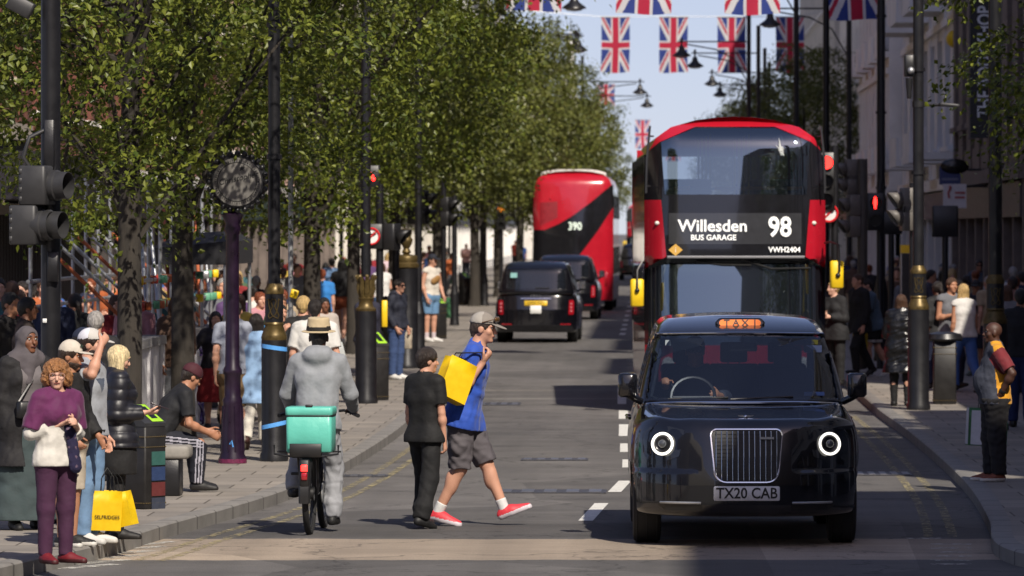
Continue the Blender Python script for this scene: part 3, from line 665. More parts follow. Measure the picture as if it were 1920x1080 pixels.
def ground_mat():
    m = mat('asphalt', (0.115, 0.108, 0.103), 0.85, var=0.16, scale=0.9, bump=0.35, bscale=90)
    n = m.node_tree.nodes; l = m.node_tree.links; b = n['Principled BSDF']
    src = b.inputs['Base Color'].links[0].from_socket
    geo = nd(m, 'ShaderNodeNewGeometry'); sp = nd(m, 'ShaderNodeSeparateXYZ'); l.new(geo.outputs['Position'], sp.inputs[0])
    nz = nd(m, 'ShaderNodeTexNoise'); nz.inputs['Scale'].default_value = 1.3; nz.inputs['Detail'].default_value = 8; nz.inputs['Roughness'].default_value = .75; l.new(geo.outputs['Position'], nz.inputs['Vector'])
    def band(y0, y1, amp, soft):
        a = nd(m, 'ShaderNodeMath'); a.operation = 'MULTIPLY_ADD'; l.new(nz.outputs[0], a.inputs[0]); a.inputs[1].default_value = amp; l.new(sp.outputs[1], a.inputs[2])
        r1 = nd(m, 'ShaderNodeMapRange'); l.new(a.outputs[0], r1.inputs[0]); r1.inputs[1].default_value = y0 + amp * .5; r1.inputs[2].default_value = y0 + amp * .5 + soft
        r2 = nd(m, 'ShaderNodeMapRange'); l.new(a.outputs[0], r2.inputs[0]); r2.inputs[1].default_value = y1 + amp * .5; r2.inputs[2].default_value = y1 + amp * .5 + soft; r2.inputs[3].default_value = 1; r2.inputs[4].default_value = 0
        mm = nd(m, 'ShaderNodeMath'); mm.operation = 'MULTIPLY'; l.new(r1.outputs[0], mm.inputs[0]); l.new(r2.outputs[0], mm.inputs[1]); return mm.outputs[0]
    def mix(fac, k, col, src):
        f = nd(m, 'ShaderNodeMath'); f.operation = 'MULTIPLY'; l.new(fac, f.inputs[0]); f.inputs[1].default_value = k
        x = nd(m, 'ShaderNodeMix'); x.data_type = 'RGBA'; l.new(f.outputs[0], x.inputs[0]); l.new(src, x.inputs[6]); x.inputs[7].default_value = (*col, 1); return x.outputs[2]
    src = mix(band(44.3, 47.3, 0.5, 0.06), 0.92, (0.37, 0.30, 0.23), src)      # worn buff surfacing across the junction
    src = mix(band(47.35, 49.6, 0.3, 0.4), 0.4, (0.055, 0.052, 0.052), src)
    src = mix(band(20, 44.25, 0.2, 0.06), 0.25, (0.07, 0.069, 0.07), src)
    src = mix(band(86.0, 86.7, 0.3, 0.1), 0.7, (0.2, 0.19, 0.175), src)
    src = mix(band(90.5, 91.2, 0.3, 0.1), 0.6, (0.2, 0.18, 0.16), src)
    wv = nd(m, 'ShaderNodeTexNoise'); wv.inputs['Scale'].default_value = 90; wv.inputs['Detail'].default_value = 2; l.new(geo.outputs['Position'], wv.inputs['Vector'])
    sv = nd(m, 'ShaderNodeMapRange'); l.new(wv.outputs[0], sv.inputs[0]); sv.inputs[1].default_value = .35; sv.inputs[2].default_value = .65; sv.inputs[3].default_value = .72; sv.inputs[4].default_value = 1.28
    vm = nd(m, 'ShaderNodeVectorMath'); vm.operation = 'SCALE'; l.new(src, vm.inputs[0]); l.new(sv.outputs[0], vm.inputs['Scale'])
    # tyre-polished tracks and patch repairs
    mp = nd(m, 'ShaderNodeMapping'); mp.inputs['Scale'].default_value = (0.9, 0.03, 1); l.new(geo.outputs['Position'], mp.inputs[0])
    n3 = nd(m, 'ShaderNodeTexNoise'); n3.inputs['Scale'].default_value = 1.6; n3.inputs['Detail'].default_value = 4; l.new(mp.outputs[0], n3.inputs['Vector'])
    m3 = nd(m, 'ShaderNodeMapRange'); l.new(n3.outputs[0], m3.inputs[0]); m3.inputs[1].default_value = .35; m3.inputs[2].default_value = .65; m3.inputs[3].default_value = .84; m3.inputs[4].default_value = 1.12
    v2 = nd(m, 'ShaderNodeVectorMath'); v2.operation = 'SCALE'; l.new(vm.outputs[0], v2.inputs[0]); l.new(m3.outputs[0], v2.inputs['Scale'])
    def mul(src, tex, lo, hi, a=.4, b_=.6):
        r = nd(m, 'ShaderNodeMapRange'); l.new(tex, r.inputs[0]); r.inputs[1].default_value = a; r.inputs[2].default_value = b_; r.inputs[3].default_value = lo; r.inputs[4].default_value = hi
        v = nd(m, 'ShaderNodeVectorMath'); v.operation = 'SCALE'; l.new(src, v.inputs[0]); l.new(r.outputs[0], v.inputs['Scale']); return v.outputs[0]
    mp2 = nd(m, 'ShaderNodeMapping'); mp2.inputs['Scale'].default_value = (.45, .16, 1); l.new(geo.outputs['Position'], mp2.inputs[0])
    vo = nd(m, 'ShaderNodeTexVoronoi'); vo.inputs['Scale'].default_value = 1.0; l.new(mp2.outputs[0], vo.inputs['Vector'])
    sx_ = nd(m, 'ShaderNodeSeparateXYZ'); l.new(vo.outputs['Color'], sx_.inputs[0]); src = mul(v2.outputs[0], sx_.outputs[0], .80, 1.10, .2, .8)
    ds = nd(m, 'ShaderNodeVectorMath'); ds.operation = 'ADD'; n5 = nd(m, 'ShaderNodeTexNoise'); n5.inputs['Scale'].default_value = 2.0; n5.inputs['Detail'].default_value = 6; l.new(geo.outputs['Position'], n5.inputs['Vector']); l.new(geo.outputs['Position'], ds.inputs[0]); l.new(n5.outputs['Color'], ds.inputs[1])
    mp3 = nd(m, 'ShaderNodeMapping'); mp3.inputs['Scale'].default_value = (.5, .28, 1); l.new(ds.outputs[0], mp3.inputs[0])
    ve = nd(m, 'ShaderNodeTexVoronoi'); ve.feature = 'DISTANCE_TO_EDGE'; ve.inputs['Scale'].default_value = 1.1; l.new(mp3.outputs[0], ve.inputs['Vector']); src = mul(src, ve.outputs[0], .52, 1.0, .004, .014)
    mp4 = nd(m, 'ShaderNodeMapping'); mp4.inputs['Scale'].default_value = (.35, .9, 1); l.new(geo.outputs['Position'], mp4.inputs[0])
    n6 = nd(m, 'ShaderNodeTexNoise'); n6.inputs['Scale'].default_value = 1.4; n6.inputs['Detail'].default_value = 7; n6.inputs['Roughness'].default_value = .7; l.new(mp4.outputs[0], n6.inputs['Vector']); src = mul(src, n6.outputs[0], .82, 1.22, .32, .70)
    l.new(src, b.inputs['Base Color']); return m
def slab_mat():
    m = mat('paving_slabs', (0.235, 0.213, 0.188), 0.8, var=0.16, scale=1.7, bump=0.15, bscale=40)
    n = m.node_tree.nodes; l = m.node_tree.links; b = n['Principled BSDF']; src = b.inputs['Base Color'].links[0].from_socket
    br = nd(m, 'ShaderNodeTexBrick'); br.inputs['Scale'].default_value = 1.0; br.inputs['Brick Width'].default_value = 0.62; br.inputs['Row Height'].default_value = 0.75; br.inputs['Mortar Size'].default_value = 0.010
    br.inputs['Color1'].default_value = (1.1, 1.08, 1.05, 1); br.inputs['Color2'].default_value = (.82, .82, .82, 1); br.inputs['Mortar'].default_value = (.35, .33, .3, 1)
    geo = nd(m, 'ShaderNodeNewGeometry'); l.new(geo.outputs['Position'], br.inputs['Vector'])
    x = nd(m, 'ShaderNodeMix'); x.data_type = 'RGBA'; x.blend_type = 'MULTIPLY'; x.inputs[0].default_value = 1; l.new(src, x.inputs[6]); l.new(br.outputs[0], x.inputs[7]); l.new(x.outputs[2], b.inputs['Base Color'])
    return m
road = MB()
for y0, y1 in ((-60, 30), (30, 120), (120, 400), (400, 2600)): road.quad((-900, y0, 0), (900, y0, 0), (900, y1, 0), (-900, y1, 0))
tag(road.build('road', ground_mat()), kind='structure')
M_SLAB = slab_mat(); M_KERB = mat('granite_kerb', (0.19, 0.18, 0.167), 0.75, var=0.2, scale=3, bump=0.1)
_br = nd(M_KERB, 'ShaderNodeTexWave'); _br.wave_type = 'BANDS'; _br.bands_direction = 'Y'; _br.inputs['Scale'].default_value = .36; _br.inputs['Distortion'].default_value = 0.0
_g = nd(M_KERB, 'ShaderNodeNewGeometry'); _r = nd(M_KERB, 'ShaderNodeMapRange'); _v = nd(M_KERB, 'ShaderNodeVectorMath'); _v.operation = 'SCALE'; _l = M_KERB.node_tree.links; _b = M_KERB.node_tree.nodes['Principled BSDF']
_s = _b.inputs['Base Color'].links[0].from_socket; _l.new(_g.outputs['Position'], _br.inputs['Vector']); _l.new(_br.outputs['Fac'], _r.inputs[0]); _r.inputs[1].default_value = 0; _r.inputs[2].default_value = .012; _r.inputs[3].default_value = .35; _r.inputs[4].default_value = 1
_l.new(_s, _v.inputs[0]); _l.new(_r.outputs[0], _v.inputs['Scale']); _l.new(_v.outputs[0], _b.inputs['Base Color'])
for L, sg in ((LKS, 1), (RKS, -1)):
    O = offset_line(L, 0.17 * sg); n = len(L); k = MB(); p = MB(); p.smooth = k.smooth = False
    k.loft([[(a[0], a[1], -0.02) for a in L], [(a[0], a[1], PAV - .015) for a in L], [(a[0] + (b[0] - a[0]) * .1, a[1] + (b[1] - a[1]) * .1, PAV) for a, b in zip(L, O)], [(b[0], b[1], PAV) for b in O]], closed=False)
    tag(k.build('kerb', M_KERB), kind='structure')
    far = [(-60 * sg, max(b[1], 31 if sg > 0 else 40.2)) for b in O]
    p.loft([[(b[0], b[1], PAV - .003) for b in O], [(f[0], f[1], PAV - .003) for f in far]], closed=False)
    tag(p.build('pavement', M_SLAB), kind='structure')
def paint_mat(name, col, wear):
    m = mat(name, col, 0.75, var=0.15, scale=6); n = m.node_tree.nodes; l = m.node_tree.links; b = n['Principled BSDF']
    geo = nd(m, 'ShaderNodeNewGeometry'); nz = nd(m, 'ShaderNodeTexNoise'); nz.inputs['Scale'].default_value = 9; nz.inputs['Detail'].default_value = 8; nz.inputs['Roughness'].default_value = .8; l.new(geo.outputs['Position'], nz.inputs['Vector'])
    r = nd(m, 'ShaderNodeMapRange'); l.new(nz.outputs[0], r.inputs[0]); r.inputs[1].default_value = wear - .03; r.inputs[2].default_value = wear + .05; l.new(r.outputs[0], b.inputs['Alpha']); return m
M_LINE = paint_mat('worn_white_road_paint', (.62, .61, .57), .36); M_YLINE = paint_mat('worn_yellow_road_paint', (.34, .29, .16), .51); M_OLDLINE = paint_mat('very_worn_white_road_paint', (.5, .49, .45), .5)
def strip(name, pts, w, m, z=0.004):
    L = [np.array(p[:2], float) for p in pts]; A, B = offset_line(L, w / 2), offset_line(L, -w / 2); mb = MB()
    mb.loft([[(a[0], a[1], z) for a in A], [(b[0], b[1], z) for b in B]], closed=False, smooth=False); return tag(mb.build(name, m), kind='structure')
for d in (0.32, 0.52):
    strip('double_yellow_line', [p for p in offset_line(LKS, -d) if 44 < p[1] < 72], 0.08, M_YLINE)
    strip('double_yellow_line', [p for p in offset_line(RKS, d) if 47 < p[1] < 80], 0.08, M_YLINE)
for px, y0, y1, x2 in ((1098, 977, 944, 1128), (1152, 923, 902, 1172), (1178, 877, 862, 1178), (1173, 848, 832, 1173), (1170, 818, 796, 1170), (1169, 786, 770, 1169), (1166, 758, 727, 1166)):
    a, b = at(px, y0), at(x2, y1); strip('lane_dash', [a, a.lerp(b, .5), b], 0.13, M_LINE)
for i in range(9):
    t = i / 8; a = at(1166 + 18 * t, 628 - 70 * t); strip('lane_dash', [a, a + Vector((0.02, 2.2, 0))], 0.14, M_LINE)
for i in range(6):
    y = 1016 + i * 8.5; a, b = at(330 - i * 22, y), at(225 - i * 24, y + 9); strip('crossing_mark', [a, b], 0.16, M_OLDLINE)
for i in range(6):
    y = 1021 + i * 7.5; strip('crossing_mark', [at(1745, y), at(1822, y)], 0.13, M_OLDLINE)
strip('stop_mark', [at(1700, 1010), at(1765, 1010)], 0.18, M_OLDLINE)
M_IRON = mat('cast_iron_cover', (0.07, 0.068, 0.075), 0.55, 0.4, var=0.4, scale=40)
for i, (px, py, w, d, lab) in enumerate(((1040, 862, .75, .55, 'small iron utility cover in the road behind the blue shirt'), (1032, 922, 1.1, .7, 'wide iron drain cover in the road beside the striding man'), (665, 893, .7, .45, 'iron cover in the road by the yellow lines'), (925, 758, .8, 1.2, 'iron access cover in the road near the bus shadow'), (1655, 889, .6, .8, 'small iron cover in the shaded road beside the taxi'))):
    p = at(px, py); t = thing('manhole_cover', lab, 'manhole cover', (p.x, p.y, 0.004), group='iron covers set in the road')
    MB().box((0, 0, 0.002), (w, d, 0.004)).build('cover_plate', M_IRON, t); b = MB()
    for k in range(5): b.box((-w / 2 + w * (k + .5) / 5, 0, 0.007), (w / 9, d * .84, 0.006))
    b.build('tread', mat('worn_iron', (.16, .155, .16), .4, .6, var=.3, scale=30), t)

# ------------------------------------------------------------------ buildings
M_BRICK = mat('red_brick', (0.13, 0.045, 0.032), 0.85, var=0.25, scale=3, bump=.2)
M_STONE = mat('portland_stone', (0.62, 0.585, 0.53), 0.8, var=0.14, scale=1.2)
M_PALE = mat('pale_stone', (0.80, 0.775, 0.73), 0.8, var=0.12, scale=1)
M_GREY = mat('grey_cladding', (0.48, 0.48, 0.485), 0.6, var=0.12, scale=.8)
M_BROWN = mat('brown_stone', (0.15, 0.12, 0.105), 0.75, var=0.3, scale=2)
M_CREAM = mat('cream_render', (0.42, 0.37, 0.30), 0.8, var=0.1, scale=1)
M_PINK = mat('pink_stone', (0.36, 0.24, 0.20), 0.8, var=0.15, scale=1)
M_PANE = mat('window_pane', (0.03, 0.035, 0.045), 0.06, var=0, spec=0.8)
M_SHOP = mat('shop_glass', (0.025, 0.025, 0.03), 0.08, var=0.3, scale=.6, spec=.8)
def building(lab, side, x, y0, y1, h, m, floors, bay, shop=3.6, trim=M_PALE, win=(0.5, 0.62), depth=14, name='building', projecting=0.0, fascia=(.03, .03, .035), detail=True, roof=True, pier=None):
    """a street block: its front stands at x, faces the road; side=+1 right of the road"""
    B = thing(name, lab, 'building', (x, (y0 + y1) / 2, PAV)); w = y1 - y0; q = side
    X = lambda d, y, z: (q * d, y - (y0 + y1) / 2, z)
    wall = MB(); wall.box(X(depth / 2 + .35, (y0 + y1) / 2, h / 2), (depth, w, h))
    nb = max(1, int(round(w / bay))); bw = w / nb; fh = (h - shop - .8) / floors
    if not detail:
        wall.build('wall', m, B); return B
    ww = bw * win[0]
    for i in range(nb + 1):
        pw = (bw - ww) * (1 if 0 < i < nb else .5); yc = y0 + i * bw + (pw / 2 if i == 0 else -pw / 2 if i == nb else 0)
        wall.box(X(.175, yc, (h + shop) / 2), (.35, pw, h - shop))
    for k in range(floors + 1):
        z0 = shop + .4 + k * fh - (fh * (1 - win[1])) * .5; zz = fh * (1 - win[1]) if k < floors else .8
        for i in range(nb): wall.box(X(.19, y0 + (i + .5) * bw, z0 + zz / 2 if k else shop + .3), (.31, ww, zz if k else .8))
    wall.build('wall', m, B)
    tr = MB()
    for nm_, z, d, t in (('string_course', shop, .16, .3), ('cornice', h - .5, .35, .5), ('string_course', shop + fh + .2, .08, .18)): tr = MB(); tr.box(X(-d / 2 + .002, (y0 + y1) / 2, z), (d, w - .01, t)); tr.build(nm_, trim, B)
    for k in range(floors):
        zb = shop + .4 + k * fh + fh * (1 - win[1]) * .5; zt = zb + fh * win[1]
        if PAV + zb > 3 + 429 * y1 / F + 2: continue
        for i in range(nb):
            yc = y0 + (i + .5) * bw; wn = MB()
            wn.quad(X(.28, yc - ww / 2, zb), X(.28, yc + ww / 2, zb), X(.28, yc + ww / 2, zt), X(.28, yc - ww / 2, zt)); wn.cur = 1
            for yy, ww2, z_, hh in ((yc - ww / 2 + .04, .08, (zb + zt) / 2, zt - zb), (yc + ww / 2 - .04, .08, (zb + zt) / 2, zt - zb), (yc, ww - .16, zb + .04, .08), (yc, ww - .16, zt - .04, .08), (yc, .05, (zb + zt) / 2, zt - zb - .16), (yc, ww - .16, (zb + zt) / 2 + .2, .05)):
                wn.box(X(.24, yy, z_), (.07, ww2, hh))
            wn.box(X(-.06, yc, zb - .06), (.14, ww + .2, .12))
            if projecting and i % 2 == 0:
                wn.cur = 2; wn.box(X(-projecting / 2, yc, zb - .3), (projecting, bw * 1.02, .18)); wn.box(X(-projecting + .05, yc, zb + .1), (.08, bw, .6))
            wn.build('window', [M_PANE, trim, m], B)
    sf = MB(); sf.quad(X(.2, y0, 0), X(.2, y1, 0), X(.2, y1, shop), X(.2, y0, shop)); sf.cur = 1
    for i in range(nb + 1): sf.box(X(.08, min(max(y0 + i * bw, y0 + .25), y1 - .25), shop / 2), (.24, .4, shop))
    sf.cur = 2; sf.box(X(.02, (y0 + y1) / 2, shop - .55), (.22, w - .9, .7)); sf.box(X(.1, (y0 + y1) / 2, .25), (.18, w - .9, .5))
    sf.build('shopfront', [M_SHOP, pier or m, mat('fascia_%d' % int(1000 * sum(fascia)), fascia, .5)], B)
    return B
RX = 7.6
building('tall brown block on the near right corner', 1, RX, -75, 36, 20.6, M_BROWN, 4, 3.6, detail=False)
building('pale block on the near left, beside and behind the camera', -1, -12.5, -75, 27, 19, M_STONE, 4, 3.6, detail=False)
building('unseen pale block added far behind the camera to darken reflections', 1, -14, -118, -95, 20, M_STONE, 4, 3.6, detail=False, depth=30)  # unseen block, added so paint and glass mirror less sky
for lab, ya, yb, hh, mm in (('three storey stone block on the near right', 36.2, 43.2, 13.2, M_STONE), ('unseen narrow stone block on the near right, lowered to admit sun', 43.4, 46.2, 10.6, M_PALE), ('stone block on the right beside the emblem columns', 46.4, 56, 14.5, M_STONE), ('unseen pale block on the right next to the stone block, lowered to admit sun', 56.2, 67, 10.6, M_PALE), ('unseen pale block on the right past the stone block, kept low to light the crowd', 67.2, 80, 8.2, M_PALE), ('grey office block on the right', 80.2, 92, 22, M_GREY), ('unseen pale block between the grey blocks, kept low to light the crowd', 92.2, 100, 8.2, M_PALE), ('second grey block on the right before the vertical banner', 100.2, 111, 22, M_GREY)):  # unseen row; the low blocks are shaped to let sun reach the pavement
    building(lab, 1, RX, ya, yb, hh, mm, 1 if hh < 10 else 2, 3.2)
building('dark brown carved stone building behind the shop banner', 1, RX - .3, 111.5, 138.5, 23, M_BROWN, 4, 3.4, trim=M_BROWN, fascia=(.05, .045, .05))
building('grey concrete building with projecting balcony slabs and big windows', 1, RX - .1, 139, 171, 24, mat('light_concrete', (0.70, 0.70, 0.69), .7, var=.12, scale=.8), 5, 4.0, win=(.62, .72), projecting=.9, trim=M_PALE, fascia=(.02, .03, .09))
building('cream classical stone building with sunlit window bays', 1, RX - .5, 171.5, 196, 25, M_PALE, 6, 2.6, win=(.42, .66), projecting=.35)
building('white rendered building with plain flat front', 1, RX, 196.5, 232, 21, M_PALE, 5, 3.0, fascia=(.25, .04, .04))
building('long grey stone building with rows of square windows', 1, RX - .2, 232.5, 288, 26, M_STONE, 6, 3.4)
LX = -11.5
building('cream panelled shop on the near left behind the signal post', -1, LX, 74, 104, 14, M_BRICK, 3, 3.0, shop=4.2, trim=M_CREAM, fascia=(.02, .015, .02), pier=M_BROWN)
building('red brick building with white window surrounds on the left', -1, LX, 104.5, 150, 18, M_BRICK, 4, 3.2, trim=M_PALE, fascia=(.03, .012, .014), pier=mat('dark_pier', (.05, .042, .04), .6, var=.2))
building('pink stone building behind the left street trees', -1, LX, 150.5, 205, 20, M_PINK, 5, 3.6, fascia=(.02, .05, .045), pier=M_BROWN)
building('pale stone department store behind the left trees', -1, LX + .5, 205.5, 300, 20, M_STONE, 5, 4)
building('long pale block far down the left side', -1, LX + 1, 300.5, 460, 17, M_PALE, 4, 5)
building('farthest block on the left of the street', -1, LX + 2.5, 461, 760, 13, M_STONE, 3, 8)
# panelled hoarding on the near-left shopfront
hb = thing('panelled_shopfront', 'cream boarded shopfront with vertical battens at the far left edge', 'shopfront', (LX + .35, 103, PAV))
MB().box((0, 0, 1.45), (.12, 18, 2.9)).build('board', M_CREAM, hb)
b_ = MB()
for k in range(40): b_.box((.08, -8.8 + k * .45, 1.4), (.05, .05, 2.6))
b_.build('batten', mat('dark_batten', (.05, .045, .045), .7), hb)
MB().box((.45, 0, 3.35), (1.0, 18, .8)).build('fascia', mat('dark_fascia', (.012, .01, .016), .5), hb)
# turret far away above the left trees
tu = thing('turret', 'pale stone turret with pointed cap above the left trees', 'turret', (-10.2, 700, 12))
MB().lathe([(1.1, 0), (1.1, 5.5), (1.4, 5.7), (1.4, 6.1), (.8, 6.2), (.75, 8.8), (1.0, 8.9), (1.0, 9.2)], n=12).build('shaft', M_PALE, tu)
MB().lathe([(.9, 9.2), (.6, 10.6), (.3, 12.4), (.1, 14.8)], n=12).build('cap', M_PALE, tu)

# ------------------------------------------------------------------ trees
def leaf_mat(name, c1, c2):
    m = bpy.data.materials.new(name); m.use_nodes = True; n = m.node_tree.nodes; l = m.node_tree.links; b = n['Principled BSDF']; out = n['Material Output']
    g = nd(m, 'ShaderNodeNewGeometry'); r = nd(m, 'ShaderNodeValToRGB'); l.new(g.outputs['Random Per Island'], r.inputs[0])
    r.color_ramp.elements[0].color = (*c1, 1); r.color_ramp.elements[1].color = (*c2, 1)
    l.new(r.outputs[0], b.inputs['Base Color']); b.inputs['Roughness'].default_value = 0.42; b.inputs['Specular IOR Level'].default_value = .35
    t = nd(m, 'ShaderNodeBsdfTranslucent'); x = nd(m, 'ShaderNodeMix'); x.data_type = 'RGBA'; x.blend_type = 'MULTIPLY'; x.inputs[0].default_value = 1; l.new(r.outputs[0], x.inputs[6]); x.inputs[7].default_value = (1.3, 1.5, .5, 1); l.new(x.outputs[2], t.inputs[0])
    ms = nd(m, 'ShaderNodeMixShader'); ms.inputs[0].default_value = .18; l.new(b.outputs[0], ms.inputs[1]); l.new(t.outputs[0], ms.inputs[2]); l.new(ms.outputs[0], out.inputs[0]); return m
M_LEAF = leaf_mat('pear_leaves', (0.040, 0.064, 0.008), (0.165, 0.185, 0.026)); M_LEAF2 = leaf_mat('far_leaves', (0.052, 0.067, 0.013), (0.135, 0.142, 0.032))
M_BARK = mat('bark', (0.030, 0.025, 0.020), 0.9, var=0.4, scale=9, bump=.8, bscale=18, stretch=(1, 1, .25))
def crown_mesh(seed, Rx, Rz, nclu, per, ls, m, sig=.26, hollow=.5, droop=0.0, skip=None, cap=0.0, roof=0):
    """boughs (lobes) carry sprays of leaves on their outer side; dark gaps stay between the boughs"""
    r = np.random.RandomState(seed); L = []; nl = max(12, nclu // 13); guard = 0
    while len(L) < nl and guard < 6000:
        guard += 1; d = r.normal(size=3); d /= np.linalg.norm(d); q = r.uniform(.30, 1) ** .5
        p = d * q * np.array((Rx, Rx, Rz)) * .86
        if p[2] < 0: p[:2] *= 1 + .3 * min(1, -p[2] / Rz)
        else: p[:2] *= 1 + cap * p[2] / Rz  # upper crown widened out of view to shade the boughs below
        rl = r.uniform(.20, .34) * Rx
        if any(np.linalg.norm((p - a) * (1, 1, 1.25)) < .62 * (rl + b) for a, b in L) and guard < 4000: continue
        L.append((p, rl))
    for k in range(roof):  # extra unseen lobes overhead, added to darken the crown beneath
        a = r.uniform(0, 2 * pi); q = r.uniform(0, 1) ** .5 * 1.35 * Rx; L.append((np.array((q * cos(a), q * sin(a) - .55 * Rx, Rz * r.uniform(.22, .8))), r.uniform(.22, .36) * Rx))
    C, BN = [], []
    for p, rl in L:
        for k in range(13):
            d = r.normal(size=3) + np.array((0, 0, .35)) + .5 * p / (np.linalg.norm(p) + .01); d /= np.linalg.norm(d)
            c = p + d * rl * r.uniform(.7, 1.12) * np.array((1.1, 1.1, .8))
            c[2] -= droop * max(0, np.hypot(c[0], c[1]) / Rx - .5) ** 2
            if skip is not None and skip(c): continue
            n_ = d * .6 + np.array((0, 0, .55)) + r.normal(size=3) * .3; C.append(c); BN.append(n_ / np.linalg.norm(n_))
    C = np.array(C); BN = np.array(BN); k = len(C); n = k * per
    cl = np.repeat(C, per, 0); bn = np.repeat(BN, per, 0); g = r.normal(size=(n, 3)) * sig * np.repeat(r.uniform(.6, 1.25, k), per)[:, None]
    g -= bn * (g * bn).sum(1)[:, None] * .62; P = cl + g - bn * (g * g).sum(1)[:, None] * .9
    N = bn + r.normal(size=(n, 3)) * .42; N /= np.linalg.norm(N, axis=1)[:, None]
    D = np.cross(N, r.normal(size=(n, 3))); D /= np.linalg.norm(D, axis=1)[:, None]; D[:, 2] -= .3; D /= np.linalg.norm(D, axis=1)[:, None]
    T = np.cross(N, D); s = (ls * r.uniform(.6, 1.3, n))[:, None]
    V = np.stack([P, P + D * s * .45 + T * s * .30 + N * s * .08, P + D * s, P + D * s * .45 - T * s * .30 + N * s * .08], 1).reshape(-1, 3)
    return C, V, np.arange(n * 4).reshape(-1, 4)
def make_tree(lab, loc, seed, trunk_r, trunk_h, Rx, Rz, zc, nclu, per, ls, m=None, off=(0, 0), group='trees lining the street', sig=.26, lean=0.0, droop=0.0, limbs=26, skip=None, cap=0.0, roof=0):
    t = thing('street_tree', lab, 'tree', loc, group=group); m = m or M_LEAF
    C, V, Q = crown_mesh(seed, Rx, Rz, nclu, per, ls, m, sig, droop=droop, skip=skip, cap=cap, roof=roof)
    cc = np.array((off[0], off[1], zc)); o = arr2obj('crown', V + cc, Q, m, t)
    o.data.polygons.foreach_set('use_smooth', np.zeros(len(Q), bool))
    r = random.Random(seed); tk = MB(); top = Vector((off[0] * .6 + lean, off[1] * .6, zc + Rz * .35))
    tk.tube([(0, 0, -.05), (r.uniform(-.03, .03), 0, .25), (lean * .3, r.uniform(-.05, .05), trunk_h * .5), (lean * .6, 0, trunk_h), tuple(Vector((lean * .6, 0, trunk_h)).lerp(top, .5) + Vector((.1, 0, 0))), tuple(top)], [trunk_r * 1.35, trunk_r * 1.05, trunk_r * .95, trunk_r * .85, trunk_r * .5, .03], 10)
    for i in range(limbs):
        e = Vector(C[r.randrange(len(C))] + cc); z = r.uniform(trunk_h * .75, zc); s = Vector((lean * .6 + (top.x - lean * .6) * max(0, (z - trunk_h)) / (top.z - trunk_h), top.y * max(0, z - trunk_h) / (top.z - trunk_h), z))
        mid = s.lerp(e, .5) + Vector((r.uniform(-.2, .2), r.uniform(-.2, .2), r.uniform(0, .4))); w = trunk_r * r.uniform(.16, .34)
        tk.tube([s, mid, e], [w, w * .6, .008], 5)
    tk.build('trunk', M_BARK, t); return t
def TX(px, Y): return (xat(px, Y), Y, PAV)
make_tree('near street tree with low leafy boughs over the curly haired woman', TX(243, 58), 3, .135, 2.6, 2.7, 3.7, 5.6, 560, 84, .080, cap=.25, group='trees lining the street', droop=.9, sig=.21, off=(-.3, 0), skip=lambda c: -5.3 - .3 + c[0] > -4.62 and 5.6 + c[2] < 4.6 - .25 * max(0, c[0] - 1.6))
make_tree('second near street tree, dark trunk behind the seated man', TX(342, 65), 5, .135, 2.7, 2.8, 4.1, 6.1, 600, 84, .080, cap=.4, roof=34, droop=.8, sig=.21)
make_tree('street tree with forked trunk behind the man in white tee', TX(585, 92), 8, .15, 2.6, 3.1, 4.1, 6.1, 620, 76, .086, cap=.35, roof=16, off=(.2, 0), droop=.9, sig=.23)
make_tree('street tree with its crown behind the amber signal', (-5.9, 112, PAV), 12, .14, 2.8, 3.1, 3.6, 5.9, 460, 60, .108, sig=.25)
t0_ = make_tree('bushy street tree beyond the two black cabs', (-6.1, 134, PAV), 15, .15, 2.9, 3.3, 3.8, 6.1, 480, 50, .125, M_LEAF2, sig=.28)
t1_ = make_tree('bushy tree rising beside the rear bus', (-6.0, 158, PAV), 21, .15, 3.0, 3.5, 3.9, 6.2, 480, 50, .135, M_LEAF2, sig=.29)
for i, (px_, Y, src, s, lab) in enumerate(((-5.7, 181, t0_, 1.08, 'bushy street tree directly behind the top of the rear bus'), (-5.6, 205, t1_, 1.08, 'street tree with its right side open to the sky'), (-5.4, 232, t0_, 1.15, 'distant street tree under the hanging lamp heads'),
        (-5.4, 262, t1_, 1.1, 'distant street tree by the second pair of lamp heads'), (-5.3, 295, t0_, 1.1, 'far street tree at the tip of the left row'), (-5.2, 335, t1_, 1.1, 'farthest low street tree of the left row'), (-5.2, 380, t0_, 1.1, 'very distant tree closing the left row'))):
    c = copy_tree(src, None, lab); c.location = (px_, Y, PAV); c.rotation_euler = (0, 0, i * 1.9 + .7); c.scale = (s, s, s * .95)
for i, (x, Y, src, s, lab) in enumerate(((5.6, 212, t1_, .95, 'right hand street tree behind the red bus roof'), (5.9, 243, t0_, 1.0, 'right hand street tree farther behind the red bus'), (5.8, 280, t1_, 1.0, 'far right hand tree beneath the flags'), (5.6, 320, t0_, 1.0, 'most distant tree of the right hand row'))):
    c = copy_tree(src, None, lab); c.location = (x, Y, PAV); c.rotation_euler = (0, 0, i * 2.3 + 1); c.scale = (s, s, s)
make_tree('near tree on the right with sprays hanging over the shop banner', (6.1, 66, PAV), 31, .15, 2.9, 2.4, 2.5, 5.2, 330, 70, .085, off=(-.3, 0), droop=1.3, sig=.2)
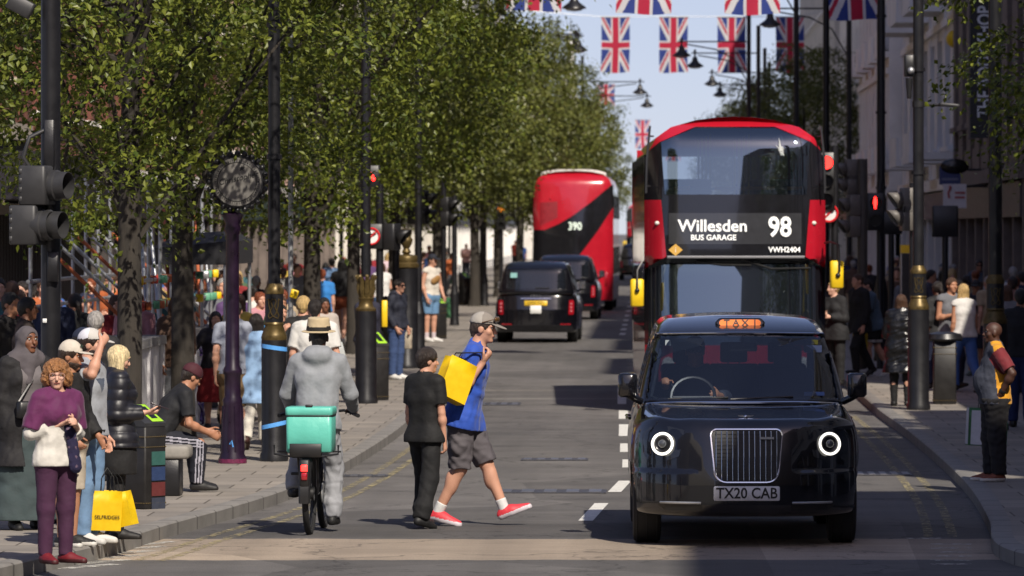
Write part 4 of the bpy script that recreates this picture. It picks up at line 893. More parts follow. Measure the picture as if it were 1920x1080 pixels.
# ------------------------------------------------------------------ black cab (front at y=0, faces -y)
M_CABPAINT = mat('black_cab_paint', (0.004, 0.004, 0.006), 0.18, var=0.2, scale=3, coat=1.0, spec=.4)
M_GLASSD = glass('cab_window_glass', (.72, .78, .84), .10, ior=1.9)
M_GLASSR = glass('cab_rear_glass', (.30, .34, .38), .55)
M_SEAT = mat('dark_seat_fabric', (.02, .02, .024), .8, var=.2)
M_PLATEW = mat('white_plate', (.62, .63, .66), .4, var=.04); M_PLATEY = mat('yellow_plate', (.72, .46, .03), .4, var=.05)
M_INK = mat('black_lettering', (.008, .008, .009), .5, var=0); M_WINK = mat('white_lettering', (.8, .8, .78), .5, var=0)
M_GLOW = mat('headlight_ring_glow', (.9, .9, .85), .3, var=0, emit=(1, .96, .86), estr=1.3)
M_TAIL = mat('tail_lamp_red', (.30, .006, .014), .15, var=.1, coat=1)
M_ORANGE = mat('taxi_sign_orange', (.75, .16, .01), .35, var=0, emit=(1, .22, .02), estr=.12)
def cab_low(P):
    x, y, z = np.abs(P[:, 0]), P[:, 1], P[:, 2]
    hood = 1.005 + 0.125 * np.clip(y / 1.25, 0, 1) ** .8
    edge = np.clip((x - .42) / .5, 0, 1)
    top = z - (np.where(y < 1.3, hood - .085 * edge ** 1.5 * np.clip((1.5 - y) / 1.2, 0, 1) - .05 * np.clip((.25 - y) / .25, 0, 1) ** 2, 1.13) + .028 * np.exp(-((x - .72) / .10) ** 2) * np.clip((1.1 - y) / .6, 0, 1) * np.clip(y / .2, 0, 1))
    w = .925 - .085 * np.clip((z - .72) / .42, 0, 1) ** 2 - .045 * np.clip((.5 - z) / .28, 0, 1) ** 2 + .018 * np.exp(-((y - .86) / .42) ** 2) + .018 * np.exp(-((y - 3.85) / .42) ** 2)
    sd = x - w
    fy = .50 * (x / .93) ** 3.6 + .13 * np.clip((z - .50) / .5, 0, 1) ** 1.6 + .05 * np.clip((.36 - z) / .14, 0, 1) ** 2 + .022 * np.clip((z - .60) / .03, 0, 1) * np.clip((x - .36) / .1, 0, 1) * np.clip((.86 - z) / .2, 0, 1)
    fr = (fy - y) * .9
    rr = (y - (4.85 - .30 * (x / .93) ** 4 - .12 * np.clip((z - .75) / .4, 0, 1) - .05 * np.clip((.4 - z) / .15, 0, 1))) * .9
    bt = (.24 + .03 * np.exp(-((y - .9) / .7) ** 2)) - z
    d = smax(smax(smax(sd, top, .10), smax(fr, rr, .02), .09), bt, .05)
    for yc in (.86, 3.85):
        r = np.hypot(y - yc, z - .345); d = np.maximum(d, -np.maximum(r - .40, .60 - x))
    return d
def cab_up_outer(P, o=0.0):
    x, y, z = np.abs(P[:, 0]), P[:, 1], P[:, 2]
    w = .865 - .20 * np.clip((z - 1.1) / .74, 0, 1) ** 1.3 - o
    fr = (1.17 + (z - 1.13) * 1.18 + .22 * (x / .8) ** 3 + .35 * np.clip((z - 1.66) / .17, 0, 1) ** 2 - y) * .68 + o
    rr = (y - (4.80 - .24 * (z - 1.13) - .12 * (x / .8) ** 4 - .25 * np.clip((z - 1.6) / .22, 0, 1) ** 2)) * .95 + o
    top = z - (1.845 - .045 * (x / .75) ** 2 - .05 * np.clip((2.6 - y) / .7, 0, 1) ** 1.5 - o)
    return smax(smax(x - w, smax(fr, rr, .02), .07), smax(top, 1.08 - z, .01), .10)
def wind_open(P, g=0.0):   # windscreen, side and rear openings (negative inside)
    x, y, z = np.abs(P[:, 0]), P[:, 1], P[:, 2]
    ws = np.maximum(np.maximum(x - (.80 - .085 * (z - 1.15) / .55 - g), np.maximum(1.165 - z + g, z - 1.685 + g)), y - 2.35)
    sdw = np.maximum(np.maximum(1.18 - z, z - 1.64), .45 - x)
    slots = np.minimum(np.minimum(np.abs(y - 2.28) - .50 + .35 * np.clip((z - 1.2), 0, 1) * (y < 2.28), np.abs(y - 3.32) - .46), np.abs(y - 4.16) - .26)
    sdw = np.maximum(sdw, slots)
    rw = np.maximum(np.maximum(x - .66, np.maximum(1.22 - z, z - 1.66)), 4.2 - y)
    return np.minimum(np.minimum(ws, sdw), rw)
def cab_cabin(P):
    return np.maximum(np.maximum(cab_up_outer(P), -cab_up_outer(P, .05)), -wind_open(P))
def project(f, A, ax, lo, hi):
    """move points along an axis from outside (lo) until they meet f=0"""
    a = np.full(len(A), lo); b = np.full(len(A), hi)
    for _ in range(26):
        m = (a + b) / 2; Q = A.copy(); Q[:, ax] = m; i = f(Q) < 0; b = np.where(i, m, b); a = np.where(i, a, m)
    Q = A.copy(); Q[:, ax] = b; return Q
def sheet(f, us, vs, mk, ax, lo, hi, keep=None):
    A = np.array([mk(u, v) for u in us for v in vs], float); Q = project(f, A, ax, lo, hi); n, m = len(us), len(vs)
    return MB().add(Q, [(i * m + j, i * m + j + 1, (i + 1) * m + j + 1, (i + 1) * m + j) for i in range(n - 1) for j in range(m - 1)], True)
def wheel(parent, c, r, w, side, spokes=10):
    t = MB(); q = w / 2
    t.lathe([(r * .66, -q * .9), (r * .80, -q), (r * .95, -q * .92), (r, -q * .6), (r, q * .6), (r * .95, q * .92), (r * .80, q), (r * .66, q * .9)], axis='X', n=28, cap=False)
    for k in (-.35, 0, .35): t.lathe([(r + .001, k * w - .006), (r + .004, k * w - .004), (r + .004, k * w + .004), (r + .001, k * w + .006)], axis='X', n=28)
    wh = t.build('wheel', M_RUBBER, parent, loc=c)
    m = MB(); m.lathe([(r * .67, side * q * .9), (r * .60, side * q * .5), (r * .56, side * q * .3), (.03, side * q * .3)], axis='X', n=24)
    for k in range(spokes):
        a = 2 * pi * k / spokes; m.tube([(side * q * .55, .05 * cos(a), .05 * sin(a)), (side * q * .78, r * .62 * cos(a), r * .62 * sin(a))], .022, 5)
    m.lathe([(.06, side * q * .3), (.055, side * q * .8), (.02, side * q * .85)], axis='X', n=14)
    m.build('rim', mat('grey_alloy', (.10, .10, .105), .35, .6, var=.15), wh); return wh
def make_cab(lab, loc, rz, front_plate=None, group=None):
    t = thing('taxi', lab, 'taxi', loc, rz, group)
    Pm, Q = imesh(cab_low, (-.97, -.05, .2), (.97, 4.9, 1.22), .018); Pm, N = polish(cab_low, Pm, Q); arr2obj('body', Pm, Q, M_CABPAINT, t, normals=N)
    Pm, Q = imesh(cab_cabin, (-.9, 1.1, 1.06), (.9, 4.85, 1.86), .016, marg=2.2); Pm, N = polish(cab_cabin, Pm, Q); arr2obj('cabin', Pm, Q, M_CABPAINT, t, normals=N)
    o = lambda P: cab_up_outer(P, .014); lowo = lambda P: cab_low(P) - .004
    us = np.linspace(-1, 1, 25); vs = np.linspace(1.13, 1.72, 13)
    sheet(o, us, vs, lambda u, v: (u * (.815 - .085 * (v - 1.15) / .55), 0, v), 1, .8, 3.2).build('windscreen', M_GLASSD, t)
    sheet(o, np.linspace(-.68, .68, 17), np.linspace(1.20, 1.68, 9), lambda u, v: (u, 0, v), 1, 5.2, 3.6).build('rear_window', M_GLASSR, t)
    for sg in (-1, 1):
        for yc, hw in ((2.28, .5), (3.32, .46), (4.16, .26)): sheet(o, np.linspace(yc - hw - .02, yc + hw + .02, 9), np.linspace(1.16, 1.66, 9), lambda u, v: (0, u, v), 0, sg * 1.2, sg * .3).build('side_window', M_GLASSR, t)
    # chrome strips
    ch = MB(); L = project(lowo, np.array([(x, 1.17, 0) for x in np.linspace(-.80, .80, 25)]), 2, 1.4, .8); L[:, 1] += .18 * (np.abs(L[:, 0]) / .8) ** 3
    ch.tube([(p[0], p[1], p[2] + .012) for p in L], .011, 6); ch.build('chrome_strip', M_CHROME, t)
    ch = MB(); L = project(lambda P: cab_up_outer(P), np.array([(x, 0, 1.705 - .01 * (x / .7) ** 2) for x in np.linspace(-.70, .70, 21)]), 1, .8, 3.2); ch.tube(L - np.array((0, .004, 0)), .009, 6); ch.build('chrome_strip', M_CHROME, t)
    # grille
    def gy(x, z): return project(cab_low, np.array([(x, 0, z)], float), 1, -.6, 1.0)[0][1]
    def outline(sc=1.0, n=6):
        o = []; w1, w2, zt, zb, rt, rb = .29 * sc, .262 * sc, .742 + .213 * sc, .742 - .212 * sc, .05, .10
        for cx, cz, r, a0 in ((w1 - rt, zt - rt, rt, 0), (-w1 + rt, zt - rt, rt, 90), (-w2 + rb, zb + rb, rb, 180), (w2 - rb, zb + rb, rb, 270)):
            for k in range(n + 1): a = R(a0 + 90 * k / n); o.append((cx + r * cos(a), cz + r * sin(a)))
        return o
    ol = outline(); g = MB(); no = len(ol); RG = [[(.742 * 0 + x * q, .742 + (z - .742) * q) for x, z in ol] for q in (1, .8, .6, .4, .2, .02)]
    g.loft([[(x, gy(x, z) - .012, z) for x, z in r_] for r_ in RG], False, True)
    gr = g.build('grille', mat('grille_dark', (.004, .004, .004), .5, var=0), t)
    f = MB(); pts = [(x, gy(x, z) - .02, z) for x, z in ol]; f.tube(pts + pts[:1], .0085, 6, False); f.build('grille_frame', M_CHROME, gr)
    b = MB()
    for k in range(12):
        x = -.245 + .49 * k / 11; zt = .942; zb = .545 + .05 * max(0, (abs(x) - .17) / .09) ** 2; b.tube([(x, gy(x, z) - .020, z) for z in np.linspace(zb, zt, 5)], .0042, 5)
    b.build('grille_bar', M_CHROME, gr)
    b = MB()
    for k in range(13): z = .555 + .03 * k; b.tube([(x, gy(x, z) - .014, z) for x in np.linspace(-.255, .255, 5)], .002, 4)
    b.build('grille_mesh', M_BLACKPLASTIC, gr)
    bd = MB(); bd.box((.165, gy(.165, .885) - .03, .885), (.115, .01, .018)); bd.build('badge', M_STEEL, t)
    z = 1.028; yb = project(cab_low, np.array([(0, .30, 0)]), 2, 1.4, .8)[0][2]; bd = MB(); bd.sphere((0, .29, yb + .006), (.02, .012, .014), 8, 6)
    for sg in (-1, 1): bd.loft([[(sg * .015, .285, yb + .016), (sg * .015, .285, yb + .002)], [(sg * .068, .285, yb + .018), (sg * .055, .285, yb + .008)]], closed=False)
    bd.build('bonnet_badge', M_CHROME, t)
    # headlights
    for sg in (-1, 1):
        x, z = sg * .668, .83; y = gy(x, z)
        nrm = unit(grad(cab_low, np.array([(x, y, z)]), .01)[0] * np.array((.35, 1, .6))); c = np.array((x, y, z)); M = Vector(nrm).to_track_quat('Z', 'X').to_matrix(); c = c + nrm * .022
        def disc(prof, mtl, nm, par): 
            mb = MB(); mb.lathe(prof, n=32, cap=(nm == 'lens')); mb.v = [tuple(Vector(c) + M @ Vector(v)) for v in mb.v]; return mb.build(nm, mtl, par)
        # dark surround
        su = MB(); po = [(sg * a, b) for a, b in ((.50, .945), (.545, .735), (.62, .705), (.80, .70), (.835, .76), (.84, .90), (.78, .965), (.62, .975))]
        su.add([(a, gy(a, b) - .006, b) for a, b in po] + [(x, gy(x, z) - .012, z)], [(i, (i + 1) % 8, 8) for i in range(8)], True)
        hl_ = su.build('headlight', mat('headlight_surround', (.012, .012, .013), .12, var=0, coat=1), t)
        disc([(.074, .012), (.092, .012), (.095, .020), (.092, .028), (.078, .030), (.074, .026), (.074, .012)], M_GLOW, 'light_ring', hl_)
        disc([(.073, .014), (.060, .020), (.045, .012), (.02, .012)], mat('headlight_bowl', (.02, .02, .023), .25, .3, var=.2), 'bowl', hl_)
        disc([(.034, .015), (.034, .030), (.024, .040), (.004, .044)], mat('projector_lens', (.05, .055, .065), .05, var=0, coat=1), 'lens', hl_)
    # fog strips, intake, plate
    for sg in (-1, 1):
        b = MB(); b.tube([(sg * x, gy(sg * x, .362) - .012, .362) for x in np.linspace(.37, .80, 9)], .010, 6); b.build('fog_strip', M_STEEL, t)
        b = MB(); pts = [(sg * x, gy(sg * x, zz) - .003, zz) for x in np.linspace(.36, .84, 9) for zz in (.30, .345)]; b.add(pts, [(2 * i, 2 * i + 1, 2 * i + 3, 2 * i + 2) for i in range(8)]); b.build('intake', M_DARKLENS, t)
    if front_plate:
        pl = MB(); pl.rbox((0, 0, 0), (.535, .118, .012), .014, rx=pi / 2); p = pl.build('number_plate', M_PLATEW, t, loc=(0, gy(0, .44) - .022, .44))
        text_mesh(front_plate, .122, M_INK, 'lettering', p, (0, -.009, -.001), sx=.90, bold=.002)
    # mirrors, handles
    for sg in (-1, 1):
        m = MB(); m.rbox((sg * .955, 1.34, 1.28), (.16, .14, .20), .05, n=4); m.tube([(sg * .84, 1.42, 1.14), (sg * .90, 1.38, 1.17), (sg * .95, 1.36, 1.20)], .03, 8); mi = m.build('mirror', M_CABPAINT, t)
        MB().box((sg * .955, 1.415, 1.28), (.13, .006, .165)).build('mirror_glass', M_CHROME, mi)
        h_ = MB()
        for yy in (2.45, 3.1): h_.tube([(sg * .93, yy - .09, .97), (sg * .955, yy, .97), (sg * .93, yy + .09, .97)], .014, 6)
        h_.build('door_handle', M_CABPAINT, t)
        for yc in (.86, 3.85): wheel(t, (sg * .80, yc, .345), .345, .235, sg)
    # roof sign
    y0 = project(lambda P: cab_up_outer(P), np.array([(0, 0, 1.775)]), 1, .8, 3.2)[0][1]; s = MB()
    oc = [(-.215, 0), (-.175, .042), (.175, .042), (.215, 0), (.175, -.042), (-.175, -.042)]
    s.prism(oc, lambda u, v, w: (u, y0 + .03 + .10 - w + v * .25, 1.785 + v), .16); sg_ = s.build('roof_sign', M_CABPAINT, t, bevel=.012)
    s = MB(); n = 12; o2 = [(.135 * q + .028 * cos(a), .028 * sin(a)) for q, a0 in ((1, -90), (-1, 90)) for a in [R(a0 + 180 * k / n) for k in range(n + 1)]]
    s.prism(o2, lambda u, v, w: (u * 1.08, y0 - .036 - w + v * .25, 1.785 + v), .004); s.build('sign_panel', M_ORANGE, sg_)
    for k_, ch_ in enumerate('TAXI'): text_mesh(ch_, .072, M_INK, 'lettering', sg_, (-.112 + .077 * k_ + (.006 if k_ == 3 else 0), y0 - .046, 1.785), rot=(R(76), 0, 0), sx=1.15, bold=.0008)
    # rear fittings
    def ry(x, z): return project(cab_low, np.array([(x, 0, z)], float), 1, 5.4, 4.0)[0][1]
    for sg in (-1, 1):
        tl = MB(); pts = [(sg * (.80 + .062 * cos(a) * (1 if abs(cos(a)) < .8 else 1)), .80 + .165 * sin(a)) for a in np.linspace(0, 2 * pi, 21)[:-1]]
        pts = [(sg * (.735 + u), v) for u, v in ((0, .66), (.012, .64), (.10, .645), (.115, .66), (.12, .94), (.105, .965), (.03, .97), (.012, .95))]
        tl.loft([[(a, ry(a, b) + .002, b) for a, b in pts], [(a, ry(a, b) + .03, b) for a, b in pts]], False, True); q_ = tl.build('tail_lamp', M_TAIL, t)
        for zz in (.72, .80, .88): MB().rbox((sg * .795, ry(sg * .795, zz) + .036, zz), (.045, .02, .05), .012, rx=0).build('lamp_cell', mat('clear_lamp_cell', (.45, .12, .14), .2, var=0), q_)
        rf = MB(); rf.tube([(sg * .55, ry(.55, .42) + .01, .42), (sg * .78, ry(.78, .42) + .01, .42)], .016, 6); rf.build('reflector', M_TAIL, t)
    hb_ = MB(); hb_.tube([(x, ry(x, 1.0) + .02, 1.0) for x in np.linspace(-.34, .34, 7)], .020, 6); hb_.build('boot_handle', M_CHROME, t)
    if not front_plate:
        pl = MB(); pl.rbox((0, 0, 0), (.52, .11, .012), .01, rx=pi / 2); p = pl.build('number_plate', M_PLATEY, t, loc=(0, ry(0, .9) + .03, .90)); text_mesh('LM24 PSO', .10, M_INK, 'lettering', p, (0, .009, 0), rot=(pi / 2, 0, pi), sx=.85)
        MB().rbox((0, ry(0, .76) + .03, .755), (.25, .012, .18), .01).build('licence_plate', M_WHITE, t)
        text_mesh('L E V C', .05, M_STEEL, 'lettering', t, (0, ry(0, 1.06) + .02, 1.065), rot=(pi / 2, 0, pi), sx=1.5)
        st = MB(); st.box((.50, 4.745, 1.53), (.15, .012, .11)); st.build('window_sticker', cmat((150, 205, 205)), t)
        wp = MB(); wp.tube([(.02, 4.76, 1.24), (-.30, 4.77, 1.24)], .012, 5); wp.build('rear_wiper', M_BLACKPLASTIC, t)
    # interior
    i = MB(); i.box((0, 1.72, 1.13), (1.5, .5, .05)); i.box((0, 2.5, 1.1), (1.5, 1.7, .04)); i.build('dashboard', mat('dark_dash', (.012, .013, .016), .7, var=.2), t)
    for x, y in ((-.42, 2.62), (.42, 2.62), (-.42, 4.25), (0.0, 4.25), (.42, 4.25)):
        s = MB(); s.rbox((x, y, 1.22), (.44, .13, .34), .05); s.rbox((x, y, 1.49), (.24, .10, .18), .04); s.tube([(x - .05, y, 1.36), (x - .05, y, 1.46)], .008, 5); s.tube([(x + .05, y, 1.36), (x + .05, y, 1.46)], .008, 5); s.build('seat', M_SEAT, t)
    sw = MB(); c = Vector((-.40, 1.93, 1.16)); sw.tube([c + Vector((.185 * cos(a), .185 * sin(a) * .45, .185 * sin(a) * .89)) for a in np.linspace(0, 2 * pi, 25)], .015, 6, False); sw.tube([c - Vector((.17, 0, 0)), c + Vector((.17, 0, 0))], .012, 5); sw.build('steering_wheel', mat('wheel_leather', (.02, .02, .02), .35, var=.1), t)
    mr = MB(); mr.rbox((.02, 2.0, 1.58), (.24, .04, .07), .02, rx=0); mr.tube([(.02, 2.02, 1.6), (.02, 2.0, 1.72)], .01, 5); mr.build('interior_mirror', M_BLACKPLASTIC, t)
    if front_plate:
        for (x, z, w, h, c) in ((.60, 1.625, .10, .05, (190, 180, 40)), (.605, 1.57, .15, .075, (150, 165, 190)), (.60, 1.205, .17, .04, (80, 110, 165)), (-.60, 1.62, .07, .06, (130, 140, 145))):
            y = project(o, np.array([(x, 0, z)]), 1, .8, 3.2)[0][1] + .012; MB().box((x, y, z), (w, .004, h), rx=-.70).build('window_sticker', cmat(c, .5), t)
        L = project(o, np.array([(-.665 - .09 * k + .0, 0, 1.60 - .42 * k) for k in np.linspace(0, 1, 9)]), 1, .8, 3.2); L[:, 1] += .03
        MB().tube(list(L) + [L[-1] + np.array((.05, .02, -.02))], .014, 6).build('windscreen_trim', cmat((190, 195, 180), .5), t)
        y = project(o, np.array([(.2, 0, 1.17)]), 1, .8, 3.2)[0][1]; wp = MB(); 
        for a, b in (((-.1, 1.165), (.42, 1.185)), ((-.62, 1.165), (-.12, 1.18))): wp.tube([(a[0], project(o, np.array([(a[0], 0, a[1])]), 1, .8, 3.2)[0][1] - .012, a[1]), (b[0], project(o, np.array([(b[0], 0, b[1])]), 1, .8, 3.2)[0][1] - .012, b[1])], .008, 5)
        wp.build('wiper', M_BLACKPLASTIC, t)
    return t
CABX = .755
cab = make_cab('black cab with round lit headlights and TX20 CAB plate at the front', (CABX, 46.0, 0), R(0.6), 'TX20 CAB')
cabr = make_cab('black cab seen from behind with yellow plate and chrome boot handle', (-2.57, 128.5 + 4.85, 0), pi - R(1.0), None, 'black cabs driving away')
c2 = copy_tree(cabr, None, 'second black cab half hidden behind the first one, by the rear bus'); c2.location = (-2.42, 161 + 4.85, 0)
# ------------------------------------------------------------------ double deck buses (the end shown stands at y=0 and faces -y)
M_BUSRED = mat('bus_red_paint', (0.41, 0.009, 0.022), 0.24, var=0.08, scale=2, coat=.8)
M_BUSBLACK = mat('bus_black_glass', (0.010, 0.010, 0.012), 0.10, var=.1, coat=.5)
M_BUSGLASS = glass('bus_front_glass', (.52, .60, .68), .30, ior=3.0); M_BUSSIDE = glass('bus_side_glass', (.30, .33, .35), .55); M_BUSLOW = glass('bus_lower_glass', (.26, .34, .46), .70, ior=3.0)
M_BUSINT = mat('bus_interior_grey', (.16, .17, .19), .7, var=.1); M_MOQ = mat('bus_seat_cloth', (.04, .05, .09), .9, var=.3, scale=40)
PROF = [(1.262, .32), (1.272, 1.15), (1.275, 2.03), (1.275, 2.98), (1.272, 3.2), (1.255, 3.45), (1.21, 3.68), (1.11, 3.86), (.90, 4.01), (.55, 4.11), (.25, 4.15), (0, 4.16)]
def panel(name, poly, f, m, parent, step=.10, thick=0.0, xr=(-1.3, 1.3), zr=(.3, 4.5)):
    """flat polygon (u,v) cut into a fine grid and bent onto the surface f(u,v)"""
    bm = bmesh.new(); bm.faces.new([bm.verts.new((u, v, 0)) for u, v in poly])
    for ax, (a, b) in ((0, xr), (1, zr)):
        k = a
        while k < b:
            n = [0, 0, 0]; n[ax] = 1; c = [0, 0, 0]; c[ax] = k
            bmesh.ops.bisect_plane(bm, geom=bm.faces[:] + bm.edges[:] + bm.verts[:], plane_co=c, plane_no=n); k += step
    bm.verts.index_update(); vs = [f(v.co.x, v.co.y) for v in bm.verts]; fs = [tuple(v.index for v in q.verts) for q in bm.faces]; bm.free()
    mb = MB(); mb.add(vs, fs, True); o = mb.build(name, m, parent, fix=True)
    if thick: s = o.modifiers.new('thickness', 'SOLIDIFY'); s.thickness = thick
    return o
def mirror_poly(p): return [(-u, v) for u, v in p][::-1]
def bus_shell(t, L, fy, prof=PROF, roofm=None, rear_hole=True, bands=((0, 1, 'r'), (1, 2, 'g'), (2, 3, 'r'), (3, 6, 'g'), (6, 11, 'r'))):
    fr = lambda p, sg: (sg * p[0], fy(sg * p[0], p[1]), p[1])
    for a, b, k in bands:
        for sg in (-1, 1):
            mb = MB(); pts = prof[a:b + 1]; ys = np.linspace(.45, L - .12, 12)
            rings = [[fr(p, sg) for p in pts]] + [[(sg * p[0], y, p[1]) for p in pts] for y in ys] + [[(sg * (p[0] - .08 * (p[0] > .3)), L, p[1] - (.06 if p[1] > 3.9 else 0)) for p in pts]]
            mb.loft(rings, closed=False, smooth=True)
            mb.build('roof' if a >= 6 else 'side_window' if k == 'g' else 'side_panel', {'r': M_BUSRED, 'g': M_BUSSIDE}[k] if a < 6 or not roofm else roofm, t)
            if k == 'g':
                for y in np.linspace(.6, L - .2, 8): MB().box((sg * 1.255, y, (pts[0][1] + min(pts[-1][1], 3.62)) / 2), (.05, .12, min(pts[-1][1], 3.62) - pts[0][1])).build('window_pillar', M_BUSBLACK, t)
    rb = MB(); rb.box((0, L - .03, 1.65), (2.36, .05, 2.66)); rb.build('rear_panel', M_BUSRED, t)
    if not rear_hole: MB().box((0, L - .03, 3.45), (2.3, .05, .95)).build('rear_panel', M_BUSRED, t)
    else:
        r = MB(); r.box((-1.05, L - .03, 3.4), (.3, .05, .84)); r.box((1.05, L - .03, 3.4), (.3, .05, .84)); r.box((0, L - .03, 3.87), (1.8, .05, .3)); r.build('rear_pillar', M_BUSRED, t)
    fl = MB(); fl.box((0, L / 2 + .4, 2.42), (2.36, L - 1.4, .12)); fl.build('upper_floor', M_BUSINT, t)
    fl = MB(); fl.box((0, L / 2 + .25, .36), (2.36, L - .7, .12)); fl.build('lower_floor', M_BUSINT, t)
    ce = MB(); ce.box((0, L / 2 + .5, 4.0), (1.7, L - 1.8, .03)); ce.build('ceiling', M_BUSINT, t)
def bus_seats(t, L, rows=8):
    for i in range(rows):
        for sg in (-1, 1):
            s = MB(); y = 1.7 + i * (L - 2.6) / rows; s.rbox((sg * .72, y, 2.98), (.86, .12, .62), .05); s.rbox((sg * .72, y - .22, 2.72), (.86, .42, .12), .04); s.build('upper_seat', M_MOQ, t)
            if i % 2: p = MB(); p.tube([(sg * .28, y, 2.5), (sg * .28, y, 3.95)], .018, 6); p.build('grab_pole', M_YELLOW, t)
def fy98(x, z):
    a = abs(x); y = .05 * a * a + .34 * max(0, (a - .86) / .415) ** 2.6
    if z > 2.15: y += .13 * max(0, (z - 2.2) / 1.6) ** 1.2 + .55 * max(0, (z - 3.72) / .45) ** 2.2
    else: y += .11 - .12 * max(0, (2.05 - z) / 1.1)
    return y
def make_bus98(lab, loc, rz, lettered=True):
    t = thing('double_decker_bus', lab, 'bus', loc, rz); L = 10.4; S = lambda off: (lambda u, v: (u, fy98(u, v) + off, v))
    bus_shell(t, L, fy98)
    W_ = [(-.56, 4.0), (.56, 4.0), (1.045, 3.80), (.995, 3.06), (-.995, 3.06), (-1.045, 3.80)]
    panel('upper_windscreen', W_, S(.0), M_BUSGLASS, t)
    top = [(x, z) for x, z in PROF[6:]]; out = [(-x, z) for x, z in top] + [(x, z) for x, z in top[::-1][1:]]
    panel('front_dome', out + [(1.06, 3.80), (.56, 4.015), (-.56, 4.015), (-1.06, 3.80)], S(-.004), M_BUSRED, t, step=.06)
    pil = [(-1.21, 3.68), (-1.06, 3.80), (-1.045, 3.80), (-.995, 3.06), (-.99, 2.985), (-1.275, 2.985), (-1.272, 3.2), (-1.255, 3.45)]
    for p in (pil, mirror_poly(pil)): panel('corner_pillar', p, S(.002), M_BUSBLACK, t, step=.06)
    sp = [(-1.275, 2.985), (-1.045, 2.985), (-.975, 2.19), (-1.275, 2.02)]
    for p in (sp, mirror_poly(sp)): panel('front_side_panel', p, S(-.004), M_BUSRED, t, step=.06)
    panel('destination_panel', [(-1.045, 2.985), (-.995, 3.06), (.995, 3.06), (1.045, 2.985), (.975, 2.19), (-.975, 2.19)], S(0), M_BUSBLACK, t)
    lip = MB(); lip.tube([(x, fy98(x, 2.2) - .012, 2.185 - .0 * abs(x)) for x in np.linspace(-.96, .96, 21)], .018, 6); lip.build('panel_lip', mat('grey_trim', (.25, .25, .26), .4, var=.05), t)
    und = MB(); und.loft([[(x, fy98(x, 2.19), 2.185 if abs(x) < .98 else 2.185 - (abs(x) - .98) * .55) for x in np.linspace(-1.26, 1.26, 27)], [(x, fy98(x, 2.0) + .05, 2.06 if abs(x) < .98 else 2.06 - (abs(x) - .98) * .2) for x in np.linspace(-1.26, 1.26, 27)]], closed=False); und.build('overhang', M_BUSBLACK, t)
    panel('lower_windscreen', [(-1.20, 2.08), (1.20, 2.08), (1.22, .95), (-1.22, .95)], S(.0), M_BUSLOW, t)
    for p in ([(-1.262, 2.05), (-1.20, 2.08), (-1.22, .95), (-1.27, .95)],): panel('windscreen_pillar', p, S(-.003), M_BUSBLACK, t); panel('windscreen_pillar', mirror_poly(p), S(-.003), M_BUSBLACK, t)
    panel('lower_front', [(-1.27, .95), (1.27, .95), (1.26, .34), (-1.26, .34)], S(-.004), M_BUSRED, t)
    for sg in (-1, 1):
        h = MB(); h.lathe([(.09, 0), (.085, -.03), (.02, -.04)], (sg * .95, fy98(.95, .7) - .01, .7), axis='Y', n=16); h.build('headlight', mat('bus_headlight', (.5, .5, .5), .1, var=0), t)
        m = MB(); m.sphere((sg * 1.10, fy98(1.10, 2.66) - .012, 2.66), (.035, .03, .03), 8, 6); m.build('marker_light', mat('marker_lens', (.7, .68, .6), .2, var=0), t)
        m = MB(); x = sg * 1.20; m.tube([(x, fy98(1.2, 3.98) - .04 if False else .20, 4.02), (x + sg * .045, .16, 3.55), (x + sg * .055, .17, 3.08)], .017, 6)
        for z, xx in ((3.88, 1.21), (3.18, 1.255)): m.tube([(sg * xx, .18, z), (sg * (xx - .06), .32, z)], .012, 5)
        m.build('branch_deflector', mat('deflector_steel', (.09, .09, .095), .35, .7, var=.1), t)
    MB().rbox((-1.385, -.02, 1.685), (.19, .12, .39), .05, n=4).build('mirror', M_YELLOW, t)
    MB().rbox((1.405, -.10, 1.94), (.19, .12, .39), .05, n=4).build('mirror', M_YELLOW, t)
    for pts in ([(1.26, .25, 2.38), (1.32, .0, 2.40), (1.43, -.15, 2.36), (1.44, -.18, 2.0), (1.42, -.17, 1.93)], [(-1.27, .30, 2.10), (-1.31, .0, 2.12), (-1.385, -.06, 2.0), (-1.385, -.10, 1.72)]):
        a = MB(); a.tube(pts, .016, 6); a.sphere(pts[-1], .035, 8, 6); a.build('mirror_arm', M_BLACKPLASTIC, t)
    for pts in ([(-.55, -.02, 2.12), (-.18, -.03, 2.075), (.22, -.03, 2.07)], [(.05, -.04, 2.16), (.5, -.04, 2.02), (1.05, .02, 2.03)]):
        a = MB(); a.tube([(p[0], fy98(p[0], 2.05) - .05, p[2]) for p in pts], .014, 6); a.build('wiper', M_BLACKPLASTIC, t)
    r = MB()
    for a, b in ((-.86, -.64), (-.30, .55), (.72, .93)): r.tube([(a, fy98(a, 3.12) + .05, 3.145), ((a + b) / 2, fy98((a + b) / 2, 3.12) + .05, 3.148), (b, fy98(b, 3.12) + .05, 3.15)], .026, 6)
    r.build('handrail', mat('orange_handrail', (.75, .33, .03), .4, var=.05), t)
    MB().tube([(x, fy98(x, 3.12) + .075, 3.14) for x in np.linspace(-.95, .95, 9)], .017, 6).build('front_rail', M_STEEL, t)
    panel('destination_screen', [(-.94, 2.80), (.92, 2.80), (.92, 2.365), (-.94, 2.365)], S(-.006), mat('destination_glass', (.035, .036, .04), .12, var=.1, coat=.6), t)
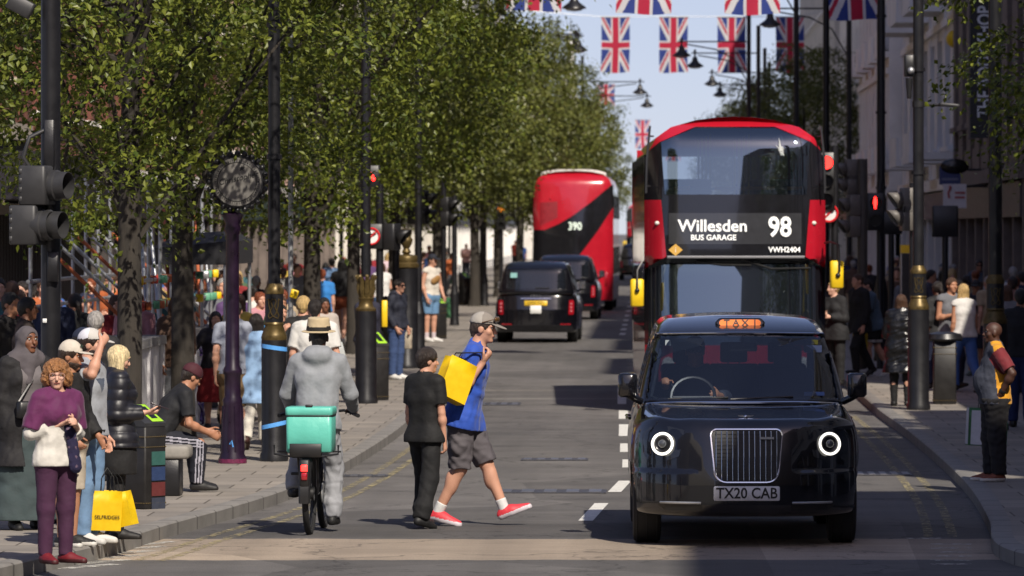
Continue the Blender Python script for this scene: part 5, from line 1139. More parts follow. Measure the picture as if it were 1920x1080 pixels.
    if lettered:
        for s, size, x, z, sx, bo in (('Willesden', .235, -.325, 2.615, 1.02, .004), ('BUS GARAGE', .108, -.315, 2.455, 1.0, .002), ('98', .385, .615, 2.595, .86, .009), ('VWH2404', .105, .68, 2.285, .98, .002)):
            text_mesh(s, size, mat('destination_lettering', (.8, .8, .78), .5, var=0, emit=(.9, .9, .85), estr=.35), 'lettering', t, (x, fy98(x, z) - .022 - .01 * (abs(x) > .5), z), sx=sx, bold=bo, rot=(R(86), 0, math.atan(.1 * x)))
        d = MB(); d.prism([(-.10, 0), (0, -.085), (.10, 0), (0, .085)], lambda u, v, w: (-.845 + u, fy98(-.845, 2.285) - .012 - w, 2.285 + v), .006); dm = d.build('diamond_sign', mat('diamond_gold', (.62, .36, .07), .5, var=.1), t)
        text_mesh('i', .1, M_WINK, 'lettering', dm, (-.845, fy98(-.845, 2.285) - .021, 2.285))
    # interior, driver's cab and platform rails
    bus_seats(t, L)
    c = MB(); c.rbox((-.62, .62, 1.02), (1.0, .4, .3), .08); c.tube([(-.62 + .22 * cos(a), .42 + .08 * sin(a), 1.22 + .2 * sin(a)) for a in np.linspace(0, 2 * pi, 17)], .015, 6, False); c.build('dashboard', M_BLACKPLASTIC, t)
    for x in (.1, .55, 1.0): MB().tube([(x, 1.2, .4), (x, 1.2, 2.3)], .02, 6).build('grab_pole', M_YELLOW, t)
    pt = MB(); pt.box((-.05, 1.6, 1.3), (.05, 1.4, 1.9)); pt.box((-.62, 2.1, 1.3), (1.2, .05, 1.9)); pt.build('cab_partition', mat('dark_partition', (.03, .03, .035), .5, var=.1), t)
    for yc in (2.4, 8.0):
        for sg in (-1, 1): wheel(t, (sg * 1.10, yc, .48), .48, .28, sg)
    return t
BUSX = xat(1380, 79.6)
bus98 = make_bus98('red double decker bus showing Willesden 98, coming toward the camera behind the cab', (BUSX, 79.6, 0), R(1.2))
cr = MB(); rr_ = random.Random(4)
for i in range(16):
    a = .8 + rr_.uniform(-.5, .5) + (pi if i % 2 else 0); L_ = rr_.uniform(.05, .20); c0 = (.625 + rr_.uniform(-.03, .03), 3.70 + rr_.uniform(-.05, .05))
    cr.tube([(c0[0], fy98(c0[0], c0[1]) - .006, c0[1]), (c0[0] - .35 * L_ * cos(a), fy98(c0[0], c0[1]) - .006, c0[1] + L_ * sin(a))], [.010, .003], 4)
cr.build('splat_mark', mat('white_splat', (.6, .62, .6), .6, var=.1), bus98)

def fy390(x, z):
    a = abs(x); return .10 * a * a + .26 * max(0, (a - .92) / .34) ** 2.4 + .16 * max(0, (z - 2.3) / 1.6) ** 1.8 + .45 * max(0, (z - 4.0) / .42) ** 2
def make_bus390(lab, loc, rz):
    t = thing('rear_bus', lab, 'bus', loc, rz); L = 11.0; S = lambda off: (lambda u, v: (u, fy390(u, v) + off, v))
    prof = [(1.25, .32), (1.255, 1.15), (1.26, 2.0), (1.26, 2.9), (1.255, 3.3), (1.24, 3.6), (1.21, 3.9), (1.13, 4.14), (.95, 4.30), (.55, 4.38), (.25, 4.40), (0, 4.41)]
    bus_shell(t, L, fy390, prof, roofm=M_BUSRED)
    q = lambda px, py: ((px - 1075) / 59.5, 2.58 - (py - 429) / 59.5)
    up = [q(px, py) for px, py in ((1022, 431), (1048, 420), (1075, 404), (1110, 378), (1149, 345))]; lo = [q(px, py) for px, py in ((1149, 388), (1122, 432), (1089, 476), (1062, 512))]
    blk = [(-1.26, up[0][1])] + [(x, z) for x, z in up[:-1]] + [(1.255, up[-1][1]), (1.258, lo[0][1])] + lo[1:] + [(-1.26, lo[-1][1])]
    panel('stair_window', blk, S(.004), M_BUSBLACK, t, step=.08)
    topr = prof[1:]; 
    red1 = [(-1.26, up[0][1]), (-1.26, 2.9), (-1.255, 3.3), (-1.24, 3.6), (-1.21, 3.9), (-1.13, 4.14), (-.95, 4.30), (-.55, 4.38), (0, 4.41), (.55, 4.38), (.95, 4.30), (1.13, 4.14), (1.21, 3.97), (1.235, up[-1][1])] + up[:-1][::-1]
    panel('rear_upper_panel', red1, S(0), M_BUSRED, t, step=.08)
    red2 = [(1.258, lo[0][1]), (1.25, .34), (-1.25, .34), (-1.26, lo[-1][1])] + lo[1:][::-1]
    panel('rear_lower_panel', red2, S(0), M_BUSRED, t, step=.1)
    rc = [q(px, py) for px, py in ((1013, 380), (1046, 378), (1046, 408), (1013, 424))]; panel('recess_panel', rc, S(-.006), mat('dark_red_recess', (.22, .006, .014), .5, var=.3, scale=20), t)  # flat dark red panel in place of the slanted recess
    rb = MB(); rb.tube([(-.62, fy390(-.62, 4.2) - .01, 4.15), (-.72, fy390(-.7, 3.7) - .02, 3.5)], .05, 6); rb.build('rear_rib', M_BUSRED, t)
    cp = MB(); cp.loft([[(x, .62 + .1 * x * x, 4.36 - .10 * x ** 4 + dz) for x in np.linspace(-1.02, 1.02, 15)] for dz in (0, .09)] + [[(x, 2.6, 4.44 - .08 * x ** 4) for x in np.linspace(-1.0, 1.0, 15)]], closed=False); cp.build('roof_cap', M_WHITE, t)
    text_mesh('390', .34, mat('route_lettering', (.75, .85, .75), .5, var=0, emit=(.8, .95, .8), estr=.3), 'lettering', t, (.06, fy390(0, 2.65) - .03, 2.65), bold=.006, sx=.85)
    st = MB(); st.tube([(-.3, .6, 1.2), (.1, .7, 1.8), (.75, .8, 2.6)], .03, 6); st.build('stair_rail', M_YELLOW, t)
    for sg in (-1, 1):
        l = MB(); l.rbox((sg * 1.03, fy390(1.03, 1.0) - .01, 1.0), (.10, .03, .42), .01); l.build('tail_lamp', M_TAIL, t)
    for yc in (2.2, 8.6):
        for sg in (-1, 1): wheel(t, (sg * 1.08, yc, .48), .48, .28, sg)
    return t
bus390 = make_bus390('red double decker bus seen from behind with 390 on its slanted black window', (-2.52, 178.5, 0), R(-.6))
b3 = copy_tree(bus98, None, 'distant red bus mostly hidden behind the left edge of the 98 bus'); b3.location = (-.28, 330, 0); b3.rotation_euler = (0, 0, 0)
for k in list(b3.children):
    if k.name.startswith(('lettering', 'splat', 'diamond', 'destination_screen')):
        for g in list(k.children): bpy.data.objects.remove(g)
        bpy.data.objects.remove(k)
c3 = copy_tree(cabr, None, 'distant dark cab seen between the rear bus and the 98 bus'); c3.location = (-.80, 290, 0); c3.rotation_euler = (0, 0, pi)
for k in list(c3.children):
    if k.name.startswith(('lettering', 'licence', 'window_sticker')): bpy.data.objects.remove(k)
# ------------------------------------------------------------------ lamp columns
def lamp_column(lab, X, Y, top=10.5, kind='plain', rb=.14, hb=1.28, rp=.066, arm=None, tape=False, group='black lamp columns along the street', band=None):
    t = thing('lamp_column', lab, 'lamp post', (X, Y, PAV), group=group)
    b = MB(); b.lathe([(rb * 1.12, 0), (rb * 1.12, .06), (rb, .10), (rb, hb)], n=20); b.build('base', M_BLACKMETAL, t)
    z = hb
    if kind == 'emblem':
        c = MB(); c.lathe([(rb * .98, z), (rb * 1.02, z + .03), (rb * .96, z + .06), (rb * .72, z + .15), (rb * .80, z + .17), (rb * .74, z + .19)], n=24); c.build('gold_collar', M_GOLD, t); z += .19
        c = MB(); c.lathe([(rb * .72, z), (rb * .72, z + .30)], n=24); bd = c.build('emblem_band', M_BLACKMETAL, t)
        e = MB(); rr = rb * .72 + .006
        def P(u, v): a = u / rr; return (rr * sin(a), -rr * cos(a), z + .15 + v)
        for sg in (-1, 1): e.tube([P(sg * u, v) for u, v in ((.075, .085), (.055, .10), (.05, .02), (.025, -.06), (.0, -.09) if sg > 0 else (.004, -.085), (.045, -.11), (.06, -.08), (.035, -.03), (.01, .02), (.03, .07), (.012, .10), (0, .085))], .006, 5)
        e.build('emblem', M_GOLD, bd); z += .30
        c = MB(); c.lathe([(rb * .76, z), (rb * .78, z + .04), (rb * .62, z + .08), (rp, z + .11)], n=24); c.build('gold_collar', M_GOLD, t); z += .1
    elif kind == 'acanthus':
        c = MB(); c.lathe([(rb * .95, z), (rb * .98, z + .03), (rb * .7, z + .07), (rb * .62, z + .14), (rb * .74, z + .18), (rb * .60, z + .2)], n=20); c.build('gold_collar', M_GOLD, t)
        a = MB(); z += .2
        for k in range(9):
            q = 2 * pi * k / 9; a.tube([(rb * .5 * cos(q), rb * .5 * sin(q), z), (rb * .72 * cos(q), rb * .72 * sin(q), z + .12), (rb * .66 * cos(q), rb * .66 * sin(q), z + .22), (rb * .95 * cos(q), rb * .95 * sin(q), z + .30), (rb * .9 * cos(q), rb * .9 * sin(q), z + .26)], [.03, .035, .03, .026, .01], 6)
        a.build('leaf_capital', mat('dull_gold_leaf', (.12, .085, .03), .5, .5, var=.5, scale=30), t); z += .3
    elif kind == 'finial':
        c = MB(); c.lathe([(rb, z), (rb * 1.12, z + .02), (rb * 1.12, z + .08), (rb * .95, z + .11), (rb * 1.0, z + .2), (rb * .9, z + .23), (rb * .3, z + .25)], n=20); c.build('gold_collar', M_GOLD, t); z += .25
        c = MB(); c.lathe([(.05, z), (.085, z + .04), (.05, z + .1), (.10, z + .19), (.115, z + .26), (.07, z + .32), (.10, z + .36), (.105, z + .44), (.03, z + .46)], n=14); c.build('finial', M_GOLD, t); return t
    else:
        c = MB(); c.lathe([(rb, z), (rb * .8, z + .1), (rp * 1.1, z + .22)], n=18); c.build('collar', M_BLACKMETAL, t); z += .2
    p = MB(); p.tube([(0, 0, z - .02), (0, 0, z + (top - z) * .5), (0, 0, top)], [rp, rp * .97, rp * .9], 14)
    for zz in (3.2, 4.6, 6.4): 
        if zz < top: p.lathe([(rp * 1.25, zz), (rp * 1.25, zz + .05)], n=14)
    p.build('pole', M_BLACKMETAL, t)
    if band: MB().lathe([(rp * 1.12, band), (rp * 1.12, band + .10)], n=14).build('reflective_band', M_WHITE, t)
    if tape:
        q = MB()
        for zz, tl in ((.36, .03), (1.18, -.02)): q.loft([[(rb * 1.02 * cos(a), rb * 1.02 * sin(a), zz + tl * cos(a) + dz) for a in np.linspace(0, 2 * pi, 25)] for dz in (0, .045)], closed=False)
        q.build('blue_tape', mat('blue_tape', (.10, .33, .75), .35, var=.15), t)
    if arm:
        d, L, z = arm; a = MB(); z -= PAV
        a.tube([(0, 0, z + .42), (d * L * 1.06, 0, z + .42)], .024, 6)
        a.tube([(d * .03, 0, z - 1.5), (d * .05, 0, z - .9), (d * L * .22, 0, z - .15), (d * L * .5, 0, z + .17), (d * L * .95, 0, z + .34)], .022, 6); a.build('arm', M_BLACKMETAL, t)
        h = MB(); h.lathe([(.03, .55), (.055, .48), (.03, .42), (.035, .30), (.09, .26), (.10, .16), (.14, .10), (.30, -.02), (.31, -.06), (.29, -.06), (.10, -.09)], (d * L, 0, z), n=18); lh = h.build('lamp_head', M_BLACKMETAL, t)
        MB().lathe([(.24, -.065), (.18, -.11), (.02, -.13)], (d * L, 0, z), n=14).build('lamp_glass', mat('lamp_diffuser', (.5, .5, .48), .3, var=0), lh)
    return t
def P2(px, py): v = at(px, py, PAV); return v.x, v.y
lamp_column('black column with gold twin loop emblem and blue tape behind the cyclist', *P2(514, 864), kind='emblem', rb=.135, tape=True)
lamp_column('black column with dull gold leaf capital and square base left of the crossing boy', *P2(686, 756), kind='acanthus', rb=.15, hb=1.30, rp=.07)
lamp_column('thick black stub column topped by gold collar and finial', *P2(762, 690), kind='finial', rb=.20, hb=1.76)
x_, y_ = P2(776, 684); lamp_column('slim black column close behind the gold finial stub', x_, y_ + 2, rb=.12, hb=.9)
lamp_column('black column with white band beside the man in white vest', *P2(852, 610), rb=.11, hb=.8, rp=.07, arm=(1, 3.05, 8.25), band=3.6)
lamp_column('black column with white band left of the first departing cab', *P2(904, 573), rb=.12, hb=.8, rp=.075, arm=(1, 3.0, 8.4), band=3.6)
for i, (hx, hy, lab) in enumerate(((1084, 92, 'third left lamp column with its head in front of the tree tops'), (1200, 172, 'left lamp column with its head against the sky near the tree edge'), (1213, 197, 'lamp column with the lowest left head just above the bus roof'))):
    s = (VY - hy) / 5.75; lamp_column(lab, (hx - VX) / s - 3.0, F / s, rb=.12, hb=.8, rp=.075, arm=(1, 3.0, 8.33))
for hx, hy, px, lab in ((1278, 102, 1404, 'right lamp column whose head hangs before the second flag'), (1303, 122, 1422, 'right lamp column with its head just left of the third flag'), (1335, 156, 1434, 'right lamp column with head hanging below the third flag'), (1350, 177, 1442, 'right lamp column with the lowest head over the bus'), (1444, 44, 1592, 'right lamp column with a large curved arm in front of the fourth flag')):
    s = (VY - hy) / 5.75; lamp_column(lab, (px - VX) / s, F / s, rb=.12, hb=.8, rp=.08, arm=(-1, (px - hx) / s, 8.33), top=9.6)
lamp_column('plain black column rising right of the fourth flag', xat(1493, 150), 150, rb=.12, hb=.8, rp=.075, arm=(-1, 2.2, 9.2))
lamp_column('plain black column rising behind the right end of the bus roof', xat(1549, 128), 128, rb=.12, hb=.8, rp=.075, arm=(-1, 2.2, 9.6))
lamp_column('tall dark column between the red man signal and the totem', xat(1652, 106), 106, rb=.13, hb=1.3, rp=.08)
colF = lamp_column('black column with gold loop emblem beside the woman in leather coat', *P2(1722, 768), kind='emblem', rb=.145, hb=1.36, rp=.075)
lamp_column('black column with gold loop emblem behind the man in the tri colour polo', *P2(1866, 806), kind='emblem', rb=.15, hb=1.30, rp=.085)

# cctv on the right column
xF, yF = P2(1722, 768)
t = thing('cctv_camera', 'black security camera cluster clamped high on the right column', 'camera', (xF - .13, yF - .1, zat(140, yF)))
MB().rbox((0, 0, .12), (.14, .16, .30), .03).build('housing', M_BLACKPLASTIC, t); MB().lathe([(.05, -.05), (.04, -.2), (.03, -.33)], (.0, -.02, 0), n=10).build('camera_arm', M_BLACKPLASTIC, t); MB().sphere((.02, -.1, .05), .05, 8, 6).build('dome', M_STEEL, t); MB().tube([(0, 0, .1), (.14, .1, .1)], .02, 6).build('bracket', M_BLACKPLASTIC, t)
t = thing('floodlight', 'small grey floodlight on a side arm of the right column', 'light', (xF, yF, zat(197, yF)))
MB().tube([(0, 0, 0), (.35, 0, 0)], .02, 6).build('bracket', M_BLACKPLASTIC, t); MB().rbox((.42, 0, .0), (.28, .2, .05), .03, ry=.1).build('lamp_body', M_GREYPLASTIC, t); MB().lathe([(.085, -.03), (.085, .05)], n=14).build('clamp', M_BLACKPLASTIC, t)

# ------------------------------------------------------------------ traffic signals
def signal_head(t, c, face, n=3, lit=None, w=.30, vis=.24, m=None, dz=.31):
    """a housing with n visors; face = angle of the side it faces, 0 = toward the camera, 90 = to the right"""
    a = R(face); f = Vector((sin(a), -cos(a), 0)); m = m or M_BLACKPLASTIC; c = Vector(c); h = MB()
    h.rbox(c, (w, .20, n * dz + .04), .03, rz=a); o = h.build('signal_head', m, t); Mr = f.to_track_quat('Z', 'X').to_matrix()
    for k in range(n):
        cc = c + f * .10 + Vector((0, 0, (n - 1) * dz / 2 - k * dz)); v = MB(); r = .112
        A = [cc + Mr @ Vector((r * cos(q), r * sin(q), 0)) for q in np.linspace(0, 2 * pi, 21)]
        v.loft([A, [p + f * (vis * (.62 + .38 * max(-1, min(1, (p.z - cc.z) / r)))) for p in A]], closed=False); vo = v.build('visor', m, o)
        s = vo.modifiers.new('thickness', 'SOLIDIFY'); s.thickness = .008
        l = MB(); l.add([p + f * .012 for p in A[:-1]], [tuple(range(20))], False); l.build('lens', M_REDLAMP if lit == k else M_DARKLENS, o)
    return o
def signal_post(lab, X, Y, h, r=.057, m=None, yellow=None, group='traffic signal posts'):
    t = thing('traffic_signal', lab, 'traffic light', (X, Y, PAV), group=group)
    MB().tube([(0, 0, 0), (0, 0, h)], r, 14).build('pole', m or M_BLACKMETAL, t)
    if yellow: MB().rbox((.0, -r - .05, yellow), (.12, .10, .28), .02).build('push_button', M_YELLOW, t)
    return t
Yn = 47.6; Xn = xat(95, Yn)
t = signal_post('tall black signal post with two grey sideways signals over the woman in hijab', Xn, Yn, 6.5, .084)
Z = lambda py: zat(py, Yn) - PAV
Q_ = 30
for zc_, x0, dep in ((Z(348), -.155, .24), (Z(422), -.235, .26)):
    h = MB(); h.rbox((x0 + .06, -.17, zc_), (.24, .30, .33), .03, rz=R(-12))
    for k in range(4): h.rbox((x0 - .065, -.17 - .03, zc_ - .115 + k * .077), (.03, .2, .045), .008)
    o = h.build('signal_head', M_GREYPLASTIC, t)
    ds = (.0, .16) if x0 < -.2 else (.10,)
    for d_ in ds:
        v = MB(); f = Vector((.93, -.36, 0)); Mr = f.to_track_quat('Z', 'X').to_matrix(); c = Vector((x0 + .16 + d_ * .3, -.22 + d_ * .25, zc_)); r = .115
        v.lathe([(r * 1.12, -.02), (r * 1.12, .05), (r, .06), (r * .98, .12 + d_ * .3), (r * .94, .12 + d_ * .3), (r * .94, .02)], n=24); v.v = [tuple(c + Mr @ Vector(q)) for q in v.v]; v.build('visor', M_GREYPLASTIC, o)
MB().tube([(0, -.09, Z(240)), (-.16, -.16, Z(258)), (-.21, -.18, Z(295)), (-.13, -.15, Z(325))], .018, 8).build('cable', M_GREYPLASTIC, t)
MB().rbox((.0, -.11, Z(272)), (.085, .06, .42), .01).build('bracket', M_BLACKMETAL, t)
MB().rbox((-.04, -.09, Z(601)), (.035, .012, .035), .004).build('sticker', M_WHITE, t)
MB().rbox((.03, -.10, Z(500)), (.09, .05, .25), .01).build('junction_box', M_BLACKMETAL, t)
MB().rbox((-.24, -.1, Z(12)), (.22, .1, .14), .02, ry=.5).build('camera', M_GREYPLASTIC, t)
M_VISOR = mat('warm_grey_visor', (.11, .10, .09), .5, var=.15)
# right side cluster
x, y = P2(1617, 706); t = signal_post('grey brown signal post at right with visors facing left and yellow button box', x, y, zat(298, y) - PAV, .085, mat('brown_grey_paint', (.05, .045, .04), .5, var=.2), None)
MB().rbox((.10, -.08, zat(584, y) - PAV), (.10, .10, .30), .02).build('push_button', M_YELLOW, t)
for px, py in ((1597, 318), (1597, 347)): signal_head(t, ((px - 1617) * y / F, .25, zat(py, y) - PAV), -75, 1, None, .2, .2, M_VISOR)
for px, py in ((1600, 385), (1600, 425)): signal_head(t, ((px - 1617) * y / F, -.05, zat(py, y) - PAV), -70, 1, None, .2, .2, M_VISOR)
Y1 = 92; t = signal_post('three lamp signal showing red beside the bus roof', xat(1565, Y1), Y1, zat(288, Y1), .06); signal_head(t, (xat(1549, Y1) - xat(1565, Y1), -.12, zat(340, Y1) - PAV), 0, 3, 0, .27, .18, dz=.30)
sgn = MB(); sgn.lathe([(.155, 0), (.155, -.015), (.02, -.016)], (xat(1554, Y1) - xat(1565, Y1), -.14, zat(400, Y1) - PAV), axis='Y', n=24); so_ = sgn.build('round_sign', M_WHITE, t)
rg = MB(); c0 = Vector((xat(1554, Y1) - xat(1565, Y1), -.162, zat(400, Y1) - PAV)); rg.tube([c0 + Vector((.135 * cos(a), 0, .135 * sin(a))) for a in np.linspace(0, 2 * pi, 25)], .02, 6, False); rg.tube([c0 + Vector((-.09, 0, -.09)), c0 + Vector((.09, 0, .09))], .016, 6); rg.build('sign_ring', mat('sign_red', (.55, .01, .015), .4, var=0), so_)
Y2 = 100; t = signal_post('pedestrian signal with a red standing man on the right pavement', xat(1650, Y2), Y2, zat(355, Y2), .06)
h = signal_head(t, (xat(1641, Y2) - xat(1650, Y2), -.15, zat(397, Y2) - PAV), 0, 2, None, .30, .10)
rm = MB(); c = Vector((xat(1640, Y2) - xat(1650, Y2), -.262, zat(379, Y2) - PAV)); rm.sphere(c + Vector((0, 0, .075)), (.026, .008, .026)); rm.rbox(c, (.062, .008, .10), .003); rm.rbox(c - Vector((0, 0, .075)), (.04, .008, .08), .003); rm.build('red_man', M_REDLAMP, t)
for px, py, Y3, w, hh, lab in ((1671, 418, 104, .40, .42, 'dark backing board of a signal between the tall columns'), (1772, 415, 100, .46, .55, 'dark backing board of a signal under the white sign')):
    t = signal_post(lab, xat(px, Y3), Y3, zat(py, Y3), .055); MB().rbox((0, 0, zat(py, Y3) - PAV), (w, .12, hh), .04).build('backing_board', M_BLACKPLASTIC, t)
Y4 = 78; t = signal_post('signal with two grey visors facing left on the emblem column at right', xat(1712, Y4) - .0, Y4, zat(360, Y4), .05)
for py in (376, 409): signal_head(t, (xat(1702, Y4) - xat(1712, Y4), -.05, zat(py, Y4) - PAV), -75, 1, None, .2, .2, M_VISOR)
# left side cluster
x, y = P2(712, 722); t = signal_post('left signal post with yellow boxes and a no right turn sign', x, y, zat(345, y) - PAV, .06)
for dx in (-.19, .08): MB().rbox((dx, -.06, zat(588, y) - PAV), (.09, .1, .42), .02).build('push_button', M_YELLOW, t)
c0 = Vector((xat(697, y) - x, -.12, zat(443, y) - PAV)); MB().rbox(c0 + Vector((0, .035, 0)), (.36, .04, .40), .03).build('sign_board', M_BLACKPLASTIC, t)
sgn = MB(); sgn.lathe([(.14, 0), (.14, -.012), (.02, -.013)], c0, axis='Y', n=24); so_ = sgn.build('round_sign', M_WHITE, t)
rg = MB(); c1 = c0 + Vector((0, -.022, 0)); rg.tube([c1 + Vector((.125 * cos(a), 0, .125 * sin(a))) for a in np.linspace(0, 2 * pi, 25)], .016, 6, False); rg.tube([c1 + Vector((-.085, 0, -.085)), c1 + Vector((.085, 0, .085))], .013, 6); rg.build('sign_ring', mat('sign_red', (.55, .01, .015), .4, var=0), so_)
ar = MB(); ar.tube([c1 + Vector((-.035, .008, -.07)), c1 + Vector((-.035, .008, .01)), c1 + Vector((.0, .008, .035)), c1 + Vector((.06, .008, .035))], .012, 5); ar.tube([c1 + Vector((.03, .008, .065)), c1 + Vector((.07, .008, .035)), c1 + Vector((.03, .008, .005))], .01, 5); ar.build('turn_arrow', M_INK, so_)
rd = MB()
for a, b in ((685, 328), (688, 335), (698, 330), (701, 336), (694, 326)): rd.sphere((xat(a, y) - x, -.10, zat(b, y) - PAV), .03, 8, 6)
MB().rbox((xat(693, y) - x, -.03, zat(331, y) - PAV), (.34, .12, .36), .04).build('signal_head', M_BLACKPLASTIC, t); rd.build('red_lamps', M_REDLAMP, t)
signal_head(t, (xat(735, y) - x, 0, zat(444, y) - PAV), 70, 1, None, .3, .22, M_BLACKPLASTIC, dz=.38)
for (px, py0, hs, lab) in ((742, 700, (), 'short black signal pole left of the gold finial stub'), (783, 655, ((800, 373), (800, 404), (783, 404)), 'signal post with a stack of grey visors above the gold finial'), (832, 632, ((843, 384), (843, 410)), 'slim signal post with two visors near the man in white vest')):
    x, y = P2(px, py0); t = signal_post(lab, x, y, zat(345 if hs else 440, y), .06)
    for hx, hy in hs: signal_head(t, (xat(hx, y) - x - .08, 0, zat(hy, y) - PAV), 70, 1, None, .26, .22, M_BLACKPLASTIC)
x, y = P2(940, 560); t = signal_post('distant signal with one amber light left of the rear bus', x, y, zat(385, y), .07); signal_head(t, (0, -.1, zat(405, y) - PAV), 0, 3, None, .34, .12); MB().sphere((0, -.26, zat(391, y) - PAV), .11, 8, 6).build('amber_lamp', mat('amber_lamp', (.7, .2, .01), .4, var=0, emit=(1, .25, .01), estr=1.5), t)

# ------------------------------------------------------------------ bins, bench, clock, totem
M_LIME = mat('lime_green_panel', (.33, .62, .03), .4, var=.08)
def litter_bin(lab, X, Y, rz, s=1.0, stickers=False, top='slope'):
    t = thing('litter_bin', lab, 'bin', (X, Y, PAV), rz, 'black street litter bins'); w, d, h = .30 * s, .32 * s, .84 * s
    MB().rbox((0, 0, h / 2), (w, d, h), .02).build('body', mat('bin_black', (.014, .013, .013), .5, var=.3, scale=8), t)
    for zz in (.05, h - .09, h - .18):
        g = MB()
        for k in range(11):
            for sg in (-1, 1): g.sphere((-w / 2 + w * (k + .5) / 11, sg * (d / 2 + .002), zz), .008 * s, 5, 4); g.sphere((sg * (w / 2 + .002), -d / 2 + d * (k + .5) / 11, zz), .008 * s, 5, 4)
        g.build('rivet_band', M_GOLD, t)
    if top == 'slope':
        m = MB(); m.loft([[(-w / 2, -d / 2, h), (w / 2, -d / 2, h), (w / 2, d / 2, h), (-w / 2, d / 2, h)], [(-w / 2, -d / 2, h + .22 * s), (w / 2, -d / 2, h + .03), (w / 2, d / 2, h + .03), (-w / 2, d / 2, h + .22 * s)]], True, True, smooth=False); hd = m.build('hood', M_GREYPLASTIC, t)
        q = MB(); f = lambda u, v: (w / 2 * u, d / 2 * v, h + .03 + (.19 * s) * (1 - u) / 2 + .006); q.quad(f(-.85, -.2), f(.9, -.2), f(.9, .85), f(-.85, .85)); q.build('lime_panel', M_LIME, hd)
        q = MB(); q.quad(*[tuple(Vector(f(a, b)) + Vector((0, 0, .004))) for a, b in ((-.6, .05), (.6, .05), (.6, .6), (-.6, .6))]); q.build('slot', M_DARKLENS, hd)
    else: MB().lathe([(.23 * s, h), (.25 * s, h + .03), (.22 * s, h + .10), (.1 * s, h + .13)], n=16).build('hood', M_BLACKMETAL, t)
    if stickers:
        for k, c in enumerate(((60, 105, 98), (52, 70, 110), (110, 52, 52), (62, 68, 84))):
            q = MB(); q.box((w / 2 + .004, 0.03, h - .28 - k * .135), (.006, .17, .12)); q.build('sticker', cmat(c, .5), t)
    return t
x, y = P2(268, 955); litter_bin('black litter bin with coloured stickers and lime lid in front of the blonde woman', x, y + .2, R(-38), .86, True)
x, y = P2(704, 750); litter_bin('black litter bin with lime lid beside the leaf capital column', x, y, R(-55), .92)
x, y = P2(1771, 757); litter_bin('rounded black litter bin behind the right emblem column', x, y, 0, 1.05, top='dome')
x, y = P2(872, 572); litter_bin('distant black litter bin left of the first departing cab', x, y, R(-50), 1.0)
x, y = P2(812, 640); litter_bin('black bin with a yellow strip beside the green shopping bag', x, y + 3, R(-40), .9)
x, y = P2(318, 928)
b = thing('bench', 'pale rounded stone bench under the seated man', 'bench', (x - .55, y, PAV)); MB().rbox((0, 0, .40), (1.5, .46, .12), .05).build('seat', mat('bench_stone', (.24, .225, .20), .8, var=.2), b, bevel=.02)
for sx_ in (-.5, .55): MB().rbox((sx_, 0, .17), (.22, .40, .34), .02).build('leg', M_BLACKMETAL, b)
M_PURPLE = mat('dark_purple_paint', (.014, .006, .018), .32, var=.4, scale=6)
x, y = P2(436, 868); t = thing('post_clock', 'purple post with a large round sign lettered in script under the trees', 'clock', (x, y, PAV)); zz = lambda py: zat(py, y) - PAV
pb = MB(); pb.lathe([(.145, 0), (.145, .05), (.125, .10), (.12, .30), (.10, .62), (.105, .66), (.085, .70), (.085, .92), (.10, .94), (.10, .98), (.078, 1.02), (.070, 1.6), (.068, zz(440)), (.09, zz(430)), (.075, zz(420)), (.12, zz(402)), (.06, zz(396))], n=18)
for k in range(10): a = 2 * pi * k / 10; pb.tube([(.118 * cos(a), .118 * sin(a), .12), (.10 * cos(a), .10 * sin(a), .60)], .013, 5)
pb.build('post', M_PURPLE, t); pk = MB(); pk.lathe([(.15, 0.0), (.15, .045)], n=18); pk.build('pink_foot', mat('pink_paint_patch', (.12, .012, .05), .5, var=.6, scale=30), t)
MB().tube([(-.02, -.12, .2), (.0, -.118, .24), (.015, -.12, .17)], .008, 5).build('blue_mark', mat('blue_tape', (.10, .33, .75), .35), t)
c = Vector((xat(446, y) - x, 0, zz(341))); oc = [(.29 * cos(R(22.5 + 45 * k)) * 1.06, .29 * sin(R(22.5 + 45 * k)) * 1.06) for k in range(8)]
MB().prism(oc, lambda u, v, w: (c.x + u, -.10 + w, c.z + v), .2).build('case', M_BLACKMETAL, t, bevel=.02)
fr = MB()
for k in range(24): a = 2 * pi * k / 24; fr.sphere((c.x + .30 * cos(a), -.09, c.z + .30 * sin(a)), .032, 7, 5)
fr.build('scalloped_rim', M_BLACKMETAL, t)
MB().lathe([(.255, 0), (.255, -.015), (.01, -.016)], (c.x, -.105, c.z), axis='Y', n=32).build('face', mat('dim_face', (.15, .142, .13), .5, var=.15), t)
rg = MB(); rg.tube([(c.x + .205 * cos(a), -.124, c.z + .205 * sin(a)) for a in np.linspace(0, 2 * pi, 41)], .004, 5, False)
for k in range(60): a = 2 * pi * k / 60; rg.tube([(c.x + .215 * cos(a), -.123, c.z + .215 * sin(a)), (c.x + .235 * cos(a), -.123, c.z + .235 * sin(a))], .003 if k % 5 else .006, 4)
rg.build('minute_ring', M_INK, t)
text_mesh('Christopher', .085, M_INK, 'lettering', t, (c.x + .01, -.125, c.z + .035), rot=(pi / 2, -.22, 0), shear=.35, bold=.001)
st = MB(); st.add([(c.x + .05 + (.035 if k % 2 == 0 else .014) * sin(pi * k / 5), -.124, c.z + .14 + (.035 if k % 2 == 0 else .014) * cos(pi * k / 5)) for k in range(10)], [tuple(range(10))], False); st.build('star', M_INK, t)
Yt = 92; t = thing('sign_totem', 'slim black wayfinding totem with a yellow cap on the right pavement', 'sign', (xat(1697, Yt), Yt, PAV)); hz = zat(475, Yt) - PAV
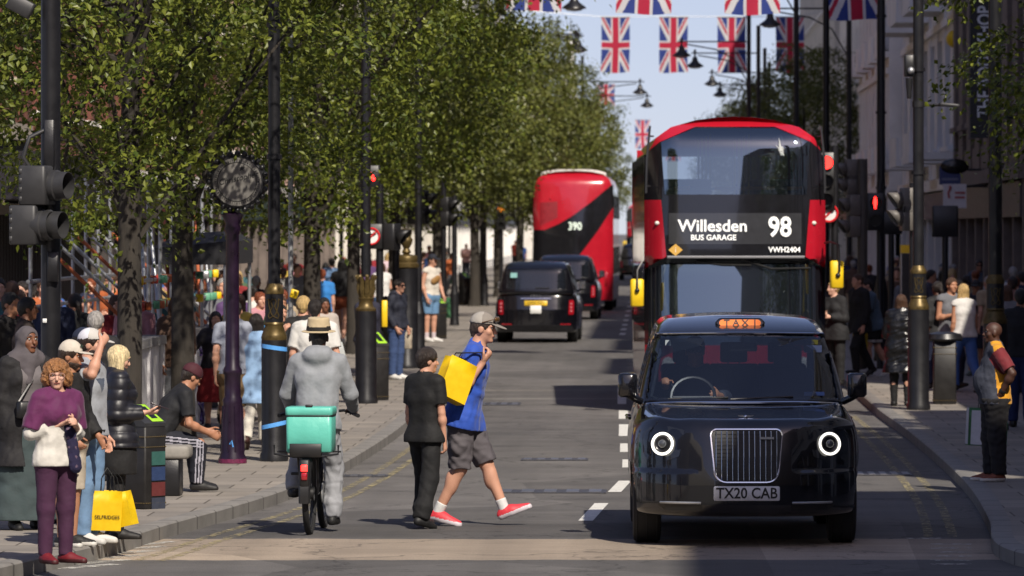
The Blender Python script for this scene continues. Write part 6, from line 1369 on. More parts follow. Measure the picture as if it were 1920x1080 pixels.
MB().box((0, 0, hz / 2), (.12, .45, hz)).build('slab', M_BLACKMETAL, t); MB().box((0, 0, hz + .07), (.15, .46, .13)).build('cap', M_YELLOW, t)
for sg in (-1, 1): MB().box((sg * .067, 0, hz / 2), (.012, .46, hz - .02)).build('edge_strip', M_STEEL, t)
# grey tube pole with yellow clamps
Yp = 66; t = thing('steel_pole', 'thin galvanised pole with yellow clamps right of the emblem column', 'pole', (xat(545, Yp), Yp, PAV)); MB().tube([(0, 0, 0), (0, 0, 4.9)], .03, 10).build('tube', M_STEEL, t)
for py in (551, 664): MB().rbox((.045, -.04, zat(py, Yp) - PAV), (.09, .08, .10), .015, ry=.3).build('clamp', M_YELLOW, t)

# ------------------------------------------------------------------ works barrier, scaffold, canopy
t = thing('works_barrier', 'low white hoarding with grey ledge running beside the tree trunks', 'barrier', (0, 0, PAV)); xa, xb, y0_, y1_ = -6.25, -5.72, 61.5, 72.2
for k in range(7):
    ya = y0_ + (y1_ - y0_) * k / 7; yb = y0_ + (y1_ - y0_) * (k + 1) / 7 - .05; p = MB(); p.box(((xa + xb) / 2, (ya + yb) / 2, .56), (xb - xa, yb - ya, 1.12)); p.box((xb + .015, ya + .15, .56), (.03, .10, 1.1)); p.box((xb + .015, yb - .15, .56), (.03, .10, 1.1)); p.build('panel', mat('hoarding_white', (.70, .69, .70), .6, var=.2, scale=2), t)
MB().box(((xa + xb) / 2, (y0_ + y1_) / 2, 1.17), (.62, y1_ - y0_ + .1, .10)).build('ledge', mat('grey_ledge', (.30, .29, .28), .8, var=.2), t)
gq = MB(); r_ = random.Random(3)
for k in range(9): a = r_.uniform(.1, .9); gq.tube([(xb + .034 + .002 * k, y1_ - .1 - r_.uniform(0, .5), a + .12 * sin(j * 1.3 + k)) for j in range(2)] + [(xb + .036, y1_ - .6 - r_.uniform(0, .6), a + r_.uniform(-.2, .2))], .018, 4)
gq.build('graffiti', mat('purple_graffiti', (.06, .03, .16), .6, var=.3), t)
t = thing('scaffold', 'steel tube scaffold with coloured couplers behind the white hoarding', 'scaffold', (0, 0, PAV)); r_ = random.Random(5); cols = [M_STEEL, mat('coupler_orange', (.36, .09, .03), .5, var=.2), mat('coupler_green', (.10, .30, .18), .5, var=.2), M_YELLOW, mat('coupler_red', (.45, .04, .03), .5, var=.2)]
for k in range(8):
    yy = 66 + k * 1.6; xx = -6.0
    for dx in (0, -1.2):
        u = MB(); u.tube([(xx + dx, yy + .2 * dx, 1.1 if dx == 0 else 0), (xx + dx, yy + .2 * dx, 3.1)], .024, 8); u.build('upright', M_STEEL, t)
    d = MB(); d.tube([(xx, yy, 1.25), (xx - .2, yy + r_.uniform(.7, 1.2), 2.7)], .024, 8); d.tube([(xx + .04, yy + .3, 1.2), (xx - 1.2, yy, 2.4)], .024, 8); d.build('brace', r_.choice(cols[:2]) if k % 3 == 0 else M_STEEL, t)
    for z in (1.55, 1.85):
        for j in range(3): MB().rbox((xx + r_.uniform(-.05, .06), yy + j * .5 + r_.uniform(-.1, .1), z), (.08, .10, .10), .02, rz=r_.uniform(0, 1)).build('coupler', cols[r_.randrange(5)], t)
for z in (1.55, 1.85, 3.0):
    for xx in (-6.0, -7.2): l = MB(); l.tube([(xx, 65.5, z), (xx, 78.5, z)], .024, 8); l.build('ledger', M_STEEL, t)
Yc = 71; t = thing('canopy', 'black fabric canopy behind the second near tree trunk', 'canopy', (xat(360, Yc), Yc, 0)); z0, z1 = zat(496, Yc), zat(452, Yc)
m = MB(); m.loft([[(-.5, -.4, z0), (.48, -.4, z0), (.48, 4, z0), (-.5, 4, z0)], [(-.5, -.4, z0 + .2), (.48, -.4, z1), (.48, 4, z1), (-.5, 4, z0 + .2)], [(-.2, .3, z1 + .08), (.3, .3, z1 + .12), (.3, 3.4, z1 + .12), (-.2, 3.4, z1 + .08)]], False, True, smooth=False); m.build('roof', mat('black_canvas', (.008, .008, .011), .8, var=.2), t)
for a, b in ((-.46, -.35), (.44, -.35), (-.46, 3.9), (.44, 3.9)): MB().tube([(a, b, PAV), (a, b, z0 + .1)], .025, 8).build('leg', M_STEEL, t)

# ------------------------------------------------------------------ banner and signs on the right
Yb = 110.6; x0, x1 = xat(1819, Yb), xat(1878, Yb); t = thing('shop_banner', 'tall black projecting banner lettered THE BODY SHOP on the right', 'shop sign', ((x0 + x1) / 2, Yb, 0)); zb = zat(259, Yb)
MB().box((0, 0, zb + 2.6), (x1 - x0, .14, 5.2)).build('board', mat('banner_black', (.010, .010, .011), .5, var=.2), t); MB().box((-(x1 - x0) / 2 - .02, 0, zb + 2.6), (.035, .16, 5.25)).build('edge_frame', mat('banner_edge', (.12, .10, .09), .5), t)
MB().tube([(0, 0, zb + .4), (1.2, .0, zb + .4)], .03, 6).build('bracket', M_BLACKMETAL, t)
text_mesh('THE BODY SHOP', .38, mat('banner_lettering', (.62, .64, .66), .5, var=0), 'lettering', t, (-.02, -.085, zat(116, Yb)), rot=(pi / 2, -pi / 2, 0), sx=.745, bold=.008)
Ys = 124
t = thing('blue_sign', 'blue projecting shop sign with a dark oval on top beside the right column', 'sign', (xat(1781, Ys), Ys, 0)); MB().box((0, 0, zat(329, Ys)), (.46, .12, .40)).build('board', mat('sign_blue', (.035, .05, .16), .5, var=.1), t); MB().sphere((.1, -.05, zat(312, Ys)), (.32, .09, .17), 14, 8).build('oval', M_DARKLENS, t); MB().box((0, -.065, zat(336, Ys)), (.36, .01, .05)).build('pale_stripe', cmat((130, 135, 160)), t); MB().tube([(.1, 0, zat(318, Ys)), (.9, 0, zat(318, Ys))], .025, 6).build('bracket', M_BLACKMETAL, t)
t = thing('white_sign', 'pale square hanging sign with red marks below the blue sign', 'sign', (xat(1790, Ys - 1), Ys - 1, 0)); MB().box((0, 0, zat(368, Ys)), (.50, .10, .52)).build('board', mat('sign_white', (.62, .60, .62), .5, var=.1), t); MB().tube([(.1, 0, zat(350, Ys)), (.8, 0, zat(350, Ys))], .025, 6).build('bracket', M_BLACKMETAL, t)
m = MB(); cx = -.12; cz = zat(362, Ys); m.tube([(cx, -.056, cz - .12), (cx - .02, -.056, cz), (cx + .03, -.056, cz + .1)], .025, 5); m.sphere((cx + .02, -.056, cz + .12), .035, 7, 5)
for k in range(2): m.box((.11, -.056, cz + .0 - k * .10), (.22, .01, .045))
m.build('red_marks', mat('dull_red_marks', (.40, .09, .09), .5, var=.1), t)
t = thing('yellow_ball', 'round yellow ball ornament on the right balcony', 'ornament', (xat(1790, 139.5), 139.4, zat(73, 139.4))); MB().sphere((0, 0, 0), .22, 14, 10).build('ball', M_YELLOW, t); MB().tube([(0, 0, -.2), (0, .1, -.5)], .03, 6).build('stand', M_STEEL, t)

# ------------------------------------------------------------------ flags over the street
def union(u, v):   # u along the long side [-1,1], v [-.5,.5]
    if abs(v) < .10 or abs(u) < .10: return 0
    if abs(v) < .167 or abs(u) < .167: return 1
    s = 1 if u * v > 0 else -1; d = (abs(u) * .5 - abs(v)) / 1.118
    if abs(d) < .105:
        q = d if (u > 0) == (v > 0) else -d
        q = d * (1 if u > 0 else -1)
        return 0 if (0 < q < .07) else 1
    return 2
def cloth_flag(name, col):
    m = mat(name, col, .8, var=.06, scale=3); n = m.node_tree.nodes; l = m.node_tree.links; b = n['Principled BSDF']; t = nd(m, 'ShaderNodeBsdfTranslucent'); t.inputs[0].default_value = (*col, 1); x = nd(m, 'ShaderNodeMixShader'); x.inputs[0].default_value = .35
    l.new(b.outputs[0], x.inputs[1]); l.new(t.outputs[0], x.inputs[2]); l.new(x.outputs[0], n['Material Output'].inputs[0]); return m
FM = [cloth_flag('flag_red', (.50, .02, .06)), cloth_flag('flag_white', (.66, .66, .68)), cloth_flag('flag_blue', (.03, .055, .26))]
def flag_mesh(w, h, amp, seed, tilt=0.0):
    nx, nz = 56, 100; me = MB(); vs = []
    for j in range(nz + 1):
        for i in range(nx + 1):
            u, v = i / nx - .5, j / nz; q = 1 - v
            vs.append(((u) * w + .02 * sin(v * 5 + seed) * v, amp * v * sin(u * 7 + v * 4 + seed) - tilt * v * h, -v * h - .02 * cos(u * 6 + seed) * v))
    me.v = vs
    for j in range(nz):
        for i in range(nx): me.f.append((j * (nx + 1) + i, j * (nx + 1) + i + 1, (j + 1) * (nx + 1) + i + 1, (j + 1) * (nx + 1) + i)); me.sm.append(True); me.mi.append(union(1 - 2 * (j + .5) / nz, (i + .5) / nx - .5))
    return me
def flag(lab, x, y, z, w, h, seed, tilt=0.0):
    t = thing('union_flag', lab, 'flag', (x, y, z), group='union flags strung over the street'); flag_mesh(w, h, .06, seed, tilt).build('cloth', FM, t, fix=False)
    MB().tube([(-w / 2 - .04, 0, .015), (w / 2 + .04, 0, .015)], .018, 6).build('top_rod', M_STEEL, t); return t
words = ('first', 'second', 'third', 'fourth')
Yf = 219; zt = zat(33, Yf)
for i, px in enumerate((1154, 1263, 1372, 1481)): flag(words[i] + ' from the left of the four whole union flags against the sky', xat(px, Yf), Yf, zt, 1.09, 2.12, i * 1.7)
Yg = 112
for i, px in enumerate((1000, 1208, 1412, 1606)): flag(words[i] + ' from the left of the big union flags cut off by the top edge', xat(px, Yg), Yg, zat((22, 27, 28, 38)[i], Yg) + 2.2, 1.09, 2.2, i * 1.3 + 4, .1)
for i, (px, lab) in enumerate(((1205, 'tiny distant union flag just left of the bus roof'), (1262, 'tiny distant union flag peeping over the bus dome'))): flag(lab, xat(px, 420), 420, 10.6 - .9 * i, 1.09, 2.12, i + 9)
flag('distant union flag partly behind the left tree tops', xat(1136, 320), 320, 10.7, 1.0, 1.2, 15)
for Yw, zw, lab in ((Yf, zt + .02, 'thin steel cable carrying the row of whole flags'), (Yg, zat(25, Yg) + 2.22, 'thin steel cable carrying the nearer row of flags')):
    t = thing('cable', lab, 'cable', (0, Yw, zw)); MB().tube([(LX, 0, 1.2), (-5, 0, .25), (-2, 0, .02), (5.6, 0, .02), (RX, 0, .5)], .012, 5).build('wire', M_STEEL, t)
# ------------------------------------------------------------------ people in front
def footpos(px, fy, z0=PAV): v = at(px, fy, z0); return (v.x, v.y, z0)
def add(body, nm, S, m, h=.008, matfn=None):
    P, Q = S.mesh(h); return arr2obj(nm, P, Q, m, body, matfn)
STAND = {'L': ((.02, 0, -1), (0, .03, -1), 10, 0), 'R': ((.03, .03, -1), (0, .05, -1), 12, 0)}
WALK1 = {'L': ((0, -.40, -1), (0, .10, -1), 4, 12), 'R': ((0, .22, -1), (0, .62, -1), 4, -28)}
WALK2 = {'R': WALK1['L'], 'L': WALK1['R']}
HFINE = .0085
def shopping_bag(lab, loc, w, d, h, col, rz=0, tilt=0, text=None, side=None, handle=.18, roll=0, hcol=(20, 20, 20)):
    t = thing('shopping_bag', lab, 'shopping bag', loc, rz); t.rotation_euler = (tilt, roll, rz); m = cmat(col, .55, .08, .08, 20)
    b = MB(); b.smooth = False
    def ring(z, q, k): return [(-w / 2, -d / 2 * q, z), (0, -d / 2 * q - .006 * k, z), (w / 2, -d / 2 * q, z), (w / 2 - .012 * k * (1 if d else 0), 0, z), (w / 2, d / 2 * q, z), (0, d / 2 * q + .004 * k, z), (-w / 2, d / 2 * q, z), (-w / 2 + .012 * k, 0, z)]
    b.loft([ring(0, 1, 0), ring(h * .3, 1, .4), ring(h * .7, .95, 1.2), ring(h, .8, 2.2)], True, False, smooth=False)
    if side is not None:
        b.cur = 1
    o = b.build('paper_body', [m], t); s_ = o.modifiers.new('thickness', 'SOLIDIFY'); s_.thickness = .003
    if side is not None:
        for sg in (-1, 1): MB().quad((sg * (w / 2 + .003), -d / 2, .01), (sg * (w / 2 + .003), d / 2, .01), (sg * (w / 2 + .003), d / 2 * .8, h), (sg * (w / 2 + .003), -d / 2 * .8, h)).build('side_panel', cmat(side, .5), t)
    for sg in (-1, 1):
        MB().tube([(-w * .22, sg * d * .40, h - .03), (-w * .20, sg * d * .3, h + handle * .6), (0, sg * d * .1, h + handle), (w * .20, sg * d * .3, h + handle * .6), (w * .22, sg * d * .40, h - .03)], .004, 5).build('handle', cmat(hcol, .6), t)
    if text: text_mesh(text, w * .155, M_INK, 'lettering', t, (0, -d / 2 - .010, h * .34), bold=.0004, sx=1.05)
    return t

# woman with curly hair
def trousers_plain(*c, **k): return dict(cols=list(c), **k)
b, J, w = person('curly haired woman in glasses with purple shawl, white top and purple trousers', footpos(106, 1056), R(38), H=1.47, skin='pale', h=.0075, fem=True, face=True, head=(-30, -2), seed=11,
    arms={'R': ((.30, .05, -1), (-.85, -.55, .30)), 'L': ((.15, 0, -1), (-.55, -.75, .30))}, hands={'R': {'curl': .7, 'n': (-.3, -.2, .9)}, 'L': {'curl': .7}},
    top=dict(cols=[(222, 218, 210)], sleeve=1.5, t=.016, hem=-.05, wr=.004, name='blouse'), over=dict(cols=[(98, 26, 82)], sleeve=.9, t=.034, hem=.13, wr=.006, name='shawl', flare=.02, fall=0),
    bottom=dict(cols=[(72, 34, 66)], t=.010, wr=.004, fl=1.6), shoes=((118, 22, 34), (70, 15, 20)), hair=('curly', (148, 102, 62)), extras=['glasses'], legs={'L': ((.0, 0, -1), (0, .03, -1), 25, 0), 'R': ((.02, .0, -1), (0, .05, -1), 5, 0)})
S = Sdf(.02); nk = J['neck']; fs, sx, u, H = J['fs'], J['sx'], J['u'], J['H']
S.cap(nk - sx * .055 * H - u * .01 * H, nk + fs * .03 * H - u * .035 * H, .03 * H, .026 * H); S.cap(nk + sx * .055 * H - u * .01 * H, nk + fs * .03 * H - u * .035 * H, .03 * H, .026 * H); S.cap(nk - fs * .03 * H - sx * .03 * H, nk - fs * .03 * H + sx * .03 * H, .03 * H)
S.cap(nk + fs * .05 * H - u * .04 * H, nk + fs * .085 * H + sx * .03 * H - u * .2 * H, .024 * H, .026 * H, flat=(fs, 1.4)); S.cap(nk + fs * .085 * H + sx * .03 * H - u * .2 * H, nk + fs * .095 * H + sx * .055 * H - u * .37 * H, .03 * H, .034 * H, flat=(fs, 1.7)); S.wrinkle(.006, .04, 4)
add(b, 'scarf', S, [cmat((34, 30, 66), .9), cmat((40, 84, 120), .9), cmat((110, 90, 110), .9)], .0075, lambda C: np.where((C @ np.array((0, 0, 1)) > nk[2] - .02) & (C[:, 0] < nk[0] + .0), 1, np.where(np.sin(C[:, 2] * 90) + np.sin(C[:, 0] * 110) > 1.55, 2, 0)))
# man in flat cap and black jacket
b, J, w = person('bearded man in cream flat brim cap, black jacket and cream shorts', footpos(128, 1024), R(66), H=1.57, skin='tan', h=HFINE, face=True, head=(12, -6), seed=12,
    arms={'R': ((.15, .10, -1), (-.10, -.75, -.75)), 'L': ((.1, -.1, -1), (-.2, -.7, -.75))}, hands={'R': {'curl': .5}},
    top=dict(cols=[(24, 23, 25), (200, 200, 200)], sleeve=1.92, t=.026, hem=-.02, wr=.006, name='jacket', fn=lambda C, c: ((np.abs((C - c['chest']) @ c['u'] + .0) < .022) & (C[:, 0] < -.13) & (np.sin(C[:, 1] * 90) > -.2)).astype(int)),
    bottom=dict(cols=[(198, 186, 168)], len=.98, t=.022, fl=1.5, wr=.005), shoes=((26, 26, 27), (225, 222, 215)), hair=('short', (52, 36, 26), 'beard'), hat=('flatcap', (214, 204, 190)))
m = MB(); hc, hf, hl, hu, H = J['hc'], J['hf'], J['hl'], J['hu'], J['H']
def hq(x, y, z): return Vector(hc + (hl * x + hf * y + hu * z) * H)
m.tube([hq(-.018, .050, .058), hq(.0, .055, .052), hq(-.006, .048, .066)], .006, 5); m.tube([hq(.004, .052, .06), hq(.018, .050, .054)], .005, 5); m.build('cap_emblem', cmat((38, 62, 48), .7), b)
# man shading his eyes
b, J, w = person('man in white mesh cap and grey t-shirt raising a hand to his brim', footpos(166, 1019), R(72), H=1.66, skin='fair', h=HFINE, face=True, head=(8, 0), seed=13,
    arms={'R': ((.75, -.72, -.10), (-.36, -.18, 1)), 'L': ((.1, 0, -1), (-.1, -.3, -1))}, hands={'R': {'curl': .5, 'dir': (-.75, -.1, .55), 'n': (0, .8, -.4)}},
    top=dict(cols=[(168, 172, 180), (72, 84, 104)], sleeve=.66, t=.015, hem=-.03, wr=.005, fn=lambda C, c: ((np.abs((C - c['chest']) @ c['sx'] + .015) < .085 + .75 * ((C - c['chest']) @ c['u'] - .06)) & ((C - c['chest']) @ c['fs'] > .02) & ((C - c['chest']) @ c['u'] < .06)).astype(int)),
    bottom=dict(cols=[(118, 150, 186)], t=.016, wr=.006, fl=1.7), shoes=((222, 220, 216), (205, 203, 198)), hair=('short', (44, 30, 24), 'beard'), hat=('cap', (206, 202, 196), (226, 226, 236)))
m = MB(); m.lathe([(.16, 0), (.163, .035)], n=24); m.v = [tuple(np.array(J['pel']) + np.array((v[0] * 1.0, v[1] * .82, v[2] - .035))) for v in m.v]; m.build('belt', M_BLACKPLASTIC, b)
# blonde woman in puffer jacket
b, J, w = person('blonde woman in black quilted jacket looking at her phone', footpos(218, 1010), R(106), H=1.53, skin='pale', h=HFINE, fem=True, face=True, head=(6, -16), seed=14,
    arms={'R': ((.12, .12, -1), (-.05, -1, .05)), 'L': ((.1, .05, -1), (.02, -.12, -1))}, hands={'R': {'curl': .55, 'n': (-.3, 0, .95)}, 'L': {'curl': .8}},
    top=dict(cols=[(34, 34, 42)], sleeve=1.9, t=.036, hem=-.06, wr=.002, name='quilted_jacket', rough=.45, collar=.9, bump=.05), bottom=dict(kind='skirt', cols=[(22, 21, 23)], len=.20, flare=.02), shoes=((24, 22, 22), None), hair=('bob', (216, 196, 152), .085))
qj = [k for k in b.children if k.name.startswith('quilted')][0]
co = np.array([v.co for v in qj.data.vertices]); nn = np.array([v.normal for v in qj.data.vertices]); co += nn * (.010 * np.abs(np.sin(co[:, 2:3] * pi / .085)) ** .6 - .006); qj.data.vertices.foreach_set('co', co.astype(np.float32).ravel()); qj.data.update()
S = Sdf(.01)
for s in 'LR': S.cap(J['kn' + s] + np.array((0, 0, .1)), J['an' + s], .040 * 1.5, .036 * 1.5)
add(b, 'tights', S, cmat((26, 24, 26), .7), .01)
hw_ = w(J['palmR']); t = thing('phone', 'dark phone in the hand of the blonde woman', 'phone', tuple(hw_ + np.array((.03, -.01, .03))), R(100)); MB().rbox((0, -.03, .0), (.075, .15, .010), .008, rx=.35).build('phone_body', mat('phone_black', (.03, .02, .025), .2, var=0), t)
Yb_ = 44.55; shopping_bag('big yellow paper shopping bag with black lettering by the white trainers', (xat(193, Yb_), Yb_, zat(994, Yb_)), .25, .12, .31, (244, 200, 4), R(28), .03, 'SELFRIDGES', roll=.05)
shopping_bag('smaller yellow paper bag just right of the lettered one', (xat(234, Yb_), Yb_ + .1, zat(988, Yb_)), .17, .12, .27, (244, 204, 6), R(-22), .05, roll=-.22)
# woman in hijab
b, J, w = person('woman in grey hijab with dark open coat and long teal skirt', footpos(48, 992), R(30), H=1.645, skin='brown', h=HFINE, fem=True, face=True, head=(12, 3), seed=15,
    arms={'R': ((.12, .06, -1), (-.05, -.2, -1)), 'L': ((.14, .1, -1), (-.1, -.35, -1))}, top=dict(cols=[(112, 106, 108)], sleeve=.6, t=.018, hem=-.02, name='t_shirt'),
    over=dict(cols=[(26, 24, 27)], sleeve=1.95, t=.032, hem=-.22, wr=.007, name='open_coat', flare=.05, fall=1), bottom=dict(kind='skirt', cols=[(62, 76, 78)], len=.49, flare=.055, wr=.010, wl=.16), shoes=((24, 24, 24), None), hair=('hijab', (92, 86, 90)))
oc_ = [k for k in b.children if k.name.startswith('open_coat')][0]
bm = bmesh.new(); bm.from_mesh(oc_.data); bmesh.ops.delete(bm, geom=[f for f in bm.faces if (Vector(f.calc_center_median()) - Vector(J['chest'])).dot(Vector(J['fs'])) > .02 and abs((Vector(f.calc_center_median()) - Vector(J['chest'])).dot(Vector(J['sx']))) < .095], context='FACES'); bm.to_mesh(oc_.data); bm.free(); s_ = oc_.modifiers.new('thickness', 'SOLIDIFY'); s_.thickness = .012
text_mesh('FUT', .12, cmat((150, 40, 70), .7), 'lettering', b, tuple(J['chest'] + J['fs'] * .125 * 1.0 + J['u'] * .0), rot=(R(84), 0, 0)); 
m = MB(); c = J['pel'] + np.array((-.04, -.19, .10)); m.rbox(c, (.24, .09, .14), .03); m.tube([c + np.array((-.1, .02, .06)), J['chest'] + J['fs'] * .13, J['shL'] + np.array((0, -.02, .06))], .012, 6); m.build('shoulder_bag', mat('bag_black', (.012, .012, .013), .4, var=.2), b)
# seated man
def stripes(C, c):
    o = np.zeros(len(C), int)
    for s, sg in (('R', -1),):
        for a, b_ in ((c['J']['hip' + s], c['J']['kn' + s]), (c['J']['kn' + s], c['J']['an' + s])):
            ax = unit(b_ - a); q = C - a; t = q @ ax; pr = unit(np.cross(ax, np.array((1., 0, 0)))); v = q @ pr
            o |= ((t > -.02) & (t < np.linalg.norm(b_ - a) + .03) & (q[:, 0] * sg > .018) & (np.abs(v) < .036) & (np.mod(v + .036, .0145 * 2) < .0125)).astype(int)
    return o
x, y = P2(292, 922)
b, J, w = person('man in black t-shirt, striped track trousers and maroon beanie sitting on the bench', (x, y, PAV), R(106), H=1.60, skin='tan', h=.010, sit=.53, lean=33, head=(10, -30), seed=16,
    arms={'R': ((.22, -.10, -1), (-.25, -.75, -.35)), 'L': ((.2, -.2, -1), (-.2, -.8, -.3))}, legs={'R': ((.10, -1, -.12), (.02, .05, -1), 8, 0), 'L': ((.15, -1, -.12), (.0, -.1, -1), 8, 0)},
    top=dict(cols=[(24, 25, 30)], sleeve=.75, t=.02, hem=-.02, wr=.006), bottom=dict(cols=[(26, 28, 40), (180, 178, 190)], t=.022, wr=.005, fn=stripes), shoes=((30, 29, 30), (40, 38, 38)), hat=('beanie', (72, 22, 34)))

# ------------------------------------------------------------------ cyclist and bicycle
x, y = at(572, 1006).x, at(572, 1006).y
bk = thing('bicycle', 'black electric bicycle with rear rack ridden away from the camera', 'bicycle', (x, y, 0), R(-3))
for yc in (.33, 1.42):
    tw = MB(); tw.tube([(0, yc + .325 * cos(a), .345 + .325 * sin(a)) for a in np.linspace(0, 2 * pi, 41)], .028, 10, False); wh = tw.build('wheel', M_RUBBER, bk)
    rm = MB(); rm.tube([(0, yc + .290 * cos(a), .345 + .290 * sin(a)) for a in np.linspace(0, 2 * pi, 33)], .014, 6, False)
    for k in range(14): a = 2 * pi * k / 14; rm.tube([(0.02 if k % 2 else -.02, yc, .345), (0, yc + .285 * cos(a), .345 + .285 * sin(a))], .0022, 4)
    rm.lathe([(.06, -.04), (.06, .04)], (0, yc, .345), axis='X', n=14); rm.build('rim', M_BLACKPLASTIC, wh)
f = MB()
for pts, r in (([(0, .33, .345), (0, .80, .33)], .014), ([(0, .80, .33), (0, .66, .80)], .02), ([(0, .66, .74), (0, 1.24, .86)], .024), ([(0, .80, .33), (0, 1.26, .78)], .03), ([(0, 1.22, .98), (0, 1.30, .66)], .022)): f.tube(pts, r, 8)
for sg in (-1, 1): f.tube([(sg * .065, .33, .345), (sg * .03, .66, .76)], .010, 6); f.tube([(sg * .065, .33, .345), (sg * .03, .8, .33)], .010, 6); f.tube([(sg * .05, 1.42, .345), (sg * .05, 1.31, .66)], .014, 6)
f.build('frame', M_BLACKMETAL, bk)
g = MB(); g.loft([[(-.05, .33 + .375 * cos(a), .345 + .375 * sin(a)), (-.035, .33 + .395 * cos(a), .345 + .395 * sin(a)), (.035, .33 + .395 * cos(a), .345 + .395 * sin(a)), (.05, .33 + .375 * cos(a), .345 + .375 * sin(a))] for a in np.linspace(R(45), R(190), 17)], closed=False); g.build('mudguard', M_BLACKPLASTIC, bk)
for sg in (-1, 1):
    q = MB(); q.tube([(sg * .07, .33, .35), (sg * .085, .20, .70)], .012, 6); q.tube([(sg * .07, .33, .35), (sg * .085, .45, .70)], .012, 6); q.tube([(sg * .085, .1, .70), (sg * .085, .62, .72)], .010, 6); q.build('rack_stay', M_BLACKMETAL, bk)
q = MB(); q.tube([(-.27, .08, .765), (-.27, .08, .69), (-.1, .06, .665), (.1, .06, .665), (.27, .08, .69), (.27, .08, .765)], .009, 6); q.tube([(-.27, .30, .70), (.27, .30, .70)], .008, 6); q.build('rack_bar', M_BLACKMETAL, bk)
q = MB(); q.rbox((0, .035, .72), (.27, .018, .115), .008); q.build('rack_plate', M_BLACKPLASTIC, bk)
q = MB(); q.rbox((0, -.03, .53), (.085, .06, .23), .02); th_ = q.build('light_housing', M_BLACKPLASTIC, bk)
MB().rbox((0, -.065, .575), (.052, .02, .055), .012).build('tail_light', M_REDLAMP, th_); MB().rbox((0, -.065, .505), (.052, .02, .06), .012).build('reflector', M_TAIL, th_)
q = MB(); q.tube([(-.30, 1.12, .99), (-.2, 1.2, 1.02), (0, 1.24, 1.0), (.2, 1.2, 1.02), (.30, 1.12, .99)], .012, 8); 
for sg in (-1, 1): q.tube([(sg * .30, 1.12, .99), (sg * .34, 1.02, .98)], .018, 8)
q.build('handlebar', M_BLACKPLASTIC, bk)
q = MB(); q.sphere((0, .62, .86), (.09, .13, .035), 12, 8); q.tube([(0, .62, .84), (0, .67, .74)], .015, 6); q.build('saddle', M_BLACKPLASTIC, bk)
q = MB(); q.lathe([(.085, .055), (.085, .065)], (0, .80, .33), axis='X', n=20); q.tube([(.08, .80, .33), (.085, .83, .17)], .011, 6); q.tube([(-.08, .80, .33), (-.085, .77, .49)], .011, 6); q.build('crank', M_STEEL, bk)
MB().rbox((.15, .83, .165), (.11, .09, .022), .008).build('pedal', M_STEEL, bk); MB().rbox((-.15, .77, .495), (.11, .09, .022), .008).build('pedal', M_BLACKPLASTIC, bk)
q = MB(); q.rbox((-.11, .3, .38), (.03, .25, .02), .006); q.build('side_stand', M_BLACKMETAL, bk)
bx = thing('delivery_box', 'turquoise insulated delivery box strapped to the bicycle rack', 'delivery box', (x + .035, y + .26, .70), R(-3))
q = MB(); q.rbox((0, 0, .155), (.385, .36, .31), .03, n=4); mt = mat('turquoise_fabric', lin((92, 182, 166)), .42, var=.06, scale=5, bump=.35, bscale=9); q.build('body', mt, bx)
q = MB(); q.rbox((0, 0, .345), (.40, .375, .075), .03, n=4); q.build('lid', mt, bx); q = MB(); q.rbox((0, 0, .308), (.392, .367, .014), .03); q.build('zip_seam', M_BLACKPLASTIC, bx); MB().rbox((0.0, -.16, .39), (.06, .04, .025), .008).build('lid_handle', M_BLACKPLASTIC, bx)
b, J, w = person('cyclist in grey hoodie, grey joggers and straw hat seen from behind', (x + .06, y + .70, 0), R(180 - 3), H=1.76, skin='dark', h=HFINE, sit=.955, lean=9, head=(2, 4), seed=17, fat=.87,
    arms={'R': ((.30, -.34, -1), (.02, -.95, -.55)), 'L': ((.34, -.32, -1), (.0, -.95, -.5))}, hands={'R': {'curl': .9, 'n': (0, 0, -1), 'dir': (-.1, -1, 0)}, 'L': {'curl': .9, 'n': (0, 0, -1), 'dir': (-.1, -1, 0)}},
    legs={'R': ((.10, -.42, -.95), (-.02, .20, -1), 4, 0), 'L': ((.22, -.85, -.42), (.10, .40, -1), 10, 0)},
    top=dict(cols=[(150, 154, 160)], sleeve=1.95, t=.022, hem=-.05, wr=.006, wl=.13, hood=1, name='hoodie'), bottom=dict(cols=[(158, 160, 166)], t=.017, wr=.008, wl=.09, cuff=1, fl=1.2), shoes=((24, 24, 25), (30, 30, 30)), hair=('crop', (18, 14, 12)), hat=('straw', (206, 186, 150), (30, 26, 22)))
# ------------------------------------------------------------------ boy and man crossing
vx = at(797, 990); bloc = (vx.x, vx.y, 0)
b, J, w = person('boy in black t-shirt and black joggers with his back to the camera', bloc, R(158), H=1.535, skin='fair', h=HFINE, face=True, fat=.80, head=(-30, -2), seed=18,
    arms={'R': ((.10, -.02, -1), (.0, -.16, -1)), 'L': ((.1, 0, -1), (0, -.2, -1))}, hands={'R': {'curl': .55, 'n': (-.6, .3, 0)}}, legs={'L': ((.03, -.26, -1), (.02, .06, -1), 10, 0), 'R': ((.05, .14, -1), (.02, .40, -1), 8, -12)},
    top=dict(cols=[(15, 15, 17)], sleeve=.72, t=.017, hem=-.055, wr=.003, wl=.16), bottom=dict(cols=[(17, 17, 20)], t=.022, wr=.006, wl=.12, cuff=1, fl=1.1), shoes=((32, 32, 34), (26, 26, 28)), hair=('short', (40, 30, 24), .010))
b.rotation_euler[2] = R(143)
vx = at(866, 988); mloc = (vx.x, vx.y + .25, 0)
